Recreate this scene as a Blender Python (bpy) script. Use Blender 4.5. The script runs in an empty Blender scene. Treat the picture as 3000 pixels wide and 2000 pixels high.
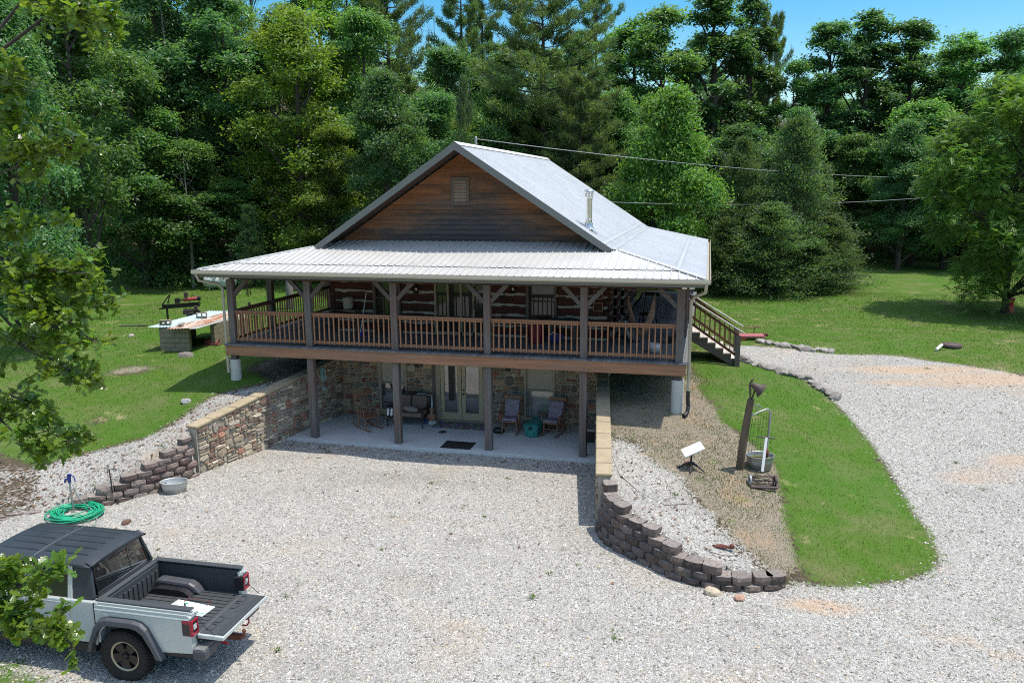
import bpy, bmesh, math, random
import numpy as np
from mathutils import Matrix, Vector
random.seed(7); RNG = np.random.default_rng(11)
scene = bpy.context.scene
COL = scene.collection
# ------------------------------------------------------------------ camera
CAM = np.array([14.987, -22.790, 8.0025]); YAW, PITCH, ROLL, FPX = -0.2385, 0.1881, -0.0068, 2355.4
PW, PH = 3000.0, 2000.0
def _basis():
    cy, sy, cp, sp = math.cos(YAW), math.sin(YAW), math.cos(PITCH), math.sin(PITCH)
    f = np.array([sy*cp, cy*cp, -sp]); r = np.array([cy, -sy, 0.0]); u = np.cross(r, f)
    cr, sr = math.cos(ROLL), math.sin(ROLL)
    return cr*r + sr*u, -sr*r + cr*u, f
CR, CU, CF = _basis()
cam_data = bpy.data.cameras.new('camera')
cam_data.sensor_fit = 'HORIZONTAL'; cam_data.sensor_width = 36.0
cam_data.lens = FPX/PW*36.0; cam_data.clip_start = 0.1; cam_data.clip_end = 2000
cam = bpy.data.objects.new('camera', cam_data); COL.objects.link(cam)
cam.matrix_world = Matrix(((CR[0], CU[0], -CF[0], CAM[0]), (CR[1], CU[1], -CF[1], CAM[1]), (CR[2], CU[2], -CF[2], CAM[2]), (0, 0, 0, 1)))
scene.camera = cam
# ------------------------------------------------------------------ light
SUNV = Vector((0.30, 0.087, 1.0)).normalized()
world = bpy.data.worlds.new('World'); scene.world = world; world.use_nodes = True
wn = world.node_tree; wn.nodes.clear()
sky = wn.nodes.new('ShaderNodeTexSky'); sky.sky_type = 'NISHITA'; sky.sun_disc = False
sky.sun_elevation = math.asin(SUNV.z); sky.sun_rotation = math.atan2(SUNV.x, SUNV.y)
sky.altitude = 200; sky.air_density = 1.25; sky.dust_density = 0.5; sky.ozone_density = 2.2
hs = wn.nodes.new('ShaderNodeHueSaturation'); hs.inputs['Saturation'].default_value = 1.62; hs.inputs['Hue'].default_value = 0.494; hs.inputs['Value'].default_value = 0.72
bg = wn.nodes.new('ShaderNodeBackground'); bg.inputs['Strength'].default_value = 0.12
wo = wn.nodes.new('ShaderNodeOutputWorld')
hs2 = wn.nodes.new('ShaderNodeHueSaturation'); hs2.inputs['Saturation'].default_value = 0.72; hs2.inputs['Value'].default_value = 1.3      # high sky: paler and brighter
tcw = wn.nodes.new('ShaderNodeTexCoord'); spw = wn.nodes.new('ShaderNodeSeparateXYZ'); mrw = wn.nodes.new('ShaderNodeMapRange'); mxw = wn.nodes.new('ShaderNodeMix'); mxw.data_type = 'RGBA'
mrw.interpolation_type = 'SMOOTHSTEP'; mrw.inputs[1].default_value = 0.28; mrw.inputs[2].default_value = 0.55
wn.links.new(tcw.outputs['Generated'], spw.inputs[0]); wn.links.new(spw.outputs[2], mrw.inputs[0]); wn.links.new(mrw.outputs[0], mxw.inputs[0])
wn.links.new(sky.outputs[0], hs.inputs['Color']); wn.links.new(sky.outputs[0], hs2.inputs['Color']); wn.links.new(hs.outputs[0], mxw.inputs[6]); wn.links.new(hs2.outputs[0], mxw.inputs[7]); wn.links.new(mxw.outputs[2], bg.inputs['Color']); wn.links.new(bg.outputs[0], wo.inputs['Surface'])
sun_d = bpy.data.lights.new('sun', 'SUN'); sun_d.energy = 2.8; sun_d.angle = math.radians(0.5); sun_d.color = (1.0, 0.94, 0.84)
sun = bpy.data.objects.new('sun', sun_d); COL.objects.link(sun)
sun.rotation_euler = SUNV.to_track_quat('Z', 'Y').to_euler()
vs = scene.view_settings; vs.view_transform = 'Standard'; vs.look = 'None'; vs.exposure = 0.92; vs.gamma = 1.0
scene.cycles.max_bounces = 6; scene.cycles.diffuse_bounces = 4; scene.cycles.glossy_bounces = 3
scene.cycles.transmission_bounces = 4; scene.cycles.transparent_max_bounces = 6
scene.cycles.caustics_reflective = False; scene.cycles.caustics_refractive = False
scene.cycles.use_denoising = False; scene.cycles.pixel_filter_type = 'BLACKMAN_HARRIS'; scene.cycles.filter_width = 1.05
# ------------------------------------------------------------------ helpers
def ray(px, py): return CF + CR*((px-PW/2)/FPX) + CU*((PH/2-py)/FPX)
def at_depth(px, py, dep): return CAM + ray(px, py)*dep
def at_plane(px, py, ax, v):
    d = ray(px, py); return CAM + d*((v-CAM[ax])/d[ax])
S = 2352/3000.0
class MB:
    """collects geometry for one mesh"""
    def __init__(s): s.V = []; s.F = []; s.C = []; s.M = Matrix.Identity(4); s.c = (1, 1, 1, 1); s.sm = []
    def add(s, verts, faces, c=None, smooth=False):
        n = len(s.V); c = c or s.c
        for v in verts: s.V.append(tuple(s.M @ Vector(v))); s.C.append(c)
        for f in faces: s.F.append(tuple(i+n for i in f)); s.sm.append(smooth)
        return s
    def box(s, a, b, c=None):
        x0, y0, z0 = a; x1, y1, z1 = b
        return s.add([(x0,y0,z0),(x1,y0,z0),(x1,y1,z0),(x0,y1,z0),(x0,y0,z1),(x1,y0,z1),(x1,y1,z1),(x0,y1,z1)],
              [(0,3,2,1),(4,5,6,7),(0,1,5,4),(1,2,6,5),(2,3,7,6),(3,0,4,7)], c)
    def beam(s, p, q, w, h, up=(0,0,1), c=None):
        p = Vector(p); q = Vector(q); d = (q-p).normalized(); u = Vector(up)
        r = d.cross(u)
        if r.length < 1e-4: r = d.cross(Vector((0,1,0)))
        r.normalize(); u = r.cross(d); r *= w/2; u *= h/2
        return s.add([p-r-u, p+r-u, p+r+u, p-r+u, q-r-u, q+r-u, q+r+u, q-r+u],
              [(0,1,2,3),(7,6,5,4),(0,4,5,1),(1,5,6,2),(2,6,7,3),(3,7,4,0)], c)
    def tube(s, pts, r, n=8, c=None, cap=True):
        pts = [Vector(p) for p in pts]; rs = r if isinstance(r, (list, tuple)) else [r]*len(pts)
        V = []; F = []; prev = None
        for i, p in enumerate(pts):
            d = (pts[min(i+1, len(pts)-1)] - pts[max(i-1, 0)]).normalized()
            if prev is None:
                a = d.cross(Vector((0,0,1)));  a = d.cross(Vector((0,1,0))) if a.length < 1e-3 else a
            else: a = prev - d*prev.dot(d)
            a.normalize(); prev = a; b = d.cross(a)
            for k in range(n):
                t = 2*math.pi*k/n; V.append(p + (a*math.cos(t)+b*math.sin(t))*rs[i])
        for i in range(len(pts)-1):
            for k in range(n):
                k2 = (k+1) % n; F.append((i*n+k, i*n+k2, (i+1)*n+k2, (i+1)*n+k))
        s.add(V, F, c, True)
        if cap: s.add([V[k] for k in range(n)], [tuple(range(n-1,-1,-1))], c); s.add(V[-n:], [tuple(range(n))], c)
        return s
    def cyl(s, p, q, r0, r1=None, n=16, c=None): return s.tube([p, q], [r0, r0 if r1 is None else r1], n, c)
    def lathe(s, prof, n=24, c=None, smooth=True, sy=1.0):
        V = []; F = []; m = len(prof)
        for k in range(n):
            t = 2*math.pi*k/n
            for (r, z) in prof: V.append((r*math.cos(t), r*math.sin(t)*sy, z))
        for k in range(n):
            k2 = (k+1) % n
            for i in range(m-1): F.append((k*m+i, k2*m+i, k2*m+i+1, k*m+i+1))
        return s.add(V, F, c, smooth)
    def prism(s, poly, axis, a, b, c=None):
        """polygon in the two other axes (ordered x,y / x,z / y,z), extruded along axis from a to b"""
        def P(u, v, w): return {'x': (w, u, v), 'y': (u, w, v), 'z': (u, v, w)}[axis]
        n = len(poly); V = [P(u, v, a) for u, v in poly] + [P(u, v, b) for u, v in poly]
        F = [tuple(range(n)), tuple(range(2*n-1, n-1, -1))] + [(i, i+n, (i+1) % n + n, (i+1) % n) for i in range(n)]
        return s.add(V, F, c)
    def sphere(s, ctr, rx, ry=None, rz=None, n=12, m=8, c=None):
        ry = ry or rx; rz = rz or rx; V = []; F = []
        for i in range(m+1):
            ph = math.pi*i/m
            for k in range(n):
                t = 2*math.pi*k/n
                V.append((ctr[0]+rx*math.sin(ph)*math.cos(t), ctr[1]+ry*math.sin(ph)*math.sin(t), ctr[2]+rz*math.cos(ph)))
        for i in range(m):
            for k in range(n): F.append((i*n+k, (i+1)*n+k, (i+1)*n+(k+1) % n, i*n+(k+1) % n))
        return s.add(V, F, c, True)
    def mesh(s, name):
        me = bpy.data.meshes.new(name); me.from_pydata(s.V, [], s.F)
        me.polygons.foreach_set('use_smooth', s.sm)
        a = me.color_attributes.new('tint', 'FLOAT_COLOR', 'POINT')
        a.data.foreach_set('color', np.array(s.C, dtype=np.float32).ravel()); me.update()
        bm = bmesh.new(); bm.from_mesh(me); bmesh.ops.recalc_face_normals(bm, faces=bm.faces); bm.to_mesh(me); bm.free()
        return me
    def obj(s, name, mat, parent=None, bevel=0, **kw): return link(name, s.mesh(name), mat, parent, bevel, **kw)
def link(name, me, mat, parent=None, bevel=0, world_space=False, label=None):
    o = bpy.data.objects.new(name, me); COL.objects.link(o)
    if mat is not None and not me.materials: me.materials.append(mat)
    if parent is not None:
        o.parent = parent
        if world_space: o.matrix_parent_inverse = root_inv(parent)
    if bevel:
        b = o.modifiers.new('bevel', 'BEVEL'); b.width = bevel; b.segments = 2; b.limit_method = 'ANGLE'; b.angle_limit = math.radians(40)
    if label: o['label'] = label
    return o
def root_inv(p):
    return Matrix.LocRotScale(p.location, p.rotation_euler, p.scale).inverted() if p.parent is None else Matrix.Identity(4)
def tag(o, label=None, cat=None, group=None, kind=None):
    if label: o['label'] = label
    if cat: o['category'] = cat
    if group: o['group'] = group
    if kind: o['kind'] = kind
    return o
def thing(name, label, cat, loc=(0,0,0), rz=0, group=None):
    o = bpy.data.objects.new(name, None); COL.objects.link(o); o.location = tuple(float(v) for v in loc); o.rotation_euler = (0, 0, rz)
    o.empty_display_size = 0.2
    return tag(o, label, cat, group)
def dup(o, parent=None):
    c = o.copy(); COL.objects.link(c)
    if parent is not None: c.parent = parent
    for ch in o.children: dup(ch, c)
    return c
def soup(name, V, F4, mat, tint=None, smooth=False, parent=None):
    """big numpy mesh; F4 (n,k) int array of equal-size faces"""
    me = bpy.data.meshes.new(name); n = len(V); m, k = F4.shape
    me.vertices.add(n); me.vertices.foreach_set('co', np.ascontiguousarray(V, dtype=np.float32).ravel())
    me.loops.add(m*k); me.loops.foreach_set('vertex_index', np.ascontiguousarray(F4, dtype=np.int32).ravel())
    me.polygons.add(m); me.polygons.foreach_set('loop_start', np.arange(0, m*k, k, dtype=np.int32))
    me.polygons.foreach_set('use_smooth', np.full(m, smooth))
    me.update(calc_edges=True)
    if tint is not None:
        a = me.color_attributes.new('tint', 'FLOAT_COLOR', 'POINT'); a.data.foreach_set('color', np.ascontiguousarray(tint, dtype=np.float32).ravel())
    if mat is not None: me.materials.append(mat)
    return me
# ------------------------------------------------------------------ materials
class NT:
    def __init__(s, name):
        s.m = bpy.data.materials.new(name); s.m.use_nodes = True; s.t = s.m.node_tree; s.t.nodes.clear()
        s.out = s.n('OutputMaterial'); s.b = s.n('BsdfPrincipled'); s.l(s.b.outputs[0], s.out.inputs['Surface'])
    def n(s, k, **kw):
        q = s.t.nodes.new('ShaderNode'+k)
        for a, v in kw.items(): setattr(q, a, v)
        return q
    def l(s, a, b): s.t.links.new(a, b)
    def co(s, which='Object', scale=(1,1,1), rot=(0,0,0)):
        t = s.n('TexCoord'); mp = s.n('Mapping'); mp.inputs['Scale'].default_value = scale; mp.inputs['Rotation'].default_value = rot
        s.l(t.outputs[which], mp.inputs['Vector']); return mp.outputs[0]
    def noise(s, v, scale, detail=4, rough=0.55, dist=0.0):
        q = s.n('TexNoise'); q.inputs['Scale'].default_value = scale; q.inputs['Detail'].default_value = detail
        q.inputs['Roughness'].default_value = rough; q.inputs['Distortion'].default_value = dist
        s.l(v, q.inputs['Vector']); return q.outputs['Fac']
    def ramp(s, f, stops, interp='LINEAR'):
        q = s.n('ValToRGB'); e = q.color_ramp.elements; q.color_ramp.interpolation = interp
        while len(e) > 1: e.remove(e[-1])
        for i, (p, c) in enumerate(stops):
            x = e[0] if i == 0 else e.new(p); x.position = p; x.color = tuple(c)+(1,) if len(c) == 3 else c
        s.l(f, q.inputs['Fac']); return q.outputs['Color']
    def mix(s, f, a, b, mode='MIX'):
        q = s.n('Mix', data_type='RGBA', blend_type=mode); q.clamp_result = False
        for v, i in ((f, 0), (a, 6), (b, 7)):
            if hasattr(v, 'is_output'): s.l(v, q.inputs[i])
            elif i == 0: q.inputs[0].default_value = v
            else: q.inputs[i].default_value = tuple(v)+(1,) if len(v) == 3 else v
        return q.outputs[2]
    def math(s, op, a, b=0.0, cl=False):
        q = s.n('Math', operation=op); q.use_clamp = cl
        for i, v in enumerate((a, b)):
            if hasattr(v, 'is_output'): s.l(v, q.inputs[i])
            else: q.inputs[i].default_value = v
        return q.outputs[0]
    def rng(s, v, a, b, c=0.0, d=1.0, smooth=False):
        q = s.n('MapRange'); q.interpolation_type = 'SMOOTHSTEP' if smooth else 'LINEAR'
        s.l(v, q.inputs[0])
        for i, x in enumerate((a, b, c, d)): q.inputs[i+1].default_value = x
        return q.outputs[0]
    def bump(s, h, strength=0.3, dist=0.02):
        q = s.n('Bump'); q.inputs['Strength'].default_value = strength; q.inputs['Distance'].default_value = dist
        s.l(h, q.inputs['Height']); s.l(q.outputs[0], s.b.inputs['Normal']); return q
    def attr(s, nm): q = s.n('Attribute'); q.attribute_name = nm; return q
    def set(s, color=None, rough=None, metal=None, spec=None):
        for v, k in ((color, 'Base Color'), (rough, 'Roughness'), (metal, 'Metallic'), (spec, 'Specular IOR Level')):
            if v is None: continue
            if hasattr(v, 'is_output'): s.l(v, s.b.inputs[k])
            else: s.b.inputs[k].default_value = (tuple(v)+(1,) if len(v) == 3 else v) if k == 'Base Color' else v
        return s.m
def plain(name, c, rough=0.5, metal=0.0, var=0.15, scale=6.0, spec=0.5, bump=0.0):
    n = NT(name); v = n.co(); f = n.noise(v, scale, 5)
    col = n.mix(f, tuple(x*(1-var) for x in c), tuple(min(1, x*(1+var)) for x in c))
    rr = n.rng(f, 0.3, 0.7, max(0.02, rough-0.08), min(1, rough+0.08))
    if bump: n.bump(n.noise(v, scale*6, 4), bump, 0.01)
    return n.set(col, rr, metal, spec)
def wood(name, a, b, dark, axis=0, grain=14, wear=0.5, rough=0.8):
    """a/b two tones along the grain, dark = weathered streaks"""
    n = NT(name); sc = [grain]*3; sc[axis] = 0.7
    v = n.co('Object', tuple(sc)); f = n.noise(v, 1.0, 6, 0.6, 0.3)
    col = n.mix(n.rng(f, 0.35, 0.65), a, b)
    sc2 = [2.2]*3; sc2[axis] = 0.5; g = n.noise(n.co('Object', tuple(sc2)), 1.0, 5, 0.6)
    col = n.mix(n.math('MULTIPLY', n.rng(g, 0.42, 0.62), wear), col, dark)
    t = n.attr('tint'); col = n.mix(1.0, col, t.outputs['Color'], 'MULTIPLY')
    n.bump(f, 0.35, 0.006); return n.set(col, rough, 0, 0.3)
def tinted(name, rough=0.8, var=0.3, scale=12, bump=0.4, bd=0.02, spec=0.3, metal=0):
    n = NT(name); v = n.co(); f = n.noise(v, scale, 6, 0.6); t = n.attr('tint')
    col = n.mix(1.0, t.outputs['Color'], n.ramp(f, [(0.25, (1-var,)*3), (0.75, (1+var,)*3)]), 'MULTIPLY')
    n.bump(n.noise(v, scale*2.5, 5, 0.65), bump, bd); return n.set(col, rough, metal, spec)
def leafmat(name, base, rough=0.42, trans=0.35, spec=0.5):
    n = NT(name); t = n.attr('tint'); oi = n.n('ObjectInfo')
    hsv = n.n('HueSaturation'); n.l(n.mix(1.0, base, t.outputs['Color'], 'MULTIPLY'), hsv.inputs['Color'])
    n.l(n.rng(oi.outputs['Random'], 0, 1, 0.488, 0.512), hsv.inputs['Hue']); n.l(n.rng(oi.outputs['Random'], 0, 1, 0.8, 1.2), hsv.inputs['Value'])
    col = hsv.outputs[0]; n.set(col, rough, 0, spec)
    tr = n.n('BsdfTranslucent'); n.l(n.mix(1.0, col, (1.5, 1.45, 0.6, 1), 'MULTIPLY'), tr.inputs['Color'])
    mx = n.n('MixShader'); mx.inputs[0].default_value = trans
    n.l(n.b.outputs[0], mx.inputs[1]); n.l(tr.outputs[0], mx.inputs[2]); n.l(mx.outputs[0], n.out.inputs['Surface']); return n.m
def glassy(name, c, refl=0.25, rough=0.02):
    n = NT(name); gl = n.n('BsdfGlossy'); gl.inputs['Roughness'].default_value = rough
    v = n.co(); n.set(n.mix(n.noise(v, 1.5, 2), tuple(x*0.8 for x in c), c), 0.3, 0, 0.3)
    fr = n.n('LayerWeight'); fr.inputs['Blend'].default_value = 0.25
    mx = n.n('MixShader'); n.l(n.rng(fr.outputs['Fresnel'], 0, 1, refl, 1.0), mx.inputs[0])
    n.l(n.b.outputs[0], mx.inputs[1]); n.l(gl.outputs[0], mx.inputs[2]); n.l(mx.outputs[0], n.out.inputs['Surface']); return n.m
M = {}
M['grey_wood_x'] = wood('weathered_timber_x', (.085,.08,.075), (.14,.125,.115), (.10,.06,.045), 0, 16, .5)
M['grey_wood_z'] = wood('weathered_timber_z', (.10,.095,.09), (.165,.15,.14), (.16,.085,.06), 2, 16, .55)
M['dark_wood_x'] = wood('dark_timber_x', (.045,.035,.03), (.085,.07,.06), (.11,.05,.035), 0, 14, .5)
M['deck_wood'] = wood('grey_deck_boards', (.13,.135,.14), (.19,.195,.20), (.10,.10,.10), 1, 16, .3)
M['orange_x'] = wood('cedar_stained_x', (.27,.125,.07), (.36,.19,.11), (.22,.14,.10), 0, 12, .6)
M['orange_z'] = wood('cedar_stained_z', (.30,.14,.075), (.41,.22,.125), (.19,.09,.05), 2, 18, .45)
M['orange_y'] = wood('cedar_stained_y', (.14,.06,.035), (.20,.09,.05), (.10,.05,.04), 1, 12, .6)
M['chair_wood'] = wood('chair_wood', (.24,.12,.07), (.34,.19,.12), (.14,.07,.045), 2, 18, .4, .5)
M['log'] = wood('stained_log', (.055,.016,.012), (.10,.028,.02), (.03,.015,.012), 0, 8, .5, .7)
M['log_y'] = wood('stained_log_y', (.055,.016,.012), (.10,.028,.02), (.03,.015,.012), 1, 8, .5, .7)
M['chink'] = plain('chinking', (.40,.38,.345), .9, 0, .12, 5)
M['stair_wood'] = wood('sunbleached_treads', (.42,.38,.34), (.55,.51,.46), (.30,.25,.22), 1, 14, .4)
# lap siding of the gable: orange where the rake shelters it, blackened in the middle
n = NT('gable_siding'); v = n.co('Object', (0.6, 1, 16)); f = n.noise(v, 1.0, 6, .6, .4)
base = n.mix(n.rng(f, .35, .65), (.22,.085,.035), (.35,.15,.065))
sep = n.n('SeparateXYZ'); n.l(n.co('Object'), sep.inputs[0])
cx = n.math('ABSOLUTE', n.math('SUBTRACT', sep.outputs[0], 7.5)); hz = n.math('SUBTRACT', 9.3, sep.outputs[2])
edge = n.math('SUBTRACT', n.math('MULTIPLY', hz, 1.5), cx)      # distance inside the rake
stain = n.math('ADD', n.math('MULTIPLY', edge, .17), n.math('MULTIPLY', hz, .15))
blot = n.noise(n.co('Object', (.5, 1, 2.2)), 1.0, 5, .65)
blot2 = n.noise(n.co('Object', (1.2, 1, 12)), 1.0, 4, .6)
w = n.math('ADD', n.math('ADD', n.math('ADD', stain, .22), n.math('MULTIPLY', n.math('SUBTRACT', blot, .5), 1.6)), n.math('MULTIPLY', n.math('SUBTRACT', blot2, .5), .9))
col = n.mix(n.rng(w, .35, .85), base, n.mix(f, (.10,.06,.04), (.17,.115,.085)))
col = n.mix(n.rng(w, .75, 1.15), col, n.mix(f, (.035,.033,.036), (.085,.078,.078)))
col = n.mix(1.0, col, n.attr('tint').outputs['Color'], 'MULTIPLY'); n.bump(f, .4, .006); M['siding'] = n.set(col, .85, 0, .25)
# galvanised ribbed roof
n = NT('galvalume_roof'); v = n.co(); f = n.noise(v, .8, 5, .6); g = n.noise(n.co('Object', (5, 5, 1)), 1.5, 4)
col = n.mix(f, (.66,.66,.65), (.78,.775,.76)); col = n.mix(n.rng(g, .5, .75, 0, .35), col, (.46,.45,.43)); M['roof'] = n.set(col, n.rng(f, .3, .7, .38, .5), .15, .5)
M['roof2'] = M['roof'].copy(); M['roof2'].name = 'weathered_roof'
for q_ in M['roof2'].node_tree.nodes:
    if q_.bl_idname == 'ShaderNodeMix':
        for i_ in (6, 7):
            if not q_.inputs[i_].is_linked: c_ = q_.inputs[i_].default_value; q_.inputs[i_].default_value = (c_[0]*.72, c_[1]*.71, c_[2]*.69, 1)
M['fascia'] = plain('tan_trim', (.15,.157,.145), .55, 0, .06, 3)
M['gutter'] = plain('tan_gutter', (.42,.37,.28), .45, 0, .06, 3)
M['frame_tan'] = plain('tan_window_frame', (.33,.27,.20), .5, 0, .08, 4)
M['door_tan'] = plain('tan_door_paint', (.44,.36,.235), .45, 0, .06, 3)
M['flash'] = plain('flashing_metal', (.38,.42,.425), .45, .1, .15, 4)
M['chrome'] = plain('bright_steel', (.50,.52,.52), .22, .8, .05, 8)
M['galv'] = plain('galvanised_steel', (.33,.345,.34), .42, .55, .25, 9)
M['stone'] = tinted('field_stone', .85, .32, 9, .6, .03)
M['mortar'] = plain('mortar', (.42,.375,.30), .95, 0, .2, 12, .2, .3)
M['cap'] = plain('cast_cap_stone', (.34,.275,.18), .85, 0, .32, 4, .3, .45)
M['block'] = tinted('split_face_block', .95, .42, 14, .8, .05)
M['concrete'] = plain('concrete', (.50,.51,.50), .8, 0, .18, 1.6, .3, .1)
M['pier'] = plain('concrete_pier', (.50,.49,.45), .85, 0, .2, 2.5, .3, .15)
M['cinder'] = plain('cinder_block', (.23,.20,.14), .95, 0, .3, 5, .2, .4)
M['glass'] = glassy('window_glass', (.035,.04,.036), .22)
M['blind'] = glassy('screened_glass', (.21,.22,.20), .16, .06)
M['glass_up'] = glassy('porch_window_glass', (.008,.010,.008), .035)
M['white'] = plain('white_plastic', (.80,.80,.80), .35, 0, .03)
M['black'] = plain('black_plastic', (.012,.012,.014), .45, 0, .2)
M['black_metal'] = plain('black_metal', (.02,.019,.018), .5, .3, .2)
M['rubber'] = plain('rubber', (.022,.021,.020), .85, 0, .25, 20, .3, .2)
M['rust'] = plain('rusty_iron', (.16,.06,.045), .85, .1, .5, 9, .3, .4)
M['brown_iron'] = plain('brown_iron', (.09,.065,.06), .7, .3, .4, 8)
M['red'] = plain('faded_red_paint', (.36,.05,.045), .5, 0, .25, 8)
M['bark'] = wood('bark', (.055,.045,.038), (.10,.085,.07), (.03,.026,.022), 2, 9, .6, .95)
M['bark_pale'] = wood('pale_bark', (.15,.135,.12), (.24,.22,.20), (.09,.08,.07), 2, 9, .4, .95)
M['oak_leaf'] = leafmat('oak_leaf', (.135,.25,.035), .28, .5, .6)
M['leaf'] = leafmat('broad_leaf', (.118,.24,.082), .40, .55)
M['leaf_dark'] = leafmat('dark_leaf', (.095,.205,.084), .38, .54)
M['leaf_yellow'] = leafmat('yellow_green_leaf', (.155,.255,.044), .45, .54)
M['leaf_bright'] = leafmat('walnut_leaf', (.13,.26,.05), .5, .44)
M['needle'] = leafmat('pine_needle', (.12,.19,.07), .5, .42)
M['cedar'] = leafmat('cedar_spray', (.105,.18,.075), .55, .42)
M['shrub'] = leafmat('shrub_leaf', (.10,.20,.05), .5, .36)
M['grass'] = leafmat('grass_blade', (.072,.150,.016), .65, .28, .25)
# ---- ground: four zones (tint r grass, g gravel, b bare dirt, none = litter)
n = NT('ground'); v = n.co(); z = n.attr('zone'); sp = n.n('SeparateColor'); n.l(z.outputs['Color'], sp.inputs[0])
edge = n.math('ADD', n.math('MULTIPLY', n.math('SUBTRACT', n.noise(v, 1.7, 6, .7), .5), 1.0), n.math('MULTIPLY', n.math('SUBTRACT', n.noise(v, 14, 4), .5), 1.1))
vo = n.n('TexVoronoi'); vo.inputs['Scale'].default_value = 30; n.l(v, vo.inputs['Vector'])
ve = n.n('TexVoronoi', feature='DISTANCE_TO_EDGE'); ve.inputs['Scale'].default_value = 30; n.l(v, ve.inputs['Vector'])
bw = n.n('RGBToBW'); n.l(vo.outputs['Color'], bw.inputs[0])
chip = n.ramp(bw.outputs[0], [(.06, (.11,.104,.09)), (.26, (.34,.324,.29)), (.55, (.49,.472,.43)), (.9, (.68,.655,.60))])
chip = n.mix(n.rng(ve.outputs['Distance'], .0, .09, .62, 0), chip, (.13,.12,.105))
big = n.noise(v, .35, 5, .6); mid = n.noise(v, 1.3, 5, .65)
gravel = n.mix(n.rng(mid, .35, .7, 0, .45), chip, (.46,.44,.40)); 
gravel = n.mix(n.rng(big, .56, .72, 0, .32), gravel, (.50,.36,.22))
gravel = n.mix(n.rng(n.noise(n.co('Object', (.16,.36,.2), (0,0,.5)), 1.0, 4, .55), .54, .74, 0, .55), gravel, (.27,.255,.23))
zt = n.math('SUBTRACT', z.outputs['Alpha'], n.math('MULTIPLY', n.noise(v, 2.5, 5, .7), .5))
gravel = n.mix(n.rng(zt, .1, .6, 0, .6), gravel, (.60,.40,.24))
gn = n.noise(v, 26, 4, .7); gm = n.noise(v, .9, 5, .65); gl_ = n.noise(v, .18, 3)
grass = n.mix(n.rng(gn, .3, .7), (.045,.095,.009), (.09,.16,.022))
grass = n.mix(n.rng(gm, .45, .68, 0, .8), grass, (.15,.145,.065)); grass = n.mix(n.rng(gl_, .35, .65, 0, .45), grass, (.042,.13,.011))
grass = n.mix(n.rng(n.noise(v, .55, 6, .7), .60, .70, 0, .75), grass, (.33,.27,.15))
dn = n.noise(v, 30, 5, .75); dm = n.noise(v, 1.1, 5, .7)
dirt = n.mix(n.rng(dn, .3, .7), (.145,.12,.09), (.34,.29,.23)); dirt = n.mix(n.rng(dm, .52, .7, 0, .5), dirt, (.42,.26,.14))
dirt = n.mix(n.rng(n.noise(v, 2.3, 5, .7), .58, .68, 0, .6), dirt, (.15,.20,.05))
lit = n.mix(n.rng(n.noise(v, 14, 5, .75), .3, .7), (.045,.035,.025), (.125,.095,.065)); lit = n.mix(n.rng(dm, .5, .7, 0, .5), lit, (.06,.085,.02))
def zone(o): return n.rng(n.math('ADD', o, edge), .40, .60)
col = n.mix(zone(sp.outputs[2]), lit, dirt); col = n.mix(zone(sp.outputs[1]), col, gravel); col = n.mix(zone(sp.outputs[0]), col, grass)
hgt = n.math('ADD', n.math('MULTIPLY', ve.outputs['Distance'], 2.5), n.math('MULTIPLY', bw.outputs[0], .9))
hgt = n.mix(zone(sp.outputs[1]), n.math('MULTIPLY', dn, 1.0), hgt); hgt = n.mix(zone(sp.outputs[0]), hgt, n.math('MULTIPLY', gn, 1.2))
n.bump(hgt, .75, .03); M['ground'] = n.set(col, .95, 0, .15)
# ------------------------------------------------------------------ terrain
UP = np.array([(-.1,.1,1.91),(14.4,.1,1.63),(-5,4,2.0),(-10,8,2.0),(-15,20,2.2),(-25,22,2.7),(-3,-1,1.62),(-3,-5.6,.72),(0,-3,1.32),(-1,-6.9,.25),
 (1.1,-3.9,1.36),(1.9,-.5,1.72),(2.2,2,1.95),(12.9,-4.5,1.08),(12.4,0,1.62),(14,-6.2,.74),(15.2,-6.7,.45),(16.5,-6.8,.12),(16.0,-2.6,1.0),(14.78,-3,1.02),
 (15.35,1.2,1.75),(16.1,-.6,1.42),(16.86,-4.9,.55),(17.2,-6.6,.02),(20,-4.9,.02),(20.1,-2,.3),(19.6,1.,.85),(19,4.5,1.35),(17.6,7.3,1.78),(16.2,8.6,1.93),
 (25,6,1.85),(25,0,.95),(25,-6,.1),(32,-6,.3),(32,2,1.3),(27.5,13.5,2.1),(23,16,2.15),(15.4,22,2.1),(27,48,2.5),(31,50,2.5),(42,30,2.6),(60,10,2.2),(60,-20,.5),
 (7,10,2.05),(7,20,2.2),(0,14,2.1),(0,25,2.7),(-8,28,3.6),(-20,30,4.2),(8,33,3.8),(-35,30,5.5),(-10,60,12),(-40,60,13),(12,65,8),(30,75,5),(-40,100,22),(10,110,15),(50,80,4),(50,120,8),
 (-18,5,2.2),(-20,-8,1.2),(-40,0,3),(-8,-9,.4),(-3,-12,.2),(0,-16,.1),(8,-20,0),(20,-14,0),(10,-30,0),(35,-30,0),(-20,-30,.3),(-100,60,24),(-100,0,10),(140,80,8),(140,0,4),(60,160,16),(-40,160,30),(140,160,12)], float)
LO = np.array([(2.4,2.8,.02),(11.7,2.8,.02),(2.0,0,.02),(12,0,.0),(1.3,-3.8,.13),(1,-5,.12),(.2,-6.8,.12),(-1,-7.2,.15),(-3,-12,.18),(0,-16,.1),(6,-12,.1),(8,-20,0),(12.7,-5,0),(14.7,-7.2,0),(16.6,-6.9,.02),(17.2,-6.6,.02),(20,-14,0),(7,-5,0),(10,-30,0),(35,-30,0),(-20,-30,.3),(4,-10,.1)], float)
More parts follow.
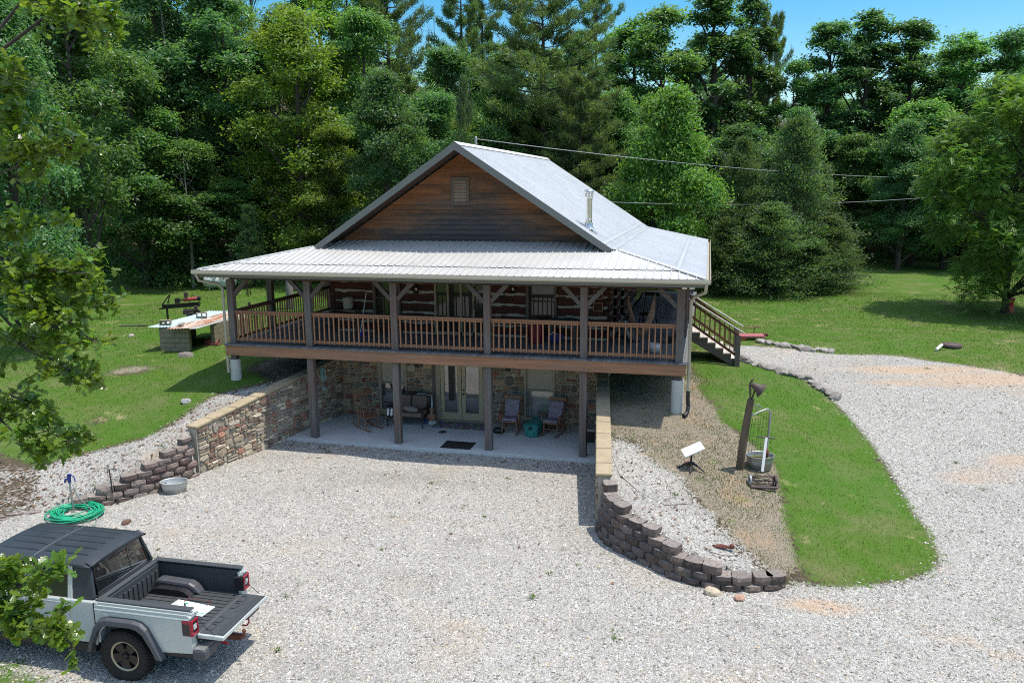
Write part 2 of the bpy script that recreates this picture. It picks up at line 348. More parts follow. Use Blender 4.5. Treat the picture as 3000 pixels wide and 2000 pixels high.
def rbf_fit(P, c=1.2):
    A = np.sqrt(((P[:,None,:2]-P[None,:,:2])**2).sum(-1)+c*c); n_ = len(P)
    B = np.hstack([np.ones((n_,1)), P[:,:2]]); Z = np.block([[A, B], [B.T, np.zeros((3,3))]])
    w_ = np.linalg.solve(Z, np.concatenate([P[:,2], np.zeros(3)])); return (P, w_, c)
def rbf(F, x, y):
    P, w_, c = F; x = np.asarray(x, float); y = np.asarray(y, float); r = w_[-3]+w_[-2]*x+w_[-1]*y
    for i in range(len(P)): r = r + w_[i]*np.sqrt((x-P[i,0])**2+(y-P[i,1])**2+c*c)
    return r
FU, FL = rbf_fit(UP), rbf_fit(LO)
PIT = np.array([(2.3,2.95),(1.95,.8),(1.05,-4.0),(.75,-5.0),(.15,-6.0),(-.7,-6.85),(-2,-8),(-3,-12),(-3,-25),(22,-25),(20,-8),(17.3,-6.8),(16.6,-6.65),(15.7,-6.85),(14.8,-6.72),(14.0,-6.15),(13.35,-5.55),(13.0,-4.9),(12.8,-4.4),(12.15,0),(11.8,2.95)])
def inpoly(P, x, y):
    x = np.asarray(x, float); y = np.asarray(y, float); r = np.zeros(x.shape, bool); n_ = len(P)
    for i in range(n_):
        (x0,y0),(x1,y1) = P[i], P[(i+1) % n_]
        if y0 == y1: continue
        k = ((y0 > y) != (y1 > y)) & (x < (x1-x0)*(y-y0)/(y1-y0)+x0); r ^= k
    return r
def micro(x, y): return .035*np.sin(x*1.3+.7*np.sin(y*.9))*np.sin(y*1.1+.5*np.sin(x*.7)) + .02*np.sin(x*2.9+1)*np.sin(y*3.3)
def hz(x, y):
    x = np.asarray(x, float); y = np.asarray(y, float)
    return np.where(inpoly(PIT, x, y), rbf(FL, x, y), rbf(FU, x, y)) + micro(x, y)*.6
def h1(x, y): return float(hz(np.array([x]), np.array([y]))[0])
def G(px, py):
    """world point where the sight line through a photo pixel meets the terrain"""
    d = ray(px, py); t = np.linspace(4, 160, 1600); P = CAM[None] + d[None]*t[:,None]
    k = np.argmax(P[:,2] < hz(P[:,0], P[:,1])); a, b = t[max(k-1,0)], t[k]
    for _ in range(20):
        m = (a+b)/2; q = CAM+d*m
        if q[2] < h1(q[0], q[1]): b = m
        else: a = m
    q = CAM+d*b; return np.array([q[0], q[1], h1(q[0], q[1])])
xs = np.concatenate([np.linspace(-150,-14,60)[:-1], np.arange(-14,34,.11), np.linspace(34,190,60)])
ys = np.concatenate([np.linspace(-60,-25,12)[:-1], np.arange(-25,24,.11), np.linspace(24,190,90)])
X, Y = np.meshgrid(xs, ys); Z = hz(X, Y)
gp = [tuple(G(*p)[:2]) for p in ((1790,1300),(1842,1275),(1890,1318),(1926,1376),(1990,1380),(2030,1452),(2096,1515),(2155,1590),(2250,1675))]
GD = lambda L_: [tuple(G(x_/S, y_/S)[:2]) for x_, y_ in L_]
TONGUE = GD([(2140,1312),(2165,1280),(2140,1240),(2100,1180),(2050,1095),(2000,1020),(1945,955),(1900,910),(1840,868),(1790,848),(1730,830),(1688,820)])
DRIVE = [(15.2,9.2)]+GD([(1690,793),(1770,795),(1840,803),(1910,812),(2050,815),(2200,835),(2352,862)])+[(34,3),(60,-2),(60,-60),(-4,-60),(-3,-15),(-2.6,-12),(-1.6,-9.5),(-.9,-7.1),(.5,-6.4),(1.1,-4.1),(2.2,2.8),(11.7,2.8),(12.7,-4.5),(13.2,-5.6),(14.7,-6.9),(15.7,-7.1),(16.6,-6.9),(17.2,-6.75)]+GD([(1850,1342),(1950,1346),(2060,1335)])+TONGUE+[(15.2,7.2)]
BED = [(14.55,9)]+GD([(1588,835),(1600,880),(1622,925),(1650,965),(1705,1000),(1765,1045),(1795,1085),(1800,1160),(1818,1235),(1850,1338)])+[(16.7,-6.7)] + gp[::-1] + [(12.3,-.5),(12.0,3),(12,9)]
WALLGR = gp + [(16.5,-6.7),(15.7,-7.0),(14.7,-6.8),(13.6,-5.8),(12.8,-4.6),(12.2,.1)]
LG = [tuple(G(*p)[:2]) for p in ((821,1115),(720,1132),(640,1150),(567,1191),(500,1240),(446,1276),(370,1294),(268,1320),(180,1338),(90,1374),(20,1410))]
LEFTGR = LG + [(-4,-7.5),(-1,-7.2),(.5,-6.3),(1.2,-4.2),(2.4,2.5),(2.2,2.9),(1.2,1.6)]
UNDERL = [(-.2,.9),(1.0,.4),(2.3,1.2),(2.4,9),(-.2,9)]
GRASS_FRONT = [tuple(at_plane(px, py, 2, .1)[:2]) for px, py in ((-60,1905),(60,1925),(150,1965),(215,1990),(270,2060),(-150,2150))]
FOREST = [(-32,4),(-27,18),(-19,23),(-12,25.5),(-4,26.5),(6,28.5),(14,31),(17,33),(20,49),(27,51),(36,51),(43,36),(52,24),(70,24),(190,60),(190,190),(-150,190),(-150,-60),(-40,-30)]
LITTER = [(-2.6,-5.6),(-.9,-6.9),(-2.2,-10.5),(-3,-16),(-14,-16),(-10,-4)]
def w_in(P): return inpoly(np.array(P, float), X, Y).astype(np.float32)
gr, gv, di = np.ones_like(X), np.zeros_like(X), np.zeros_like(X)
def lay(P, g, v, d, k=1.0):
    global gr, gv, di
    m = w_in(P)*k; gr = gr*(1-m)+m*g; gv = gv*(1-m)+m*v; di = di*(1-m)+m*d
lay(FOREST,.0,0,0); lay(DRIVE,0,1,0); lay(BED,.0,0,1); lay(WALLGR,0,1,0); lay(LEFTGR,0,.8,.3); lay(UNDERL,0,0,.6); lay(LITTER,0,.42,.3); lay(GRASS_FRONT,.62,.5,.2)
lay([(2.5,2.9),(11.8,2.9),(11.8,14),(2.5,14)],0,0,1)
for (px, py, r) in ((2030,1110,.5),(2035,1190,.7),(2010,1260,.8)):          # bare earth by the corner pier
    c_ = G(px, py); m = np.exp(-((X-c_[0])**2+(Y-c_[1])**2)/(r*r)); gr = gr*(1-m); di = np.maximum(di, m)
for (px, py, r) in ((560,955,.9),(400,1080,1.0),(350,1093,.6),(300,1230,.7),(445,865,1.3),(370,925,.8)):
    c_ = G(px, py); m = np.exp(-(((X-c_[0])*.7)**2+((Y-c_[1])*1.6)**2)/(r*r)); gr = gr*(1-.75*m); di = np.maximum(di, m*.8)
tan = np.zeros_like(X)                                                        # clay showing through the gravel
for (px, py, rx, ry, k) in ((2700,1085,3.0,.7,1),(2900,1110,3.0,.9,1),(2640,1120,1.6,.5,.8),(2850,1400,1.2,.5,.7),(2400,1775,.9,.35,1),(2900,1390,1.5,.8,.6),(2860,1880,1.5,.35,.6),(480,1430,.8,.4,.8),(1900,1330,.4,.2,.8),(2960,1350,1,.6,.8)):
    c_ = G(px, py); tan = np.maximum(tan, k*np.exp(-((X-c_[0])/rx)**2-((Y-c_[1])/ry)**2))
def blur(a, n_=2):
    for _ in range(n_):
        a = (a+np.roll(a,1,0)+np.roll(a,-1,0))/3; a = (a+np.roll(a,1,1)+np.roll(a,-1,1))/3
    return a
gr, gv, di = blur(gr, 13), blur(gv, 13), blur(di, 13)
ny, nx = X.shape
idx = np.arange(nx*ny).reshape(ny, nx)
quads = np.stack([idx[:-1,:-1], idx[:-1,1:], idx[1:,1:], idx[1:,:-1]], -1).reshape(-1, 4)
cen = lambda a: ((a[:-1,:-1]+a[1:,1:])/2).ravel()
rest = 1-np.clip(cen(gr)+cen(gv)+cen(di), 0, 1)
zid = np.argmax(np.stack([cen(gr), cen(gv), cen(di), rest]), 0)
cxs, cys = cen(X), cen(Y)
PV = np.stack([X.ravel(), Y.ravel(), Z.ravel()], -1); PC = np.stack([gr.ravel(), gv.ravel(), di.ravel(), tan.ravel()], -1)
isdrive = (cxs > 12.3) & (cys > -6.2) & (zid == 1)
for nm, mask, lab, cat in (('lawn', zid == 0, 'mown green lawn around the log house', 'lawn'),
    ('gravel_yard', (zid == 1) & ~isdrive, 'pale crushed gravel yard in front of the lower patio', 'gravel yard'),
    ('gravel_driveway', isdrive, 'pale gravel driveway sloping up to the side stairs', 'driveway'),
    ('dirt_bed', zid == 2, 'bare brown dirt bed beside the right retaining wall', 'dirt'),
    ('forest_floor', zid == 3, 'leaf litter ground under the trees', 'forest floor')):
    f_ = quads[mask]; u_, inv_ = np.unique(f_, return_inverse=True); inv_ = inv_.reshape(-1, 4)
    me = soup(nm, PV[u_], inv_, M['ground'], None, True)
    a_ = me.color_attributes.new('zone', 'FLOAT_COLOR', 'POINT'); a_.data.foreach_set('color', PC[u_].astype(np.float32).ravel())
    o = link(nm, me, None); tag(o, lab, cat, kind='structure')
# loose stone chips and grass blades
def zval(a, x, y):
    i = np.clip(np.searchsorted(ys, y), 0, ny-1); j = np.clip(np.searchsorted(xs, x), 0, nx-1); return a[i, j]
def chips(nm, lab, count, lo, hi, size, cols):
    x = RNG.uniform(lo[0], hi[0], count); y = RNG.uniform(lo[1], hi[1], count)
    d = np.hypot(x-CAM[0], y-CAM[1]); k = (zval(gv, x, y) > RNG.uniform(.2, .65, count)) & (RNG.random(count) < np.clip(14/d, 0, 1)**1.3); x, y = x[k], y[k]; m = len(x)
    z_ = hz(x, y); s = RNG.uniform(size[0], size[1], m)*RNG.choice([.7,1,1,1,1.4,1.4,2.0], m)
    o6 = np.array([(1,0,0),(0,1,0),(-1,0,0),(0,-1,0),(0,0,1),(0,0,-1)], float)
    V = o6[None]*np.stack([s*RNG.uniform(.7,1.3,m), s*RNG.uniform(.6,1.1,m), s*RNG.uniform(.35,.7,m)], -1)[:,None,:] + RNG.normal(0,.18,(m,6,3))*s[:,None,None]
    a = RNG.uniform(0, 6.28, m); ca, sa = np.cos(a)[:,None], np.sin(a)[:,None]
    V = np.stack([V[...,0]*ca-V[...,1]*sa, V[...,0]*sa+V[...,1]*ca, V[...,2]], -1); V += np.stack([x, y, z_+s*.15], -1)[:,None,:]
    f = np.array([(0,1,4),(1,2,4),(2,3,4),(3,0,4),(1,0,5),(2,1,5),(3,2,5),(0,3,5)])
    F = (f[None]+6*np.arange(m)[:,None,None]).reshape(-1,3)
    c = np.array(cols)[RNG.integers(0, len(cols), m)]*RNG.uniform(.75,1.15,(m,1)); c = np.repeat(np.hstack([c, np.ones((m,1))]), 6, 0)
    o = link(nm, soup(nm, V.reshape(-1,3), F, M['chip'], c), None); tag(o, lab, 'gravel', kind='stuff')
M['chip'] = tinted('stone_chip', .9, .2, 30, .3, .01, .2)
chips('loose_gravel', 'loose pale gravel chips covering the yard and driveway', 330000, (-2,-21), (34,10), (.007,.019), [(.53,.51,.465),(.60,.58,.53),(.40,.38,.34),(.22,.205,.18),(.52,.43,.32)])
_pg = [np.random.default_rng(k).random((256,256)) for k in (1,2,3)]
def vnoise(g, x, y):
    i = np.floor(x).astype(int); j = np.floor(y).astype(int); u = x-i; v = y-j; u = u*u*(3-2*u); v = v*v*(3-2*v); q = lambda a, b: g[a % 256, b % 256]
    return (q(i,j)*(1-u)+q(i+1,j)*u)*(1-v)+(q(i,j+1)*(1-u)+q(i+1,j+1)*u)*v
def patch(x, y): return np.clip(.5+((vnoise(_pg[0], x*.5, y*.5)-.5)*1.3+(vnoise(_pg[1], x*1.4, y*1.4)-.5)*1.2+(vnoise(_pg[2], x*4.1, y*4.1)-.5)*.8), 0, 1)
def blades(nm, lab, count, lo, hi, wgt, thr, hgt, cols, power=1.2):
    x = RNG.uniform(lo[0], hi[0], count); y = RNG.uniform(lo[1], hi[1], count); d = np.hypot(x-CAM[0], y-CAM[1])
    w_ = zval(wgt, x, y)+RNG.normal(0,.2,count); k = (w_ > thr) & (RNG.random(count) < np.clip(16/d, 0, 1)**power); x, y = x[k], y[k]; m = len(x); d = d[k]
    z_ = hz(x, y); h = RNG.uniform(hgt[0], hgt[1], m); wd = .006*np.clip(d/14, 1, 4); fld = patch(x, y); h = h*(.75+.5*fld); a = RNG.uniform(0, 6.28, m); t = RNG.uniform(0, 6.28, m); l_ = h*RNG.uniform(.1,.9,m)
    b = np.stack([x, y, z_-.01], -1); dx = np.stack([np.cos(a)*wd, np.sin(a)*wd, 0*a], -1)
    V = np.stack([b-dx, b+dx, b+np.stack([np.cos(t)*l_, np.sin(t)*l_, h], -1)], 1)
    F = np.arange(3*m).reshape(-1,3); c = np.array(cols)[np.clip((fld+RNG.normal(0,.22,m))*len(cols), 0, len(cols)-1).astype(int)]*RNG.uniform(.55,1.45,(m,1)); c = np.repeat(np.hstack([c, np.ones((m,1))]), 3, 0)
    o = link(nm, soup(nm, V.reshape(-1,3), F, M['grass'], c), None); tag(o, lab, 'grass', kind='stuff')
blades('grass', 'short green grass blades of the lawn', 620000, (-14,-15), (34,24), gr, .5, (.03,.075), [(.55,.8,.7),(.7,1.0,.85),(.9,1.1,.9),(1.1,1.15,1.0),(1.25,1.15,1.3),(1.7,1.25,2.2),(2.6,1.6,4.6)])
blades('dry_grass', 'dry straw and dead grass on the dirt bed', 160000, (12,-8), (18,8), di, .5, (.015,.05), [(2.6,1.35,4.2),(2.0,1.0,3.4),(3.2,1.7,5.5),(1.5,.75,2.6),(.9,.9,.9)], .6)

# weeds in the gravel and fallen leaves
def weeds():
    V, F, C = [], [], []; rg = np.random.default_rng(91); n_ = 0
    for _ in range(150):
        x, y = rg.uniform(-1, 30), rg.uniform(-19, 7)
        if zval(gv, x, y) < .6: continue
        s = rg.uniform(.03, .10); z = h1(x, y); k = int(rg.integers(10, 34))
        for _2 in range(k):
            a = rg.uniform(0, 6.28); r = s*rg.uniform(0, 1); l = s*rg.uniform(.5, 1.3); b = np.array([x+r*math.cos(a), y+r*math.sin(a), z]); t = np.array([-math.sin(a), math.cos(a), 0])*.009
            V += [b-t, b+t, b+np.array([math.cos(a)*l*.8, math.sin(a)*l*.8, l*.6])]; F.append((n_, n_+1, n_+2)); n_ += 3; c = rg.uniform(.7, 1.3); C += [(c*1.1, c*.95, c, 1)]*3
    tag(link('weeds', soup('weeds', np.array(V), np.array(F), M['grass'], np.array(C)), None), 'small green weeds growing in the gravel', 'weeds', kind='stuff')
weeds()
def fallen():
    rg = np.random.default_rng(92); P = []
    for poly, k in ((LEFTGR, 900), (WALLGR, 160), (LITTER, 500), ([(2.0,-.9),(11.9,-.9),(11.9,-.22),(2.0,-.22)], 120), ([(2,-3),(0,-8),(14,-8),(12,-1)], 60)):
        A = np.array(poly); lo_, hi_ = A.min(0), A.max(0); x = rg.uniform(lo_[0], hi_[0], k*3); y = rg.uniform(lo_[1], hi_[1], k*3); m = inpoly(A, x, y); P.append(np.stack([x[m], y[m]], -1)[:k])
    P = np.concatenate(P); m = len(P); z = hz(P[:,0], P[:,1])+rg.uniform(.008,.03,m); a = rg.uniform(0, 6.28, m); s = rg.uniform(.025,.06,m); ca, sa = np.cos(a)*s, np.sin(a)*s
    q = np.stack([np.stack([P[:,0]+ca, P[:,1]+sa, z], -1), np.stack([P[:,0]-sa*.5, P[:,1]+ca*.5, z+s*rg.uniform(0,.6,m)], -1), np.stack([P[:,0]-ca, P[:,1]-sa, z], -1), np.stack([P[:,0]+sa*.5, P[:,1]-ca*.5, z+s*rg.uniform(0,.6,m)], -1)], 1)
    c = np.array([(.20,.10,.06),(.28,.15,.09),(.14,.075,.05),(.30,.20,.12)])[rg.integers(0,4,m)]; c = np.repeat(np.hstack([c, np.ones((m,1))]), 4, 0)
    tag(link('fallen_leaves', soup('fallen_leaves', q.reshape(-1,3), np.arange(4*m).reshape(-1,4), M['chip'], c), None), 'brown fallen leaves scattered along the left gravel strip and patio edge', 'fallen leaves', kind='stuff')
fallen()
# ------------------------------------------------------------------ house
house = thing('log_house', 'two storey log house with metal roof, wraparound porch and stone faced lower patio', 'house', (7.2, 8.5, 0))
def hp(mb, name, mat, parent=None, bevel=0, **kw): return mb.obj(name, mat, parent or house, bevel, world_space=True, **kw)
PX = [.11, 2.82, 5.71, 8.67, 11.58, 14.32]
ZD = 3.11
STONES = [(.30,.20,.12),(.36,.25,.15),(.25,.17,.11),(.22,.185,.15),(.17,.145,.125),(.27,.12,.085),(.33,.16,.10),(.38,.30,.20),(.20,.165,.13),(.30,.235,.165),(.24,.105,.08)]
def split_rect(r, rnd, out, mx, mn):
    u0, v0, u1, v1 = r; w, h = u1-u0, v1-v0
    lw, lh = mx*rnd.uniform(.55, 1.5), mx*.55*rnd.uniform(.45, 1.7)
    if w > lw and (w/lw >= h/lh): c = u0+w*rnd.uniform(.33,.67); split_rect((u0,v0,c,v1),rnd,out,mx,mn); split_rect((c,v0,u1,v1),rnd,out,mx,mn)
    elif h > lh and h > mn*2: c = v0+h*rnd.uniform(.33,.67); split_rect((u0,v0,u1,c),rnd,out,mx,mn); split_rect((u0,c,u1,v1),rnd,out,mx,mn)
    else: out.append(r)
def stones(mb, length, ztop, zbot, P, N, seed, mx=.42, holes=(), gap=.011, out=.035, round_=.3, cols=STONES, zfun=None):
    """irregular laid stones on a vertical plane; P(u,z) -> point, N outward normal"""
    rnd = random.Random(seed); R_ = []; split_rect((0, zbot, length, ztop), rnd, R_, mx, .07)
    N = Vector(N)
    for (u0, v0, u1, v1) in R_:
        if any(u0 < b[2] and u1 > b[0] and v0 < b[3] and v1 > b[1] for b in holes): 
            for b in holes:
                if u0 < b[2] and u1 > b[0] and v0 < b[3] and v1 > b[1]:
                    if (u0+u1)/2 < b[0]: u1 = min(u1, b[0])
                    elif (u0+u1)/2 > b[2]: u0 = max(u0, b[2])
                    elif (v0+v1)/2 < b[1]: v1 = min(v1, b[1])
                    elif (v0+v1)/2 > b[3]: v0 = max(v0, b[3])
                    else: u1 = u0
            if u1-u0 < .03 or v1-v0 < .03: continue
        if zfun:
            um = (u0+u1)/2; v1 = min(v1, zfun(um)[1]); v0 = max(v0, zfun(um)[0])
            if v1-v0 < .04: continue
        w, h = u1-u0-2*gap, v1-v0-2*gap
        if w < .02 or h < .02: continue
        k = min(w, h)*round_*rnd.uniform(.4, 1.2); o = out*rnd.uniform(.5, 1.3); j = lambda s=.25: rnd.uniform(-1,1)*k*s
        a, b, c, d = u0+gap, v0+gap, u1-gap, v1-gap
        ring = [(a+k+j(),b+j(.15)),(c-k+j(),b+j(.15)),(c+j(.15),b+k+j()),(c+j(.15),d-k+j()),(c-k+j(),d+j(.15)),(a+k+j(),d+j(.15)),(a+j(.15),d-k+j()),(a+j(.15),b+k+j())]
        cu, cv = (a+c)/2, (b+d)/2; col = rnd.choice(cols); g = rnd.uniform(.7, 1.25); col = tuple(x*g for x in col)+(1,)
        V = [P(u, v) + N*.004 for u, v in ring] + [P(cu+(u-cu)*.93, cv+(v-cv)*.93) + N*o for u, v in ring] + [P(cu+(u-cu)*.5+j(.3), cv+(v-cv)*.5+j(.3)) + N*o*rnd.uniform(.9,1.25) for u, v in ring]
        F = [(i, (i+1) % 8, 8+(i+1) % 8, 8+i) for i in range(8)] + [(8+i, 8+(i+1) % 8, 16+(i+1) % 8, 16+i) for i in range(8)] + [tuple(range(16, 24))]
        mb.add(V, F, col)
# lower storey
w = MB(); w.box((2.2, 2.92, -.2), (6.13, 3.2, 3.0)); w.box((7.78, 2.92, -.2), (12.0, 3.2, 3.0)); w.box((6.13, 2.92, 2.28), (7.78, 3.2, 3.0))
w.box((2.2, 3.2, -.2), (2.5, 14, 3.0)); w.box((11.7, 3.2, -.2), (12.0, 14, 3.0)); w.box((2.5, 13.7, -.2), (11.7, 14, 3.0))
bw_ = hp(w, 'basement_wall', M['mortar'])
st = MB(); holes = [(3.93-2.4, .30, 4.97-2.4, 2.4), (6.02-2.4, -1, 7.86-2.4, 2.36), (9.15-2.4, .28, 10.22-2.4, 2.4)]
stones(st, 9.35, 3.0, .08, lambda u, z: Vector((2.4+u, 2.92, z)), (0,-1,0), 3, .40, holes)
hp(st, 'stone_facing', M['stone'], bw_)
def lower_window(x0, x1, z0, z1, blind):
    f = MB(); t = .08
    f.box((x0, 2.84, z0), (x0+t, 2.99, z1)); f.box((x1-t, 2.84, z0), (x1, 2.99, z1)); f.box((x0+t, 2.84, z1-t), (x1-t, 2.99, z1)); f.box((x0-.03, 2.80, z0-.06), (x1+.03, 2.99, z0+.03))
    zm = z0+(z1-z0)*.50; f.box((x0+t, 2.85, zm-.02), (x1-t, 2.96, zm+.025))
    fo = hp(f, 'window', M['frame_tan'], bevel=.006)
    g = MB(); g.box((x0+t, 2.925, zm+.025), (x1-t, 2.945, z1-t)); g.box((x0+t, 2.905, z0+.03), (x1-t, 2.925, zm-.02)); hp(g, 'pane', M['blind'] if blind else M['glass'], fo)
    s = MB(); s.box((x0+t-.01, 2.895, zm+.025), (x0+t+.012, 2.91, z1-t)); 
lower_window(3.93, 4.97, .36, 2.30, False); lower_window(9.15, 10.22, .36, 2.30, True)
# french doors
for i, (x0, x1) in enumerate(((6.2, 6.945), (6.965, 7.71))):
    d = MB(); t = .13
    d.box((x0, 2.86, .14), (x0+t, 2.91, 2.2)); d.box((x1-t, 2.86, .14), (x1, 2.91, 2.2)); d.box((x0+t, 2.86, .14), (x1-t, 2.91, .40)); d.box((x0+t, 2.86, 2.06), (x1-t, 2.91, 2.2))
    for a, b in (((x0+t-.025, 2.845, .375), (x0+t+.012, 2.86, 2.085)), ((x1-t-.012, 2.845, .375), (x1-t+.025, 2.86, 2.085)), ((x0+t+.012, 2.845, .375), (x1-t-.012, 2.86, .412)), ((x0+t+.012, 2.845, 2.048), (x1-t-.012, 2.86, 2.085))): d.box(a, b)
    do = hp(d, 'patio_door', M['door_tan'], bevel=.005)
    g = MB(); g.box((x0+t, 2.875, .40), (x1-t, 2.895, 2.06)); hp(g, 'glass_pane', M['glass'], do)
    if i == 1:
        k = MB(); k.sphere((x0+.065, 2.80, 1.08), .032); k.cyl((x0+.065, 2.86, 1.08), (x0+.065, 2.80, 1.08), .015); hp(k, 'knob', M['black_metal'], do); k = MB(); k.cyl((x0+.065, 2.86, 1.22), (x0+.065, 2.835, 1.22), .03); hp(k, 'deadbolt', M['black_metal'], do)
f = MB(); f.box((6.03, 2.84, .1), (6.19, 2.96, 2.36)); f.box((7.72, 2.84, .1), (7.86, 2.96, 2.36)); f.box((6.19, 2.84, 2.21), (7.72, 2.96, 2.36)); f.box((6.0, 2.76, .1), (7.9, 2.96, .135)); hp(f, 'door_frame', M['frame_tan'], bevel=.006)
d = MB(); d.box((5.90, 2.855, .1), (6.025, 2.97, 2.9)); hp(d, 'dark_door_jamb', M['grey_wood_z'])
for x in (5.41, 8.61):
    l = MB(); l.box((x-.075, 2.72, 1.98), (x+.075, 2.74, 2.16)); l.box((x-.075, 2.86, 1.98), (x+.075, 2.88, 2.16)); l.box((x-.09, 2.70, 2.17), (x+.09, 2.90, 2.21)); l.box((x-.06, 2.74, 1.96), (x+.06, 2.86, 1.985)); l.cyl((x, 2.8, 2.21), (x, 2.9, 2.28), .02)
    lo = hp(l, 'wall_lantern', M['black_metal']); g = MB(); g.box((x-.055, 2.745, 1.99), (x+.055, 2.855, 2.165)); hp(g, 'lamp_glass', M['white'], lo)
# deck
dk = MB(); rnd = random.Random(5)
x = -.14
while x < 14.5:
    w_ = min(.138, 14.56-x); y1 = 16.2 if (x < 2.3 or x > 12.05) else 2.9
    dk.box((x, -.14, ZD-.04), (x+w_, y1, ZD), tuple([rnd.uniform(.8, 1.15)]*3)+(1,)); x += .1445
deck = hp(dk, 'deck', M['deck_wood'])
for a_, b_ in (((-.1, -.105, ZD-.36), (11.62, -.05, ZD-.045)), ((11.625, -.112, ZD-.365), (14.5, -.05, ZD-.045))): b = MB(); b.box(a_, b_); hp(b, 'rim_beam', M['orange_x'], bevel=.006)
for x_ in (-.1, 14.45): b = MB(); b.box((x_, -.045, ZD-.34), (x_+.05, 16.1, ZD-.045)); hp(b, 'side_beam', M['orange_y'], bevel=.005)
b = MB()
for k in range(40):
    y = .3+k*.4
    if y < 2.6: b.box((-.04, y, ZD-.30), (14.44, y+.05, ZD-.045))
    else: b.box((-.04, y, ZD-.30), (2.18, y+.05, ZD-.045)); b.box((12.02, y, ZD-.30), (14.44, y+.05, ZD-.045))
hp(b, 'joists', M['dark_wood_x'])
# posts
def post_mb(x, y, z0, z1, s=.2):
    p = MB(); p.box((x-s/2, y-s/2, z0), (x+s/2, y+s/2, z1)); return p
for i, x in enumerate(PX):
    hp(post_mb(x, .11, ZD+.003, 5.205, .21), 'post', M['grey_wood_z'], bevel=.012)
    if 0 < i < 5: hp(post_mb(x, .11, .103, ZD-.36, .22), 'lower_post', M['grey_wood_z'], bevel=.014)
for y in (2.5, 7.1, 11.6, 15.9): hp(post_mb(.11, y, ZD+.003, 5.205), 'post', M['grey_wood_z'], bevel=.012)
for y in (4.2, 7.6, 11.6, 15.9): hp(post_mb(14.32, y, ZD+.003, 5.205), 'post', M['grey_wood_z'], bevel=.012)
for x, y in ((.08, .12), (14.3, .12), (.08, 6), (.08, 11), (14.3, 6), (14.3, 11)):
    c = MB(); zb = h1(x, y); c.cyl((x, y, zb-.3), (x, y, ZD-.52), .175, n=24)
    for q in (.3, .75): 
        if zb+q < ZD-.6: c.tube([(x+.177*math.cos(t*.5236), y+.177*math.sin(t*.5236), zb+q+.02*math.sin(t)) for t in range(13)], .004, 4)
    hp(c, 'pier', M['pier']); hp(post_mb(x, y, ZD-.52, ZD-.36, .2), 'pier_block', M['grey_wood_x'], bevel=.01)
# beams on posts, braces
b = MB(); b.box((-.25, .01, 5.205), (14.65, .21, 5.44)); bm_ = hp(b, 'porch_beam', M['dark_wood_x'], bevel=.008)
for x_ in (.01, 14.22): b = MB(); b.box((x_, .215, 5.21), (x_+.2, 16.1, 5.44)); hp(b, 'side_porch_beam', M['dark_wood_x'], bevel=.008)
for i, x in enumerate(PX):
    for s in (-1, 1):
        if (i == 0 and s < 0) or (i == 5 and s > 0): continue
        c = MB(); c.beam((x+s*.09, .11, 4.68), (x+s*.62, .11, 5.22), .12, .13); hp(c, 'brace', M['grey_wood_x'], bevel=.006)
# railings: frame with balusters as sub-parts
bal = {}
def railing(x0, x1, y0, y1, mat, zmat, step=.168):
    L = math.hypot(x1-x0, y1-y0); n_ = max(2, int(round(L/step))); r = MB()
    along = 'x' if abs(x1-x0) > abs(y1-y0) else 'y'; z0, z1 = ZD+.10, ZD+1.08
    if along == 'x':
        r.box((x0, y0-.07, z1-.035), (x1, y0+.07, z1)); r.box((x0, y0-.02, z1-.125), (x1, y0+.02, z1-.037)); r.box((x0, y0-.02, z0), (x1, y0+.02, z0+.09))
    else:
        r.box((x0-.07, y0, z1-.035), (x0+.07, y1, z1)); r.box((x0-.02, y0, z1-.125), (x0+.02, y1, z1-.037)); r.box((x0-.02, y0, z0), (x0+.02, y1, z0+.09))
    ro = hp(r, 'railing', mat, bevel=.004)
    for k in range(n_):
        t = (k+.5)/n_; px, py = x0+(x1-x0)*t, y0+(y1-y0)*t
        if along == 'x': py -= .04
        else: px += .04 if x0 < 7 else -.04
        key = (along, zmat.name)
        if key not in bal:
            q = MB(); q.box((-.019, -.019, 0), (.019, .019, .96)); bal[key] = q.mesh('baluster')
        bo = link('baluster', bal[key], zmat, ro); bo.location = (px, py, z0-.01)
        bo.rotation_euler = (0, random.uniform(-.012, .012), 0)
for i in range(5): railing(PX[i]+.105, PX[i+1]-.105, .11, .11, M['orange_x'], M['orange_z'])
for y0, y1 in ((.22, 2.4), (2.6, 7.0), (7.2, 11.5), (11.7, 15.8)): railing(.11, .11, y0, y1, M['orange_y'], M['orange_z'])
for y0, y1 in ((.22, 4.1), (4.3, 5.9), (7.7, 11.5), (11.7, 15.8)): railing(14.32, 14.32, y0, y1, M['orange_y'], M['orange_z'])
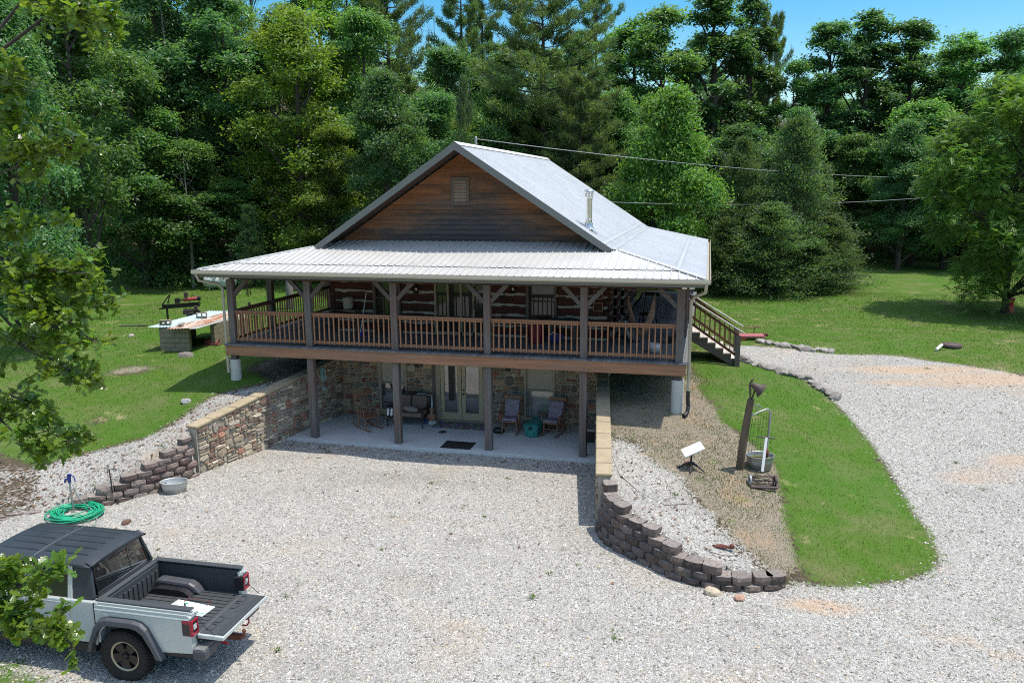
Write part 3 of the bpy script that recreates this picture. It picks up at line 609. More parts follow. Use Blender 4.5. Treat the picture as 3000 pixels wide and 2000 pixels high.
# upper storey log walls
lw = MB(); ck = MB(); zs_ = [3.12, 3.33, 3.66, 4.02, 4.40, 4.735, 5.08, 5.42]
def logwall(a, b, fixed, axis, openings, rnd):
    zc = [3.2+.345*k for k in range(8)]
    for k, z in enumerate(zc):
        hgt = .262; zz0, zz1 = z, z+hgt
        segs = [(a, b)]
        for (o0, o1, q0, q1) in openings:
            if zz1 > q0 and zz0 < q1:
                segs = [s for (p, q) in segs for s in ((p, min(q, o0)), (max(p, o1), q)) if s[1]-s[0] > .05]
        for (p, q) in segs:
            w1, w2 = rnd.uniform(-.02, .02), rnd.uniform(-.02, .02); n_ = 6
            for j in range(n_):
                u0, u1 = p+(q-p)*j/n_, p+(q-p)*(j+1)/n_
                e0, e1 = rnd.uniform(-.025, .025), rnd.uniform(-.025, .025)
                if axis == 'x': lw.box((u0, fixed-.03+rnd.uniform(-.008,.008), zz0+e0), (u1, fixed+.1, zz1+e1))
                else: lw.box((fixed-.1, u0, zz0+e0), (fixed+.03+rnd.uniform(-.008,.008), u1, zz1+e1))
    segs = [(a, b)]
    for (o0, o1, q0, q1) in openings: segs = [s for (p, q) in segs for s in ((p, min(q, o0)), (max(p, o1), q)) if s[1]-s[0] > .05]
    for (p, q) in segs:
        if axis == 'x': ck.box((p, fixed, ZD), (q, fixed+.12, 6.0))
        else: ck.box((fixed-.12, p, ZD), (fixed, q, 6.0))
rl = random.Random(9)
OP = [(3.78, 4.84, 3.0, 5.2), (6.05, 7.95, 3.0, 5.3), (9.2, 10.28, 3.0, 5.2)]
logwall(2.35, 11.9, 2.95, 'x', OP, rl); logwall(3.08, 14.0, 11.9, 'y', [(4.6, 5.6, 3.0, 5.2), (7.0, 8.0, 3.0, 5.2)], rl); 
lw.box((2.2, 2.9, ZD+.01), (2.36, 3.08, 6.0)); lw.box((2.2, 3.08, ZD+.01), (2.3, 14.0, 6.0)); lw.box((2.3, 13.9, ZD+.01), (11.9, 14, 6.0))
ck.box((2.3, 3.08, ZD), (2.36, 13.9, 6))
for (o0, o1, q0, q1) in OP: ck.box((o0, 3.01, 5.25), (o1, 3.07, 6.0))
ch = hp(ck, 'chinking', M['chink']); hp(lw, 'log_wall', M['log'])
cn = MB()
for k in range(8):
    z = 3.2+.345*k
    cn.box((11.86, 2.80, z+.03), (12.02, 2.92, z+.21)); cn.box((11.93, 2.92, z-.15), (12.06, 3.07, z+.03))
hp(cn, 'log_corner', M['log_y'], bevel=.01)
def upper_window(x0, x1, z0=3.55, z1=5.15):
    f = MB(); f.box((x0, 2.86, z0), (x0+.1, 3.0, z1)); f.box((x1-.1, 2.86, z0), (x1, 3.0, z1)); f.box((x0+.1, 2.86, z1-.08), (x1-.1, 3.0, z1)); f.box((x0-.04, 2.83, z0-.05), (x1+.04, 3.0, z0))
    zm = 4.33; f.box((x0+.1, 2.88, zm-.015), (x1-.1, 2.98, zm+.02)); fo = hp(f, 'window', M['grey_wood_z'], bevel=.005)
    g = MB(); g.box((x0+.1, 2.94, z0), (x1-.1, 2.96, zm-.015)); g.box((x0+.1, 2.955, zm+.02), (x1-.1, 2.975, z1-.08)); hp(g, 'pane', M['glass_up'], fo)
    b = MB(); b.box((x0+.02, 3.0, ZD), (x1-.02, 3.05, z0-.06)); hp(b, 'window_apron', M['log'])
upper_window(3.8, 4.82); upper_window(9.22, 10.26)
f = MB()
for x in (6.07, 6.52, 6.98, 7.42, 7.87): f.box((x-.03, 2.87, ZD+.01), (x+.04, 2.99, 5.2))
f.box((6.11, 2.87, 5.12), (7.84, 2.99, 5.2)); f.box((6.11, 2.87, ZD+.01), (7.84, 2.99, ZD+.12)); sd = hp(f, 'sliding_door', M['frame_tan'], bevel=.004)
g = MB(); g.box((6.11, 2.92, ZD+.12), (7.84, 2.935, 5.12)); hp(g, 'door_glass', M['glass_up'], sd)
g = MB(); g.box((7.44, 2.85, 4.0), (7.46, 2.87, 4.3)); hp(g, 'door_handle', M['black'], sd)
# ceiling of the porch
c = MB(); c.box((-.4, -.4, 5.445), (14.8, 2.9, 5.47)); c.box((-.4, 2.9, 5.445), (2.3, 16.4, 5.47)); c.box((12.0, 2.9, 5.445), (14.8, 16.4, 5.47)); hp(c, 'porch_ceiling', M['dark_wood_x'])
# gable wall with lapped boards
sg = MB(); C0 = 7.2; z = 6.02; rnd = random.Random(4)
def half(zz): return max(.0, (9.22-zz)/.66)
while z < 9.15:
    z1 = min(z+.1635, 9.2); a0, a1 = half(z)-.02, half(z1)-.02
    t = rnd.uniform(.8, 1.15); cuts = sorted([-a0]+[rnd.uniform(-a0, a0) for _ in range(1 if a0 > 1 else 0)]+[a0])
    for p, q in zip(cuts[:-1], cuts[1:]):
        t = rnd.uniform(.78, 1.2); c_ = (t, t, t, 1); pe, qe = max(p, -a1), min(q, a1)
        if q-p < .02: continue
        p2, q2 = p+.0015, q-.0015; pe, qe = max(pe, p2), min(qe, q2)
        if qe < pe: pe = qe = 0
        sg.add([(C0+p2, 2.845, z),(C0+q2, 2.845, z),(C0+qe, 2.886, z1+.012),(C0+pe, 2.886, z1+.012),(C0+p2, 2.90, z),(C0+q2, 2.90, z),(C0+qe, 2.90, z1+.012),(C0+pe, 2.90, z1+.012)],
               [(0,1,2,3),(0,4,5,1),(1,5,6,2),(3,2,6,7),(0,3,7,4),(4,7,6,5)], c_)
    z += .1635
gb = hp(sg, 'gable_siding', M['siding'])
g2 = MB(); g2.prism([(C0-4.85, 6.0), (C0+4.85, 6.0), (C0, 9.2)], 'y', 2.90, 3.05); g2.prism([(C0-4.85, 6.0), (C0+4.85, 6.0), (C0, 9.2)], 'y', 16.0, 16.2); hp(g2, 'gable_backing', M['dark_wood_x'])
v = MB(); x0, x1, z0, z1 = 6.72, 7.35, 7.46, 8.37
for a, b in (((x0, 2.82, z0), (x0+.09, 2.90, z1)), ((x1-.09, 2.82, z0), (x1, 2.90, z1)), ((x0+.09, 2.82, z1-.11), (x1-.09, 2.90, z1)), ((x0+.09, 2.82, z0), (x1-.09, 2.90, z0+.11))): v.box(a, b)
vo_ = hp(v, 'gable_vent', plain('vent_wood', (.12,.085,.065), .8, 0, .35, 6), bevel=.006)
v = MB()
for k in range(14):
    z = z0+.125+k*.0485; v.add([(x0+.09, 2.835, z),(x1-.09, 2.835, z),(x1-.09, 2.875, z+.04),(x0+.09, 2.875, z+.04),(x0+.09, 2.835, z+.008),(x1-.09, 2.835, z+.008),(x1-.09, 2.875, z+.048),(x0+.09, 2.875, z+.048)], [(0,1,2,3),(7,6,5,4),(0,4,5,1)])
hp(v, 'louvre', plain('vent_louvre', (.36,.285,.205), .7, 0, .2, 6), vo_)
# ------------------------------------------------------------------ roofs
def roof_panel(mb, P, N, u0, u1, vfun, rib=.23, t=.02, rh=.034, umin=None):
    """ribbed sheet: P(u,v)->point on the plane, v runs up the slope between vfun(u)"""
    N = Vector(N).normalized()
    us = []; k = math.ceil(u0/rib)*rib
    prof = [(-.018, 0), (-.012, rh), (.012, rh), (.018, 0)]
    pts = [(u0, 0)]
    while k < u1:
        for d, h in prof:
            if u0 < k+d < u1: pts.append((k+d, h))
        for d in (.076, .153):
            for e, h in ((-.012, 0), (0, .004), (.012, 0)):
                if u0 < k+d+e < u1: pts.append((k+d+e, h))
        k += rib
    pts.append((u1, 0)); V = []; F = []
    for (u, h) in pts:
        a, b = vfun(u); V += [P(u, a)+N*h, P(u, b)+N*h]
    for i in range(len(pts)-1): F.append((2*i, 2*i+2, 2*i+3, 2*i+1))
    mb.add(V, F)
    # underside
    V = [P(u0, vfun(u0)[0])-N*t, P(u1, vfun(u1)[0])-N*t, P(u1, vfun(u1)[1])-N*t, P(u0, vfun(u0)[1])-N*t]; mb.add(V, [(0,1,2,3)])
SL = .2085; EA = .57; EZ = 5.54; BX = 4.94; RX = 7.2; DEP = 2.83
# front porch roof: u = x, v = y
def fv(lo, hi):
    def g(u):
        lim = 99
        if u < -EA+DEP: lim = u
        if u > 14.4+EA-DEP: lim = min(lim, 14.4-u)
        return (min(lo, lim), min(hi, lim)) if lim < 90 else (lo, hi)
    return g
PF = lambda u, v: Vector((u, v, EZ+SL*(v+.59)))
rf = MB(); roof_panel(rf, PF, (0,-SL,1), -EA-.02, 14.4+EA+.02, lambda u: (lambda a: (-.62, max(-.61, min(.17, a))))(u-.0 if u < 7 else 14.4-u), .23)
rf.M = Matrix.Translation((0, 0, .022))
roof_panel(rf, PF, (0,-SL,1), .1, 14.3, lambda u: (lambda a: (.14, max(.145, min(2.88, a))))(u if u < 7 else 14.4-u), .23)
rf.M = Matrix.Identity(4)
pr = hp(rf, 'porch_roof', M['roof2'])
# side porch roofs: u = y, v = distance in from the eave
for sgn, ex in ((1, 14.4+EA), (-1, -EA)):
    s = MB(); PS = lambda u, v: Vector((ex-sgn*v, u, EZ+SL*v)); roof_panel(s, PS, (sgn*SL, 0, 1), -.6, 16.67, lambda u: (-.03, max(0.0, min(DEP, u+.59))), .23)
    hp(s, 'side_porch_roof', M['roof'])
    f = MB(); f.M = Matrix.Identity(4); a = ex-sgn*.78; zz = EZ+SL*.78
    f.beam((a, .75, zz+.028), (a, 16.6, zz+.028), .11, .012, (sgn*SL, 0, 1)); 
    for vv in (DEP-.03,): f.beam((ex-sgn*vv, 1.95, EZ+SL*vv+.03), (ex-sgn*vv, 16.67, EZ+SL*vv+.03), .17, .012, (sgn*SL, 0, 1))
    hp(f, 'roof_flashing', M['flash'])
for sgn, ex in ((1, 14.4+EA), (-1, -EA)):
    h = MB(); h.beam((ex, -.6, EZ+.035), (ex-sgn*2.6, 2.0, EZ+SL*2.6+.04), .10, .035, (0, 0, 1)); hp(h, 'hip_cap', M['roof'])
# main gable roof
for sgn in (1, -1):
    m_ = MB(); PM = lambda u, v: Vector((RX+sgn*v, u, 9.39-.66*v)); roof_panel(m_, PM, (sgn*.66, 0, 1), 1.84, 16.68, lambda u: (BX+.0, 0.0), .23, .03)
    hp(m_, 'main_roof', M['roof'])
    f = MB(); vv = 4.67; f.beam((RX+sgn*vv, 1.86, 9.39-.66*vv+.03), (RX+sgn*vv, 16.66, 9.39-.66*vv+.03), .13, .012, (sgn*.66, 0, 1)); hp(f, 'eave_flashing', M['flash'])
    for y0, y1 in ((1.80, 1.835), (16.68, 16.715)):
        k = MB(); k.add([(RX+sgn*a, y, 9.39-.66*a+b) for y in (y0, y1) for a, b in ((0, .045), (4.96, .045), (4.82, -.26+.07), (0, -.20))], [(0,1,2,3),(7,6,5,4),(0,4,5,1),(1,5,6,2),(2,6,7,3)]); hp(k, 'rake_board', M['fascia'])
    s = MB(); s.add([(RX+sgn*a, y, 9.39-.66*a-.10) for a in (.1, 4.85) for y in (1.84, 2.9)], [(0,1,3,2)]); hp(s, 'soffit', M['dark_wood_x'])
r = MB(); 
for sgn in (1, -1): r.add([(RX, 1.79, 9.455),(RX, 16.72, 9.455),(RX+sgn*.16, 16.72, 9.345),(RX+sgn*.16, 1.79, 9.345)], [(0,1,2,3)])
hp(r, 'ridge_cap', M['roof'])
r = MB()
for k in range(int(14.8/.23)):
    y = 1.84+(k+.5)*.23
    for sgn in (1, -1): r.box((RX+sgn*.165-.005, y-.045, 9.39-.66*.165-.0), (RX+sgn*.165+.005, y+.045, 9.39-.66*.165+.03))
hp(r, 'closure_strip', M['black'])
# gutters
g = MB(); gp_ = [(-.72, 5.56), (-.74, 5.46), (-.70, 5.42), (-.63, 5.42), (-.605, 5.44), (-.605, 5.54), (-.615, 5.54), (-.62, 5.445), (-.69, 5.435), (-.725, 5.47), (-.71, 5.56)]
g.prism(gp_, 'x', -.71, 15.1); 
for sgn, ex in ((1, 14.4+EA), (-1, -EA)): g.prism([(ex-sgn*(y+.59), z) for y, z in gp_], 'y', -.6, 16.6)
hp(g, 'gutter', M['gutter'])
f = MB(); f.box((-.56, -.60, 5.33), (14.96, -.565, 5.53)); f.box((-.57, -.56, 5.33), (-.53, 16.6, 5.53)); f.box((14.93, -.56, 5.33), (14.97, 16.6, 5.53)); hp(f, 'fascia_board', M['fascia'])
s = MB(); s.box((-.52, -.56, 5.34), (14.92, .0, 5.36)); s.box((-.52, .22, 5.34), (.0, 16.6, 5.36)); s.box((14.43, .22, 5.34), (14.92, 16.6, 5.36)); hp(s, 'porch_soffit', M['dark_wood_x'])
for pts, zb in (([(-.60, -.66, 5.44), (-.55, -.6, 5.22), (-.2, -.08, 5.06), (-.10, -.03, 4.9), (-.10, -.03, 2.15)], 2.15), ([(15.0, -.66, 5.44), (14.98, -.6, 5.2), (14.70, -.10, 5.02), (14.60, .02, 4.86), (14.60, .02, 2.25)], 2.25)):
    d = MB(); d.tube(pts, .048, 8); hp(d, 'downspout', M['gutter'])
d = MB(); pts = [(14.60, .02, 2.3), (14.60, .0, 2.05), (14.62, -.02, 1.85), (14.6, -.12, 1.70), (14.5, -.3, 1.62)]; zt = [Vector(p) for p in pts]; fine = []
for i in range(len(zt)-1):
    for k in range(8): fine.append(zt[i].lerp(zt[i+1], k/8))
d.tube(fine, [.062 if k % 2 else .05 for k in range(len(fine))], 10); hp(d, 'drain_hose', M['black'])
for x, sg_ in ((-.0, -1), (14.5, 1)):
    l = MB(); l.box((x-.16, -.12, 5.22), (x-.02, -.02, 5.31)); l.box((x+.04, -.12, 5.22), (x+.18, -.02, 5.31)); l.box((x-.05, -.06, 5.29), (x+.07, .0, 5.34)); hp(l, 'flood_light', M['white'], bevel=.01)
# stove pipe and mast
cz_ = 9.39-.66*(11.28-7.2); p = MB(); p.cyl((11.28, 2.9, cz_-.12), (11.28, 2.9, cz_+1.02), .105, n=24); pipe = hp(p, 'stove_pipe', M['chrome'])
p = MB(); p.M = Matrix.Translation((11.28, 2.9, cz_+1.02)); p.lathe([(.12, -.06), (.12, .0), (.135, .0), (.135, .02), (.125, .02)], 24); 
for k in range(8): t = k*math.pi/4; p.box((.115*math.cos(t)-.008, .115*math.sin(t)-.008, .02), (.115*math.cos(t)+.008, .115*math.sin(t)+.008, .14))
p.lathe([(.15, .13), (.16, .15), (.15, .19), (.10, .235), (.0, .25)], 24); p.lathe([(.125, .08), (.14, .08), (.14, .1), (.125, .1)], 24); hp(p, 'chimney_cap', M['chrome'], pipe)
p = MB(); p.M = Matrix.Translation((11.28, 2.9, cz_)); p.lathe([(.125, .22), (.13, .1), (.19, .02)], 24); p.add([(-.26,-.26,.26*.66+.03),(.26,-.26,-.26*.66+.03),(.26,.26,-.26*.66+.03),(-.26,.26,.26*.66+.03)], [(0,1,2,3)]); p.lathe([(.108, .30), (.112, .30), (.112, .33), (.108, .33)], 24); hp(p, 'pipe_boot', M['chrome'], pipe)
p = MB(); p.cyl((5.83, 9, 8.3), (5.83, 9, 9.98), .05); p.lathe([(.058, 0), (.058, .02)], 12); p.sphere((5.83, 9, 9.98), .06); hp(p, 'service_mast', M['galv'])
p = MB(); p.cyl((5.0, 6.2, 7.6), (5.0, 6.2, 8.9), .04); hp(p, 'vent_pipe', M['galv'])
# stairs on the right side
STX = 14.55; YA, YB = 6.15, 7.55; zg = h1(16.1, 6.8); n_ = 6; rise = (ZD-zg)/(n_+1); run = .275
tr = MB(); sc_ = []
for k in range(n_):
    z = ZD-rise*(k+1); x = STX+run*k
    tr.box((x, YA+.03, z-.035), (x+.14, YB-.03, z)); tr.box((x+.146, YA+.03, z-.035), (x+run+.02, YB-.03, z))
for y in (YA, YB-.05):
    poly = [(STX, ZD-.06)]
    for k in range(n_): poly += [(STX+run*k, ZD-rise*(k+1)-.036), (STX+run*(k+1), ZD-rise*(k+1)-.036)]
    poly += [(STX+run*n_, zg-.05), (STX+run*(n_-1), zg-.05), (STX, ZD-rise*1.2-.30)]
    q = MB(); q.prism(poly, 'y', y, y+.05); sc_.append(q)
stair = hp(tr, 'staircase', M['stair_wood']); [hp(q, 'stringer', M['grey_wood_x'], stair) for q in sc_]
rs = MB()
for k in range(n_): rs.box((STX+run*k+.001, YA+.05, ZD-rise*(k+1)-.0), (STX+run*k+.02, YB-.05, ZD-rise*k-.036))
hp(rs, 'riser', M['stair_wood'], stair)
xe = STX+run*n_-.05
for y in (YA-.06, YB+.06):
    p = MB(); p.box((xe-.09, y-.09, zg-.2), (xe+.09, y+.09, zg+1.02)); hp(p, 'newel_post', M['grey_wood_z'], stair, .01)
    r = MB(); r.beam((STX-.15, y, ZD+1.02), (xe+.22, y, zg+1.10), .14, .035); hp(r, 'hand_rail', M['stair_wood'], stair)
    r = MB(); r.beam((STX-.12, y, ZD+.93), (xe, y, zg+1.02), .04, .09); r.beam((STX-.12, y, ZD+.20), (xe, y, zg+.28), .04, .09)
    ro = hp(r, 'stair_rail', M['orange_y'], stair)
    for k in range(9):
        t = (k+.5)/9; b = MB(); px = STX+(xe-STX)*t; zz = ZD+.20+(zg+.28-ZD-.20)*t; b.box((px-.018, y-.018-.03, zz-.03), (px+.018, y+.018-.03, zz+.74)); hp(b, 'baluster', M['orange_y'], stair)
# patio slab
sl = MB(); sl.box((1.78, -.20, -.25), (12.05, 2.915, .10)); so = sl.obj('patio_slab', M['concrete'], bevel=.01); tag(so, 'grey concrete patio slab under the porch', 'patio', kind='structure')
# ------------------------------------------------------------------ stone retaining walls with cap stones
def stone_wall(A, B, zA, zB, side, label, seed, z0):
    A = Vector((A[0], A[1], 0)); B = Vector((B[0], B[1], 0)); L = (B-A).length; d = (B-A)/L
    N = Vector((-d.y, d.x, 0))*side
    root = thing('stone_retaining_wall', label, 'retaining wall', (B.x, B.y, 0))
    top = lambda u: zA+(zB-zA)*u/L-.10
    c = MB(); p = lambda u, o, z: A+d*u+N*o+Vector((0, 0, z))
    c.add([p(0,0,-.3),p(L,0,-.3),p(L,-.30,-.3),p(0,-.30,-.3),p(0,0,top(0)),p(L,0,top(L)),p(L,-.30,top(L)),p(0,-.30,top(0))], [(0,3,2,1),(4,5,6,7),(0,1,5,4),(1,2,6,5),(2,3,7,6),(3,0,4,7)])
    hp(c, 'wall_core', M['mortar'], root)
    s = MB(); pale = [(.37,.29,.20),(.48,.40,.29),(.33,.29,.24),(.40,.20,.14),(.30,.25,.20),(.52,.45,.34),(.27,.18,.14),(.40,.34,.26)]
    stones(s, L-.02, max(zA, zB), z0, lambda u, z: A+d*u+Vector((0, 0, z)), N, seed, .38, (), .012, .05, .42, pale, lambda u: (-.1, top(u)-.01))
    hp(s, 'stone_facing', M['stone'], root)
    k = 0; rnd = random.Random(seed); u = 0
    while u < L-.05:
        w_ = min(rnd.uniform(.75, 1.0), L+.04-u); c = MB(); a = p(u+.006, -.14, top(u)+.052); b = p(u+w_-.006, -.14, top(u+w_)+.052)
        c.beam(a, b, .40, .10); hp(c, 'cap_stone', M['cap'], root, .035); u += w_
    return root
stone_wall((2.46, 2.86), (1.26, -3.85), 2.19, 1.54, 1, 'stone faced retaining wall with tan cap left of the patio', 21, .02)
stone_wall((11.66, 2.86), (12.64, -4.5), 2.19, 1.30, -1, 'stone retaining wall with tan cap right of the patio', 22, -.05)
# ------------------------------------------------------------------ dry stacked block walls
def block_wall(path, side, ncourse, label, seed, cols, h=.178, zb=-.06, L=.40):
    rnd = random.Random(seed); P = [Vector((x, y, 0)) for x, y in path]
    acc = [0]
    for a, b in zip(P[:-1], P[1:]): acc.append(acc[-1]+(b-a).length)
    def at(s):
        s = max(0, min(acc[-1]-1e-4, s))
        i = max(j for j in range(len(P)-1) if acc[j] <= s); t = (s-acc[i])/(acc[i+1]-acc[i])
        i0, i3 = max(i-1, 0), min(i+2, len(P)-1); p0, p1, p2, p3 = P[i0], P[i], P[i+1], P[i3]
        q = .5*((2*p1)+(p2-p0)*t+(2*p0-5*p1+4*p2-p3)*t*t+(3*p1-p0-3*p2+p3)*t**3)
        dq = .5*((p2-p0)+2*(2*p0-5*p1+4*p2-p3)*t+3*(3*p1-p0-3*p2+p3)*t*t); return q, dq.normalized()
    root = thing('block_retaining_wall', label, 'retaining wall', tuple(at(acc[-1]/2)[0]))
    mx = max(ncourse(0, acc[-1]), 1)
    for k in range(mx):
        m = MB(); s = L*.5 if k % 2 else 0.0; s += .05
        while s+L*.5 < acc[-1]+.15:
            sc = s+L/2
            if k < ncourse(sc, acc[-1]):
                q, d = at(sc); N = Vector((-d.y, d.x, 0))*side; q = q - N*.028*k
                j = lambda a=.012: rnd.uniform(-a, a); g = rnd.uniform(.6, 1.3); col = rnd.choice(cols); c_ = tuple(x*g for x in col)+(1,)
                hl = L/2-.003; z0, z1 = zb+h*k+.003, zb+h*(k+1)-.004
                prof = [(-hl, -.02), (-hl+.012, .022+j(.006)), (-.09+j(.03), .066+j(.008)), (.09+j(.03), .066+j(.008)), (hl-.012, .022+j(.006)), (hl, -.02), (hl-.05, -.26), (-hl+.05, -.26)]
                pt = lambda u, o, z: q+d*u+N*o+Vector((0, 0, z))
                V = [pt(u, o-(.012 if 0 < i < 5 else 0), z0) for i, (u, o) in enumerate(prof)]
                V += [pt(u+j(.004), o+(.012+j(.014) if 0 < i < 5 else 0), z0+h*.5+j(.02)) for i, (u, o) in enumerate(prof)]
                V += [pt(u, o-(.006 if 0 < i < 5 else 0)+j(.003), z1) for i, (u, o) in enumerate(prof)]
                F = [(r*8+i, r*8+(i+1) % 8, r*8+8+(i+1) % 8, r*8+8+i) for r in (0, 1) for i in range(8)] + [tuple(range(7, -1, -1))]
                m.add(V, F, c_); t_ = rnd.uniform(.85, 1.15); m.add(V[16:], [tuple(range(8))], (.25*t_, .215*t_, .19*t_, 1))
            s += L
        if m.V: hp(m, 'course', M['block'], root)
    return root
BL = [(.15,.115,.095),(.17,.125,.105),(.13,.10,.088),(.18,.14,.12),(.14,.115,.105)]
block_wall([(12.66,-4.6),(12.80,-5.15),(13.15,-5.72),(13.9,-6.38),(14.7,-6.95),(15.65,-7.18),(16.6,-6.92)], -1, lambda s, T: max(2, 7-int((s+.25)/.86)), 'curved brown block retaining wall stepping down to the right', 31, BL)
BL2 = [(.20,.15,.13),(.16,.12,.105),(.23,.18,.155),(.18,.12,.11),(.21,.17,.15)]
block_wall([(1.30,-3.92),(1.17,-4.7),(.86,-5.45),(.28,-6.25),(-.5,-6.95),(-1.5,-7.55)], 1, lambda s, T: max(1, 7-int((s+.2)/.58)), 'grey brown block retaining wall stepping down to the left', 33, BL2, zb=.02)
# rock edging along the drive
rnd = random.Random(17)
def rock(p, sx, sy, sz, col, name='edging_rock', label='', group=None, cat='rock'):
    m = MB(); bm = bmesh.new(); bmesh.ops.create_icosphere(bm, subdivisions=2, radius=1)
    pl = [Vector((rnd.gauss(0,1), rnd.gauss(0,1), rnd.gauss(0,1))).normalized() for _ in range(7)]
    V = []
    for v in bm.verts:
        q = v.co.copy()
        for n_ in pl:
            t = q.dot(n_)-.72
            if t > 0: q -= n_*t
        V.append((q.x*sx*1.25, q.y*sy*1.25, q.z*sz*1.25))
    F = [tuple(v.index for v in f.verts) for f in bm.faces]; bm.free()
    m.add(V, F, col+(1,)); o = m.obj(name, M['stone']); o.location = tuple(p); o.rotation_euler = (rnd.uniform(-.2,.2), rnd.uniform(-.2,.2), rnd.uniform(0, 6.28))
    return tag(o, label, cat, group)
far = [(2232,1003),(2252,1007),(2275,1010),(2293,1013),(2312,1016),(2330,1018),(2346,1021),(2362,1024),(2380,1028),(2396,1026),(2414,1029),(2432,1031)]
near = [(2160,1050),(2176,1054),(2195,1062),(2212,1069),(2228,1074),(2244,1078),(2258,1080),(2272,1081),(2286,1090),(2302,1096),(2318,1099),(2336,1103),(2352,1108),(2366,1110),(2378,1122),(2392,1133),(2404,1140),(2420,1146),(2432,1155),(2446,1165)]
for pts, lab, grp in ((far, 'pale rock in the row edging the lawn side of the driveway', 'rocks along the lawn edge'), (near, 'grey rock in the row edging the driveway above the grass bank', 'rocks along the grass bank')):
    for p in pts:
        q = G(*p); s = rnd.uniform(.11, .21); g = rnd.uniform(.75, 1.2); rock((q[0], q[1], q[2]+.03), s*rnd.uniform(1, 1.6), s, s*.62, tuple(x*g for x in ((.36,.33,.29) if grp[14] == 'l' else (.27,.25,.225))), 'edging_rock', lab, grp)
for p, s, c_, lab in (((2085,1736),.12,(.45,.38,.28),'tan stone lying at the foot of the curved block wall'), ((2168,1755),.09,(.40,.24,.17),'reddish stone on the gravel below the curved block wall'),
    ((385,985),.10,(.30,.28,.26),'flat grey rock in the left lawn beside the block bin'), ((546,1178),.13,(.34,.33,.31),'pale rock at the upper edge of the left gravel strip'),
    ((370,1532),.10,(.16,.09,.07),'small dark red stone on gravel behind the truck'), ((2018,1360),.10,(.40,.20,.15),'red rock weighing down the satellite dish stand')):
    q = G(*p); rock((q[0], q[1], q[2]+s*.25), s*1.2, s, s*.7, c_, 'stone', lab)
# ------------------------------------------------------------------ furniture and yard things
def cushion_mat():
    n = NT('diamond_cushion'); v = n.co('Object', (9, 9, 9), (0, 0, 0)); sp = n.n('SeparateXYZ'); n.l(v, sp.inputs[0])
    u = sp.outputs[0]; w_ = n.math('ADD', sp.outputs[2], n.math('MULTIPLY', sp.outputs[1], -1.0))
    a = n.math('ABSOLUTE', n.math('SUBTRACT', n.math('FRACT', u), .5)); b = n.math('ABSOLUTE', n.math('SUBTRACT', n.math('FRACT', w_), .5))
    d = n.math('ADD', a, b); f = n.math('FRACT', n.math('MULTIPLY', d, 3.0)); f = n.math('GREATER_THAN', f, .5)
    return n.set(n.mix(f, (.10,.075,.12), (.42,.36,.42)), .9, 0, .2)
M['cushion'] = cushion_mat(); M['taupe'] = plain('taupe_cushion', (.19,.135,.11), .9, 0, .12, 8, .2, .2)
def rocker(root, mat, cushion=False):
    a = MB(); a.box((-.27, -.25, .41), (.27, .24, .445)); a.box((-.25, -.27, .40), (.25, -.25, .44)); a.obj('seat', mat, root, .012)
    for s in (-1, 1):
        r = MB(); r.tube([(s*.25, -.52+.11*k, .012+.0022*(k-4.2)**2*1.6) for k in range(11)], .021, 8); r.obj('rocker_rail', mat, root)
        for y, yt in ((-.22, -.19), (.2, .17)):
            l = MB(); l.tube([(s*.25, y-.02 if y < 0 else y+.03, .05), (s*.245, y, .18), (s*.235, yt, .41)], [.019, .026, .02], 10); l.obj('leg', mat, root)
        m = MB(); m.box((s*.31-.04, -.27, .655), (s*.31+.04, .2, .68)); m.cyl((s*.30, -.2, .44), (s*.31, -.22, .655), .018, .018, 8); m.cyl((s*.30, -.02, .44), (s*.31, -.02, .655), .013, .013, 8); m.obj('arm', mat, root, .008)
        p = MB(); p.tube([(s*.24, .2, .42), (s*.25, .33, .80), (s*.255, .42, 1.10)], [.024, .02, .016], 8); p.obj('back_post', mat, root)
    st_ = MB(); st_.cyl((-.25, -.2, .2), (.25, -.2, .2), .013); st_.cyl((-.25, .2, .2), (.25, .2, .2), .013); st_.cyl((0-.25, -.2, .25), (-.25, .2, .25), .012); st_.cyl((.25, -.2, .25), (.25, .2, .25), .012); st_.obj('stretcher', mat, root)
    b = MB(); b.box((-.29, .38, 1.03), (.29, .41, 1.16)); bb = b.obj('head_rail', mat, root, .02)
    sp = MB()
    for k in range(6): x = -.18+.072*k; sp.tube([(x*.9, .205, .44), (x, .30, .75), (x*1.05, .39, 1.05)], .010, 6)
    sp.obj('spindles', mat, root)
    if cushion:
        c = MB(); c.box((-.245, -.28, .45), (.245, .17, .53)); c.obj('seat_cushion', M['cushion'], root, .035)
        c = MB(); c.add([(-.24,.10,.52),(.24,.10,.52),(.24,.20,.52),(-.24,.20,.52),(-.24,.325,1.05),(.24,.325,1.05),(.24,.385,1.03),(-.24,.385,1.03)], [(0,3,2,1),(4,5,6,7),(0,1,5,4),(1,2,6,5),(2,3,7,6),(3,0,4,7)]); c.obj('back_cushion', M['cushion'], root, .03)
    return root
t = thing('rocking_chair', 'bare reddish wooden rocking chair near the left stone wall', 'rocking chair', (4.1, 1.42, .1), 1.0); rocker(t, M['chair_wood'])
t = thing('rocking_chair', 'rocking chair with diamond cushion, nearest the patio door', 'rocking chair', (8.9, 2.0, .1), .03); rocker(t, M['chair_wood'], True)
t = thing('rocking_chair', 'rocking chair with diamond cushion, right of the teal chest', 'rocking chair', (10.3, 2.08, .1), -.22); rocker(t, M['chair_wood'], True)
t = thing('loveseat', 'black metal loveseat with taupe cushions below the left window', 'loveseat', (5.28, 2.15, .1), .02)
f = MB()
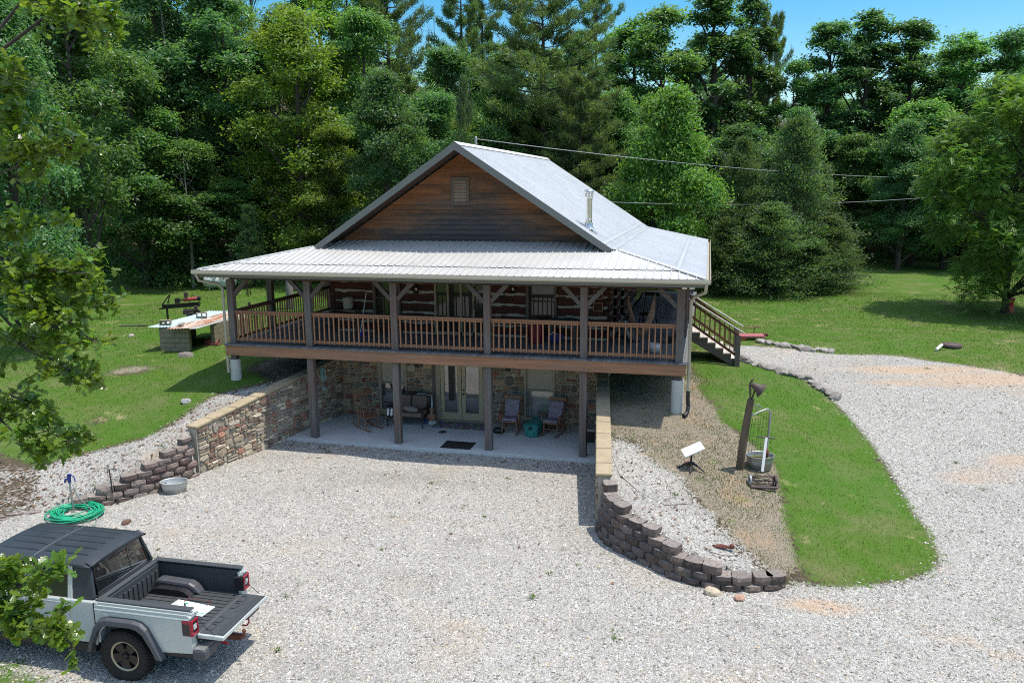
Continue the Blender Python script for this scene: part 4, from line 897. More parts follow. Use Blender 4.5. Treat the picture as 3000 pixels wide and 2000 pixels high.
for s in (-1, 1):
    f.tube([(s*.62, -.42, .0), (s*.62, -.40, .36), (s*.62, -.36, .62), (s*.63, -.1, .66), (s*.62, .25, .60)], .02, 6); f.tube([(s*.60, .30, 0), (s*.60, .30, .40), (s*.60, .42, .98)], .02, 6); f.tube([(s*.62, -.4, .2), (s*.5, -.38, .32), (s*.4, -.4, .36)], .013, 6); f.tube([(s*.62, -.40, .34), (s*.6, .32, .34)], .018, 6)
f.tube([(-.6, .42, .98), (-.35, .45, 1.03), (.35, .45, 1.03), (.6, .42, .98)], .02, 6); f.beam((-.62, -.40, .345), (.62, -.40, .345), .03, .04); f.beam((-.6, .30, .345), (.6, .30, .345), .03, .04)
for k in range(9): f.tube([(-.48+.12*k, .31, .40), (-.48+.12*k, .43, 1.0)], .008, 5)
f.obj('frame', M['black_metal'], t)
c = MB(); c.box((-.58, -.40, .36), (.58, .28, .50)); c.obj('seat_cushion', M['taupe'], t, .04)
for s in (-1, 1):
    c = MB(); c.M = Matrix.Translation((s*.29, .27, .50)) @ Matrix.Rotation(-.28, 4, 'X'); c.box((-.275, -.08, 0), (.275, .08, .46)); c.obj('back_cushion', M['taupe'], t, .05)
n = NT('striped_pillow'); wv = n.n('TexWave'); wv.inputs['Scale'].default_value = 9; n.l(n.co(), wv.inputs['Vector']); pm = n.set(n.mix(wv.outputs['Fac'], (.34,.28,.22), (.12,.11,.14)), .9)
p = MB(); p.M = Matrix.Rotation(.12, 4, 'Y'); p.tube([(-.27,0,0),(-.24,0,0),(0,0,0),(.24,0,0),(.27,0,0)], [.02,.08,.105,.08,.02], 12); o = p.obj('throw_pillow', pm); o.location = (5.42, 1.95, .70); tag(o, 'striped bolster pillow lying on the taupe loveseat', 'pillow')
for k, x in enumerate((4.70, 4.83)):
    p = MB(); p.tube([(0,-.13,0),(0,-.10,0),(0,0,0),(0,.1,.0),(0,.13,0)], [.015,.04,.038,.045,.012], 10); o = p.obj('slipper', M['white']); o.location = (x, 1.72, .62); o.rotation_euler = (1.2, 0, .1); tag(o, ('left' if k == 0 else 'right')+' one of two pale slippers hung on the loveseat arm', 'slipper', 'pale slippers')
t = thing('folding_chair', 'folded black lawn chair with steel tubes leaning beside the loveseat', 'folding chair', (6.02, 2.35, .1))
p = MB()
for y in (0, .07): p.tube([(-.02, y, .02), (.0, y+.05, .5), (-.02, y+.12, .95), (-.30, y+.16, 1.0), (-.55, y+.18, .98)], .013, 6)
p.obj('tube_frame', M['chrome'], t); q = MB(); q.box((-.5, .12, .25), (-.06, .2, .92)); q.obj('cloth', M['black'], t)
t = thing('garden_statue', 'small weathered garden figurine beside the patio door', 'statue', (6.0, 2.45, .1))
p = MB(); p.lathe([(0,0),(.17,0),(.18,.04),(.14,.08),(.10,.10)], 14); p.obj('base', M['concrete'], t)
p = MB(); p.lathe([(.10,.08),(.13,.14),(.12,.24),(.085,.34),(.05,.37),(.045,.38),(.075,.42),(.085,.47),(.07,.53),(.03,.56),(0,.57)], 14); p.sphere((-.11,-.05,.24), .04, .05, .09); p.sphere((.11,-.05,.24), .04, .05, .09); p.obj('figure', plain('terracotta_figure', (.32,.17,.11), .85, 0, .4, 14), t)
p = MB(); p.sphere((0,0,.085), .085); o = p.obj('ball', plain('blue_ball', (.03,.04,.16), .4)); o.location = (5.84, 2.3, .1); tag(o, 'small dark blue ball on the patio beside the figurine', 'ball')
n = NT('rug_pattern'); v = n.co('Object', (7, 7, 7)); vo = n.n('TexVoronoi'); vo.inputs['Scale'].default_value = 1; n.l(v, vo.inputs['Vector']); rugm = n.set(n.mix(n.math('GREATER_THAN', n.math('FRACT', n.math('MULTIPLY', vo.outputs['Distance'], 4)), .5), n.mix(.6, vo.outputs['Color'], (.18,.13,.11)), (.07,.07,.085)), .95)
p = MB(); p.box((6.15, 1.95, .104), (8.0, 2.72, .116)); tag(p.obj('door_rug', rugm), 'worn patterned rug in front of the double doors', 'rug')
p = MB(); p.box((7.13, -.05, .104), (8.1, .64, .12)); tag(p.obj('door_mat', M['rubber'], bevel=.004), 'black rubber mat at the front edge of the patio', 'mat')
p = MB(); p.M = Matrix.Translation((6.69, 1.52, .104)); p.lathe([(0,.004),(.13,.004),(.14,.0)], 20); tag(p.obj('floor_drain', M['brown_iron']), 'round floor drain in the patio slab', 'drain')
t = thing('storage_chest', 'teal plastic storage chest between the two cushioned rockers', 'chest', (9.72, 2.05, .1), -.12)
teal = plain('teal_plastic', (.02,.20,.18), .5, 0, .12)
p = MB(); p.add([(-.2,-.46,0),(.2,-.46,0),(.2,.46,0),(-.2,.46,0),(-.23,-.49,.33),(.23,-.49,.33),(.23,.49,.33),(-.23,.49,.33)], [(0,3,2,1),(4,5,6,7),(0,1,5,4),(1,2,6,5),(2,3,7,6),(3,0,4,7)]); p.box((-.10,-.50,.02),(.10,-.48,.20)); p.obj('bin', teal, t, .012)
p = MB(); p.box((-.25,-.51,.335),(.25,.51,.40)); p.box((-.20,-.46,.40),(.20,.46,.425)); p.obj('lid', teal, t, .015)
p = MB(); p.box((-.05,-.535,.27),(.05,-.50,.37)); p.obj('latch', M['black'], t, .006)
t = thing('tool_box', 'dark box with grey lid against the right retaining wall', 'box', (11.55, 1.75, .1)); p = MB(); p.box((-.22,-.3,0),(.22,.3,.36)); p.obj('box_body', M['black'], t, .01); p = MB(); p.box((-.24,-.32,.362),(.24,.32,.43)); p.obj('lid', M['galv'], t, .01)
p = MB(); p.lathe([(0,0),(.17,0),(.20,.08),(.16,.16),(.06,.19),(0,.19)], 14, sy=.7); o = p.obj('cloth_bag', M['black']); o.location = (8.52, 1.85, .1); tag(o, 'dark soft bag on the patio behind the fourth post', 'bag')
def chime(loc, label, mat, drop, tubes, l):
    t = thing('wind_chime', label, 'wind chime', loc)
    p = MB(); p.cyl((0,0,0), (0,0,-drop), .004, n=5); p.obj('cord', M['black'], t)
    p = MB(); p.lathe([(0,-drop+.02),(.09,-drop),(.09,-drop-.025),(0,-drop-.025)], 12); p.obj('top_disc', mat, t)
    for k in range(tubes):
        a = k*6.283/tubes; q = MB(); q.cyl((.07*math.cos(a), .07*math.sin(a), -drop-.04), (.07*math.cos(a), .07*math.sin(a), -drop-l*(.8+.2*((k*7) % 5)/5)), .012, n=8); q.obj('chime_tube', mat, t)
    q = MB(); q.cyl((0,0,-drop), (0,0,-drop-l-.16), .003, n=5); q.cyl((0,-.008,-drop-l-.22), (0,.008,-drop-l-.22), .055, n=14); q.obj('sail', mat, t)
tq = plain('turquoise_metal', (.14,.34,.34), .45, .2, .15)
chime((2.98, .55, 2.72), 'turquoise wind chime hanging under the deck beside the second post', tq, .42, 5, .45)
chime((.62, .3, 5.2), 'dark wind chime hanging under the eave by the left corner post', M['brown_iron'], .18, 5, .42)
# upper porch things
def lantern(x, z, label):
    t = thing('lantern', label, 'lantern', (x, 2.84, z)); p = MB(); p.lathe([(0,0),(.075,0),(.08,.05),(.05,.07)], 12); p.lathe([(.05,.20),(.065,.21),(.05,.25),(.03,.29),(.0,.30)], 12); p.tube([(-.09,0,.02),(-.1,0,.2),(-.06,0,.33),(.06,0,.33),(.1,0,.2),(.09,0,.02)], .006, 5); p.obj('metal_body', M['black_metal'], t); p = MB(); p.lathe([(.045,.07),(.06,.13),(.045,.2)], 12); p.obj('globe', M['glass'], t)
lantern(8.42, 4.42, 'oil lantern on the log wall, lower of the pair right of the sliding door'); lantern(8.80, 4.60, 'oil lantern on the log wall, higher of the pair right of the sliding door')
lantern(5.12, 4.66, 'oil lantern high on the log wall beside the left porch window'); lantern(5.42, 4.52, 'oil lantern on the log wall just left of the sliding door')
t = thing('stoneware_crock', 'pale stoneware crock standing on the porch bench', 'crock', (3.05, 2.5, 3.98)); p = MB(); p.lathe([(0,0),(.155,0),(.165,.03),(.165,.34),(.175,.36),(.165,.39),(.15,.39),(.15,.05),(0,.05)], 20); p.obj('crock_body', plain('stoneware', (.42,.38,.32), .4, 0, .12), t); p = MB(); p.lathe([(.167,.33),(.17,.335),(.167,.34)], 20); p.obj('rim_band', M['brown_iron'], t)
def bench(loc, w, label, seat=.44, mat='dark_wood_x', rz=0, d=.42):
    t = thing('porch_bench', label, 'bench', loc, rz); p = MB(); p.box((-w/2,-d/2,seat-.04),(w/2,d/2,seat)); p.obj('seat', M[mat], t, .008)
    for x in (-w/2+.07, w/2-.07):
        for y in (-d/2+.05, d/2-.05): q = MB(); q.box((x-.03,y-.03,0),(x+.03,y+.03,seat-.04)); q.obj('leg', M[mat], t)
    return t
bench((2.95, 2.55, ZD), 1.0, 'dark wooden bench on the porch holding the crock', .865); bench((10.55, 2.45, ZD), .9, 'weathered wooden bench on the porch near the log corner', .75, 'grey_wood_x')
t = thing('mop', 'pole mop with blue head leaning on the porch wall', 'mop', (3.62, 2.2, ZD)); p = MB(); p.cyl((0,-.05,.1),(.03,.5,1.42),.014,n=8); p.obj('pole', M['white'], t); p = MB(); p.lathe([(0,.14),(.05,.13),(.10,.06),(.13,.0),(0,0)], 10); p.obj('mop_head', plain('blue_cloth', (.05,.06,.35), .9), t)
t = thing('waste_bin', 'dark red plastic bin on the upper porch', 'bin', (9.72, 2.2, ZD)); p = MB(); p.add([(-.17,-.17,0),(.17,-.17,0),(.17,.17,0),(-.17,.17,0),(-.21,-.21,.62),(.21,-.21,.62),(.21,.21,.62),(-.21,.21,.62)], [(0,3,2,1),(0,1,5,4),(1,2,6,5),(2,3,7,6),(3,0,4,7),(4,5,6,7)]); p.obj('bin_body', plain('dark_red_plastic', (.20,.008,.03), .5), t, .02); p = MB(); p.box((-.23,-.23,.60),(.23,.23,.635)); p.obj('lid', M['rust'], t, .01)
t = thing('camp_bag', 'blue cloth bundle on the upper porch beside the red bin', 'bag', (10.3, 2.2, ZD)); p = MB(); p.sphere((0,0,.14), .26, .18, .14); p.sphere((.18,.02,.2), .14, .12, .13); p.obj('cloth', plain('navy_cloth', (.03,.035,.16), .9, 0, .3), t); p = MB(); p.tube([(-.2,0,.2),(0,0,.36),(.2,0,.24)], .012, 6); p.obj('strap', M['white'], t)
p = MB(); p.lathe([(0,0),(.15,0),(.17,.24),(.16,.25),(.14,.02),(0,.02)], 18); o = p.obj('bucket', M['white']); o.location = (13.55, 1.5, ZD); tag(o, 'white plastic bucket on the right porch floor', 'bucket')
p = MB(); p.box((-.12,-.1,0),(.12,.1,.16)); p.box((-.13,-.11,.16),(.13,.11,.18)); o = p.obj('crate', M['black'], bevel=.008); o.location = (13.95, 3.0, ZD); tag(o, 'small black crate on the right porch by the railing', 'crate')
t = thing('rocking_chair', 'black slatted rocking chair far back on the right porch', 'rocking chair', (13.0, 6.2, ZD), -.25); rocker(t, M['black_metal'])
t = thing('hammock_chair', 'tan cloth hammock chair hanging on the right porch', 'hammock chair', (13.05, 2.3, ZD))
hm = plain('tan_canvas', (.27,.15,.10), .9, 0, .2, 6)
V, F = [], []
for i in range(9):
    for j in range(9):
        u = i/8*2-1; v = j/8; V.append((u*.42, .30*math.cos(v*3.1)+.05*u*u, .25+.45*abs(u)**1.6*1.6+1.0*(v-.5)**2*2*abs(u)+(.5*(v > .55)*(v-.55))))
for i in range(8):
    for j in range(8): F.append((i*9+j, (i+1)*9+j, (i+1)*9+j+1, i*9+j+1))
p = MB(); p.add(V, F, smooth=True); o = p.obj('sling', hm, t); sm_ = o.modifiers.new('thick', 'SOLIDIFY'); sm_.thickness = .012
p = MB(); p.cyl((-.45,0,1.75),(.45,0,1.75),.018,n=8); p.obj('spreader_bar', M['chair_wood'], t)
p = MB(); [p.tube([(sx*.43, y, .95), (sx*.43, 0, 1.74), (0, 0, 2.08)], .006, 5) for sx in (-1,1) for y in (-.28,.28)]; p.obj('rope', M['taupe'], t)
t = thing('exercise_bike', 'black and white exercise bike on the right porch corner', 'exercise bike', (12.55, 3.2, ZD), .4)
p = MB(); p.tube([(0,-.5,.04),(0,.5,.04)], .03, 8); p.cyl((-.25,-.5,.04),(.25,-.5,.04),.03); p.cyl((-.25,.5,.04),(.25,.5,.04),.03); p.tube([(0,.3,.04),(0,.28,.75)], .03, 8); p.tube([(0,-.3,.04),(0,-.36,1.0),(0,-.3,1.15)], .03, 8); p.obj('frame', M['black_metal'], t)
p = MB(); p.tube([(0,-.36,.2),(0,-.12,.34),(0,.2,.44),(0,.28,.6)], [.10,.085,.06,.03], 10); p.obj('body_shell', M['white'], t)
p = MB(); p.sphere((0,.28,.80), .13, .16, .05); p.obj('saddle', M['black'], t); p = MB(); p.tube([(-.24,-.2,1.12),(-.2,-.34,1.15),(.2,-.34,1.15),(.24,-.2,1.12)], .018, 8); p.obj('handlebar', M['black'], t); p = MB(); p.cyl((-.05,-.36,.28),(.05,-.36,.28),.22,n=24); p.obj('flywheel', M['galv'], t)
t = thing('hanging_driftwood', 'row of driftwood strips hanging from the right porch ceiling', 'hanging decoration', (12.45, 2.9, 5.42))
for k in range(9):
    p = MB(); x = -.4+.1*k; l = .35+.25*((k*5) % 7)/7; p.tube([(x,0,0),(x,0,-.1)], .003, 4); p.tube([(x,0,-.1),(x+.02,.01,-.1-l*.5),(x-.01,0,-.1-l)], [.012,.022,.01], 6); p.obj('strip', M['bark_pale'] if k % 2 else M['bark'], t)
for z, lb in ((4.62, 'upper'), (4.22, 'lower')):
    t = thing('picture_frame', lb+' of two small dark frames hanging at the log corner', 'picture frame', (11.62, 2.86, z)); p = MB(); p.box((-.16,-.02,-.15),(.16,.0,-.12)); p.box((-.16,-.02,.12),(.16,.0,.15)); p.box((-.16,-.02,-.12),(-.13,.0,.12)); p.box((.13,-.02,-.12),(.16,.0,.12)); p.obj('frame', M['chair_wood'], t); p = MB(); p.box((-.13,-.01,-.12),(.13,-.004,.12)); p.obj('backing', M['log'], t)
# ------------------------------------------------------------------ right garden
q = G(2166, 1371); lean = Vector((.10, -.05, 1)).normalized()
t = thing('bell_post', 'leaning wooden post with old iron bell, pipe gate and wire', 'bell post', (q[0], q[1], q[2]))
p = MB(); p.tube([(0,0,-.2),(.05,.0,.6),(.12,-.01,1.2),(.20,0,1.82)], [.105,.10,.095,.085], 10); p.obj('post', M['bark_pale'] if False else wood('post_wood', (.10,.07,.045), (.17,.125,.085), (.06,.045,.035), 2, 14, .5, .9), t)
p = MB(); p.M = Matrix.Translation((.30,-.02,2.14)) @ Matrix.Rotation(-1.0, 4, 'Y'); p.lathe([(.0,.12),(.05,.115),(.075,.07),(.09,.0),(.12,-.08),(.185,-.16),(.20,-.17),(.17,-.165),(.10,-.07),(.06,.04),(0,.06)], 20); p.obj('bell', M['brown_iron'], t)
p = MB(); p.tube([(.19,0,1.78),(.17,-.02,2.0),(.15,-.03,2.2),(.22,-.02,2.33)], .025, 8); p.tube([(.22,.02,1.8),(.28,.03,2.05)], .022, 8); p.tube([(.30,-.02,2.14),(.36,-.02,2.02)], .018, 6); p.obj('yoke', M['brown_iron'], t)
p = MB(); p.tube([(.16,0,1.35),(.42,.15,1.46),(.62,.25,1.52),(.69,.29,1.47),(.70,.30,1.3),(.69,.30,.9),(.66,.26,.42)], .024, 8); p.tube([(.70,.3,1.28),(.70,.3,1.12)], .034, 8); p.tube([(.14,0,1.33),(.25,.06,1.62),(.4,.12,1.66),(.5,.2,1.52)], .012, 6); p.tube([(.3,.08,1.64),(.36,.12,1.5),(.42,.14,1.62)], .010, 6); p.obj('gate_pipe', M['galv'], t)
p = MB()
for k in range(9):
    u = k/8; p.tube([(.15+.52*u, .25*u, 1.36+.1*u), (.10+.56*u+.02*math.sin(k*2), .24*u, .9), (.06+.58*u, .23*u, .42-.05*(1-u))], .004, 4)
for k in range(8):
    z = .5+.11*k; p.tube([(.05+.06*z, 0, z), (.36, .12, z-.02+.03*(k % 2)), (.68, .27, z)], .0035, 4)
p.obj('wire_mesh', M['brown_iron'], t)
p = MB(); p.M = Matrix.Translation((.66,.26,.34)); p.tube([(0,0,.14),(0,0,.05),(.0,-.03,-.06)], [.03,.06,.05], 8); p.box((-.09,-.07,-.07),(.03,.03,.05)); p.obj('iron_fitting', M['rust'], t)
def tub(loc, label, L, W, Hh, rz, mat, fill=None):
    t = thing('wash_tub', label, 'wash tub', loc, rz); p = MB(); r = L/2
    p.lathe([(0,.012),(r*.80,.012),(r*.82,0),(r*.84,.02),(r*.92,Hh*.55),(r*.935,Hh*.58),(r*.93,Hh*.61),(r*.99,Hh*.93),(r*1.02,Hh*.95),(r*1.03,Hh),(r*.99,Hh),(r*.96,Hh*.93),(r*.86,.03),(0,.03)], 36, sy=W/L); p.obj('tub_body', mat, t)
    for s in (-1, 1):
        p = MB(); p.tube([(s*r*.98,-.07,Hh*.78),(s*r*1.06,-.06,Hh*.72),(s*r*1.06,.06,Hh*.72),(s*r*.98,.07,Hh*.78)], .009, 6); p.obj('handle', mat, t)
    if fill:
        p = MB(); p.lathe([(0,Hh*fill[0]+.03),(r*.5,Hh*fill[0]+.025),(r*.90,Hh*fill[0])], 24, sy=W/L); p.obj(fill[1], fill[2], t)
    return t
q = G(2222, 1374); soil = plain('mossy_soil', (.10,.105,.04), .95, 0, .5, 14, .2, .5)
tub((q[0]+.03, q[1]+.12, q[2]-.01), 'galvanised wash tub with mossy soil at the foot of the bell post', .70, .58, .36, .3, M['galv'], (.72, 'soil', soil))
q = G(505, 1443); tub((q[0], q[1]+.1, q[2]), 'galvanised wash tub in front of the left block wall', .70, .52, .30, .35, plain('pale_galvanised', (.46,.47,.45), .45, .4, .15, 8), (.45, 'water', M['glass']))
# reel mower
q = G(2235, 1428); t = thing('reel_mower', 'old push reel mower with white wooden handle', 'reel mower', (q[0], q[1]+.05, q[2]), .12); t.scale = (1.15, 1.15, 1.12)
for s in (-1, 1):
    p = MB(); p.M = Matrix.Translation((s*.26,.05,.125)) @ Matrix.Rotation(math.pi/2, 4, 'Y'); p.lathe([(.085,-.02),(.125,-.025),(.125,.025),(.085,.02),(.085,-.02)], 20); [p.beam((0,0,0),(.09*math.cos(a),.09*math.sin(a),0),.018,.012) for a in (0,1.256,2.513,3.77,5.03)]; p.obj('wheel', M['galv'] if s < 0 else M['brown_iron'], t)
p = MB(); p.cyl((-.25,.05,.125),(.25,.05,.125),.015)
for k in range(5):
    a0 = k*1.2566; p.tube([(-.22+.055*i, .05+.075*math.cos(a0+i*.22), .125+.075*math.sin(a0+i*.22)) for i in range(9)], .008, 4)
p.obj('reel', M['brown_iron'], t)
p = MB(); p.cyl((-.27,-.14,.04),(.27,-.14,.04),.032,n=12); p.box((-.27,-.06,.03),(.27,-.03,.05)); p.cyl((-.27,.05,.23),(.27,.05,.23),.012); p.beam((-.265,-.14,.04),(-.265,.08,.16),.014,.05); p.beam((.265,-.14,.04),(.265,.08,.16),.014,.05); p.obj('roller_frame', M['brown_iron'], t)
p = MB(); p.tube([(-.24,.05,.15),(-.1,.14,.28),(0,.16,.33),(.1,.14,.28),(.24,.05,.15)], .010, 6); p.obj('yoke', M['brown_iron'], t)
p = MB(); p.beam((0,.14,.30),(.09,.36,1.0),.055,.035,(0,1,0)); p.obj('handle_shaft', plain('white_painted_wood', (.70,.69,.66), .6, 0, .1), t); p = MB(); p.cyl((-.09,.35,1.02),(.28,.39,.98),.018); p.obj('cross_handle', M['grey_wood_x'], t)
# satellite dish (flat panel)
q = G(2024, 1371); t = thing('satellite_dish', 'white rectangular satellite dish on a dark four legged stand', 'satellite dish', (q[0], q[1], q[2]), .0)
p = MB(); p.M = Matrix.Translation((.03,.0,.50)) @ Matrix.Rotation(-.30, 4, 'Y') @ Matrix.Rotation(.42, 4, 'X') @ Matrix.Rotation(.30, 4, 'Z')
p.box((-.27,-.165,-.018),(.27,.165,.018)); p.obj('panel', M['white'], t, .016)
p = MB(); p.tube([(0,0,.06),(0,0,.30),(.03,.0,.48)], [.03,.024,.03], 10); p.obj('mast', M['black'], t)
for a, l in ((-2.9,.36),(-1.57,.30),(-.55,.40),(1.3,.35)):
    p = MB(); p.tube([(0,0,.15),(.5*l*math.cos(a),.5*l*math.sin(a),.10),(l*math.cos(a),l*math.sin(a),.0)], [.035,.026,.018], 6); p.obj('leg', M['black'], t)
p = MB(); pts = [G(*s) for s in ((2030,1378),(2015,1400),(2000,1430),(2026,1450),(2030,1475),(1950,1480),(1870,1440),(1815,1390),(1790,1330),(1783,1290))]; p.tube([Vector(a)+Vector((0,0,.006)) for a in pts], .006, 5); tag(p.obj('dish_cable', M['black']), 'black cable from the satellite dish across gravel to the capped wall', 'cable')
q = G(2120, 1608); p = MB(); p.tube([(0.42*math.cos(a*.5), .34*math.sin(a*.5), .02+.015*math.sin(a*1.7)) for a in range(14)], .008, 5); o = p.obj('wire_coil', M['brown_iron']); o.location = tuple(q); tag(o, 'loop of dark wire on gravel behind the curved block wall', 'wire')
q = G(2113, 1605); p = MB(); p.tube([(-.18,0,.03),(0,.03,.05),(.2,-.02,.04)], [.03,.035,.03], 6); p.sphere((.22,0,.06), .06, .05, .06); p.box((-.14,-.05,.02),(.1,.02,.05)); o = p.obj('scrap_iron', M['rust']); o.location = tuple(q); tag(o, 'rusty scrap iron on gravel behind the curved block wall', 'scrap iron')
# plough-like implement by the stairs
q = G(2192, 996); t = thing('farm_implement', 'faded red horse drawn farm implement beside the stair foot', 'farm implement', (q[0], q[1]+.15, q[2]-.03), .1); t.scale = (.85, .85, .62)
p = MB(); p.add([(-.45,-.25,.32),(.75,-.2,.34),(.8,.2,.40),(-.5,.22,.38)], [(0,1,2,3)]); p.box((-.5,-.27,.25),(.72,-.22,.31)); p.obj('deck_board', plain('faded_pink_red', (.34,.10,.11), .7, 0, .25, 5), t)
p = MB(); p.beam((-.7,.25,.66),(.55,.35,.82),.07,.05); p.beam((-.4,.22,.3),(-.45,.26,.68),.03,.03); p.beam((.3,.3,.35),(.32,.33,.78),.03,.03); p.obj('draw_bar', plain('pinkish_wood', (.26,.13,.10), .8), t)
p = MB(); p.cyl((-.45,-.15,.14),(-.1,-.15,.14),.13); p.cyl((-.45,.1,.12),(-.1,.1,.12),.11); p.obj('roller', plain('orange_rust', (.35,.08,.04), .7, 0, .3), t)
p = MB(); p.beam((-.5,-.2,.2),(.85,-.15,.16),.04,.04); p.beam((-.5,.2,.2),(.85,.2,.22),.04,.04)
for k in range(5): p.tube([(.1+.15*k,-.2,.2),(.14+.15*k,-.26,.1),(.2+.15*k,-.24,.02)], .013, 5); p.tube([(.1+.15*k,.2,.22),(.2+.15*k,.2,.04)], .012, 5)
p.box((.72,-.1,.3),(.9,.1,.46)); p.obj('tine_frame', M['rust'], t)
# septic lid, pipe, red barrel, stool
q = G(2787, 1016); t = thing('septic_lid', 'dark round tank lid on the lawn under the walnut tree', 'tank lid', tuple(q)); p = MB(); p.lathe([(0,.13),(.33,.13),(.36,.11),(.36,.02)], 24); p.obj('lid', M['brown_iron'], t); p = MB(); p.lathe([(.31,-.1),(.31,.04)], 24); p.obj('riser', M['rubber'], t)
q = G(2752, 1024); p = MB(); p.tube([(-.18,-.3,.05),(.1,.12,.16)], .055, 14); o = p.obj('white_pipe', M['white']); o.location = tuple(q); tag(o, 'short white plastic pipe beside the dark round lid', 'pipe')
q = G(2955, 915); t = thing('red_stool', 'red plastic stool or feeder in the shade of the walnut tree', 'red stool', tuple(q)); p = MB(); p.lathe([(.22,0),(.20,.25),(.18,.5),(.24,.62),(.24,.68),(0,.68)], 6); p.obj('shell', plain('red_plastic', (.55,.02,.04), .4), t)
# ------------------------------------------------------------------ left lawn
q = G(636, 850); t = thing('propane_tank', 'white propane tank lying at the forest edge behind the porch', 'propane tank', (q[0], q[1]+.35, q[2]), .12); t.scale = (.76, .8, .8)
tk = plain('tank_paint', (.50,.53,.49), .45, 0, .14, 2)
p = MB(); p.M = Matrix.Translation((0,0,.58)) @ Matrix.Rotation(math.pi/2, 4, 'Y'); p.lathe([(0,-1.35),(.2,-1.32),(.36,-1.2),(.44,-1.0),(.44,1.0),(.36,1.2),(.2,1.32),(0,1.35)], 28); p.obj('tank_shell', tk, t)
p = MB(); p.lathe([(0,1.26),(.15,1.24),(.21,1.16),(.22,1.0)], 16); p.obj('valve_dome', M['white'], t)
for x in (-.75, .75):
    for y in (-.22, .22): p = MB(); p.box((x-.05,y-.03,-.05),(x+.05,y+.03,.28)); p.obj('leg', M['galv'], t)
q = G(512, 940); t = thing('log_splitter', 'red and black log splitter on two small tyres standing on the lawn', 'log splitter', (q[0]+.55, q[1]+.1, q[2]), .42)
p = MB(); p.beam((-.95,0,.78),(.65,0,.86),.14,.03); p.beam((-.95,0,.62),(.65,0,.70),.14,.03); p.beam((-.95,0,.70),(.65,0,.78),.03,.14); p.box((-1.0,-.09,.6),(-.93,.09,.85)); p.beam((-.75,0,.86),(-.62,0,1.28),.10,.04); p.beam((-.95,0,.86),(-.68,0,1.22),.03,.05); p.obj('steel_beam', M['black_metal'], t)
p = MB(); p.cyl((-.05,0,1.0),(.62,0,1.05),.085,n=14); p.obj('hydraulic_cylinder', M['red'], t); p = MB(); p.cyl((-.28,0,.98),(-.05,0,1.0),.04); p.box((-.42,-.09,.86),(-.22,.09,1.08)); p.cyl((.58,0,1.05),(.70,0,1.06),.10); p.obj('ram_head', M['black_metal'], t)
p = MB(); p.box((-.05,-.2,.34),(.32,.18,.55)); p.cyl((-.1,0,.45),(.05,0,.45),.13); p.box((.0,-.1,1.12),(.16,.06,1.34)); p.tube([(.06,0,1.3),(.05,0,1.5)], .02, 6); p.box((.42,-.25,.5),(.58,-.1,.72)); p.obj('engine', M['brown_iron'], t)
p = MB(); p.tube([(.5,.05,1.1),(.35,.1,1.2),(.2,.12,1.0),(.2,.14,.6)], .018, 6); p.tube([(.6,-.05,1.0),(.72,-.06,.8),(.5,-.1,.6)], .018, 6); p.obj('hose', M['black'], t)
p = MB(); p.cyl((.35,-.55,.24),(.35,.55,.24),.03); p.box((-.85,-.04,.0),(-.77,.04,.64)); p.box((-1.15,-.03,.58),(-.98,.03,.64)); p.obj('axle_and_jack', M['black_metal'], t)
for s in (-1, 1):
    p = MB(); p.M = Matrix.Translation((.35,s*.6,.24)) @ Matrix.Rotation(math.pi/2, 4, 'X'); p.lathe([(.10,-.05),(.19,-.065),(.23,-.05),(.24,0),(.23,.05),(.19,.065),(.10,.05)], 20); w_ = p.obj('tyre', M['rubber'], t); p = MB(); p.M = Matrix.Translation((.35,s*.6,.24)) @ Matrix.Rotation(math.pi/2, 4, 'X'); p.lathe([(0,-.03),(.10,-.04),(.11,0),(.10,.04),(0,.03)], 16); p.obj('rim', M['galv'], w_)
# block bin with metal sheets
q = G(515, 1026); q2 = G(650, 985); bx, by, bz = q[0], q[1], q[2]
t = thing('block_bin', 'low cinder block bin covered with rusty and blue metal sheets', 'block bin', (bx, by, bz), .18)
def course_wall(p0, p1, n_, hgt, par):
    p0 = Vector(p0); p1 = Vector(p1); L = (p1-p0).length; d = (p1-p0)/L
    m = MB()
    for k in range(n_):
        s = -.2 if k % 2 else 0
        while s < L-.02:
            a, b = max(0, s)+.004, min(L, s+.4)-.004
            if b-a > .05: m.beam(p0+d*a+Vector((0,0,k*hgt+hgt/2)), p0+d*b+Vector((0,0,k*hgt+hgt/2)), .2, hgt-.008)
            s += .4
    return m.obj('block_wall', M['cinder'], par, .006)
course_wall((-.55,0,-.1),(.62,.0,-.1),5,.2,t); course_wall((-.45,.1,-.1),(-.45,2.6,-.1),5,.2,t); course_wall((1.15,.75,-.1),(1.85,2.6,-.1),5,.2,t)
n = NT('rust_sheet'); v = n.co('Object', (3, .8, 3)); f_ = n.noise(v, 1.2, 5, .65); rsm = n.set(n.mix(n.rng(f_, .42, .58), (.46,.40,.34), n.mix(n.noise(v, 5, 4), (.24,.085,.045), (.36,.17,.09))), .7, .1)
def sheet(x0, x1, y0, y1, z, dz, mat, dx=0):
    V, F = [], []; nx_ = 24
    for i in range(nx_+1):
        u = i/nx_; zz = z+dz*u+.014*math.sin(i*2.1); V += [(x0+(x1-x0)*u, y0-.05*math.sin(u*5), zz-.03), (x0+(x1-x0)*u+dx, y1, zz+.02)]
    for i in range(nx_): F.append((2*i, 2*i+2, 2*i+3, 2*i+1))
    m = MB(); m.add(V, F); o = m.obj('metal_sheet', mat, t); s_ = o.modifiers.new('thick', 'SOLIDIFY'); s_.thickness = .006; return o
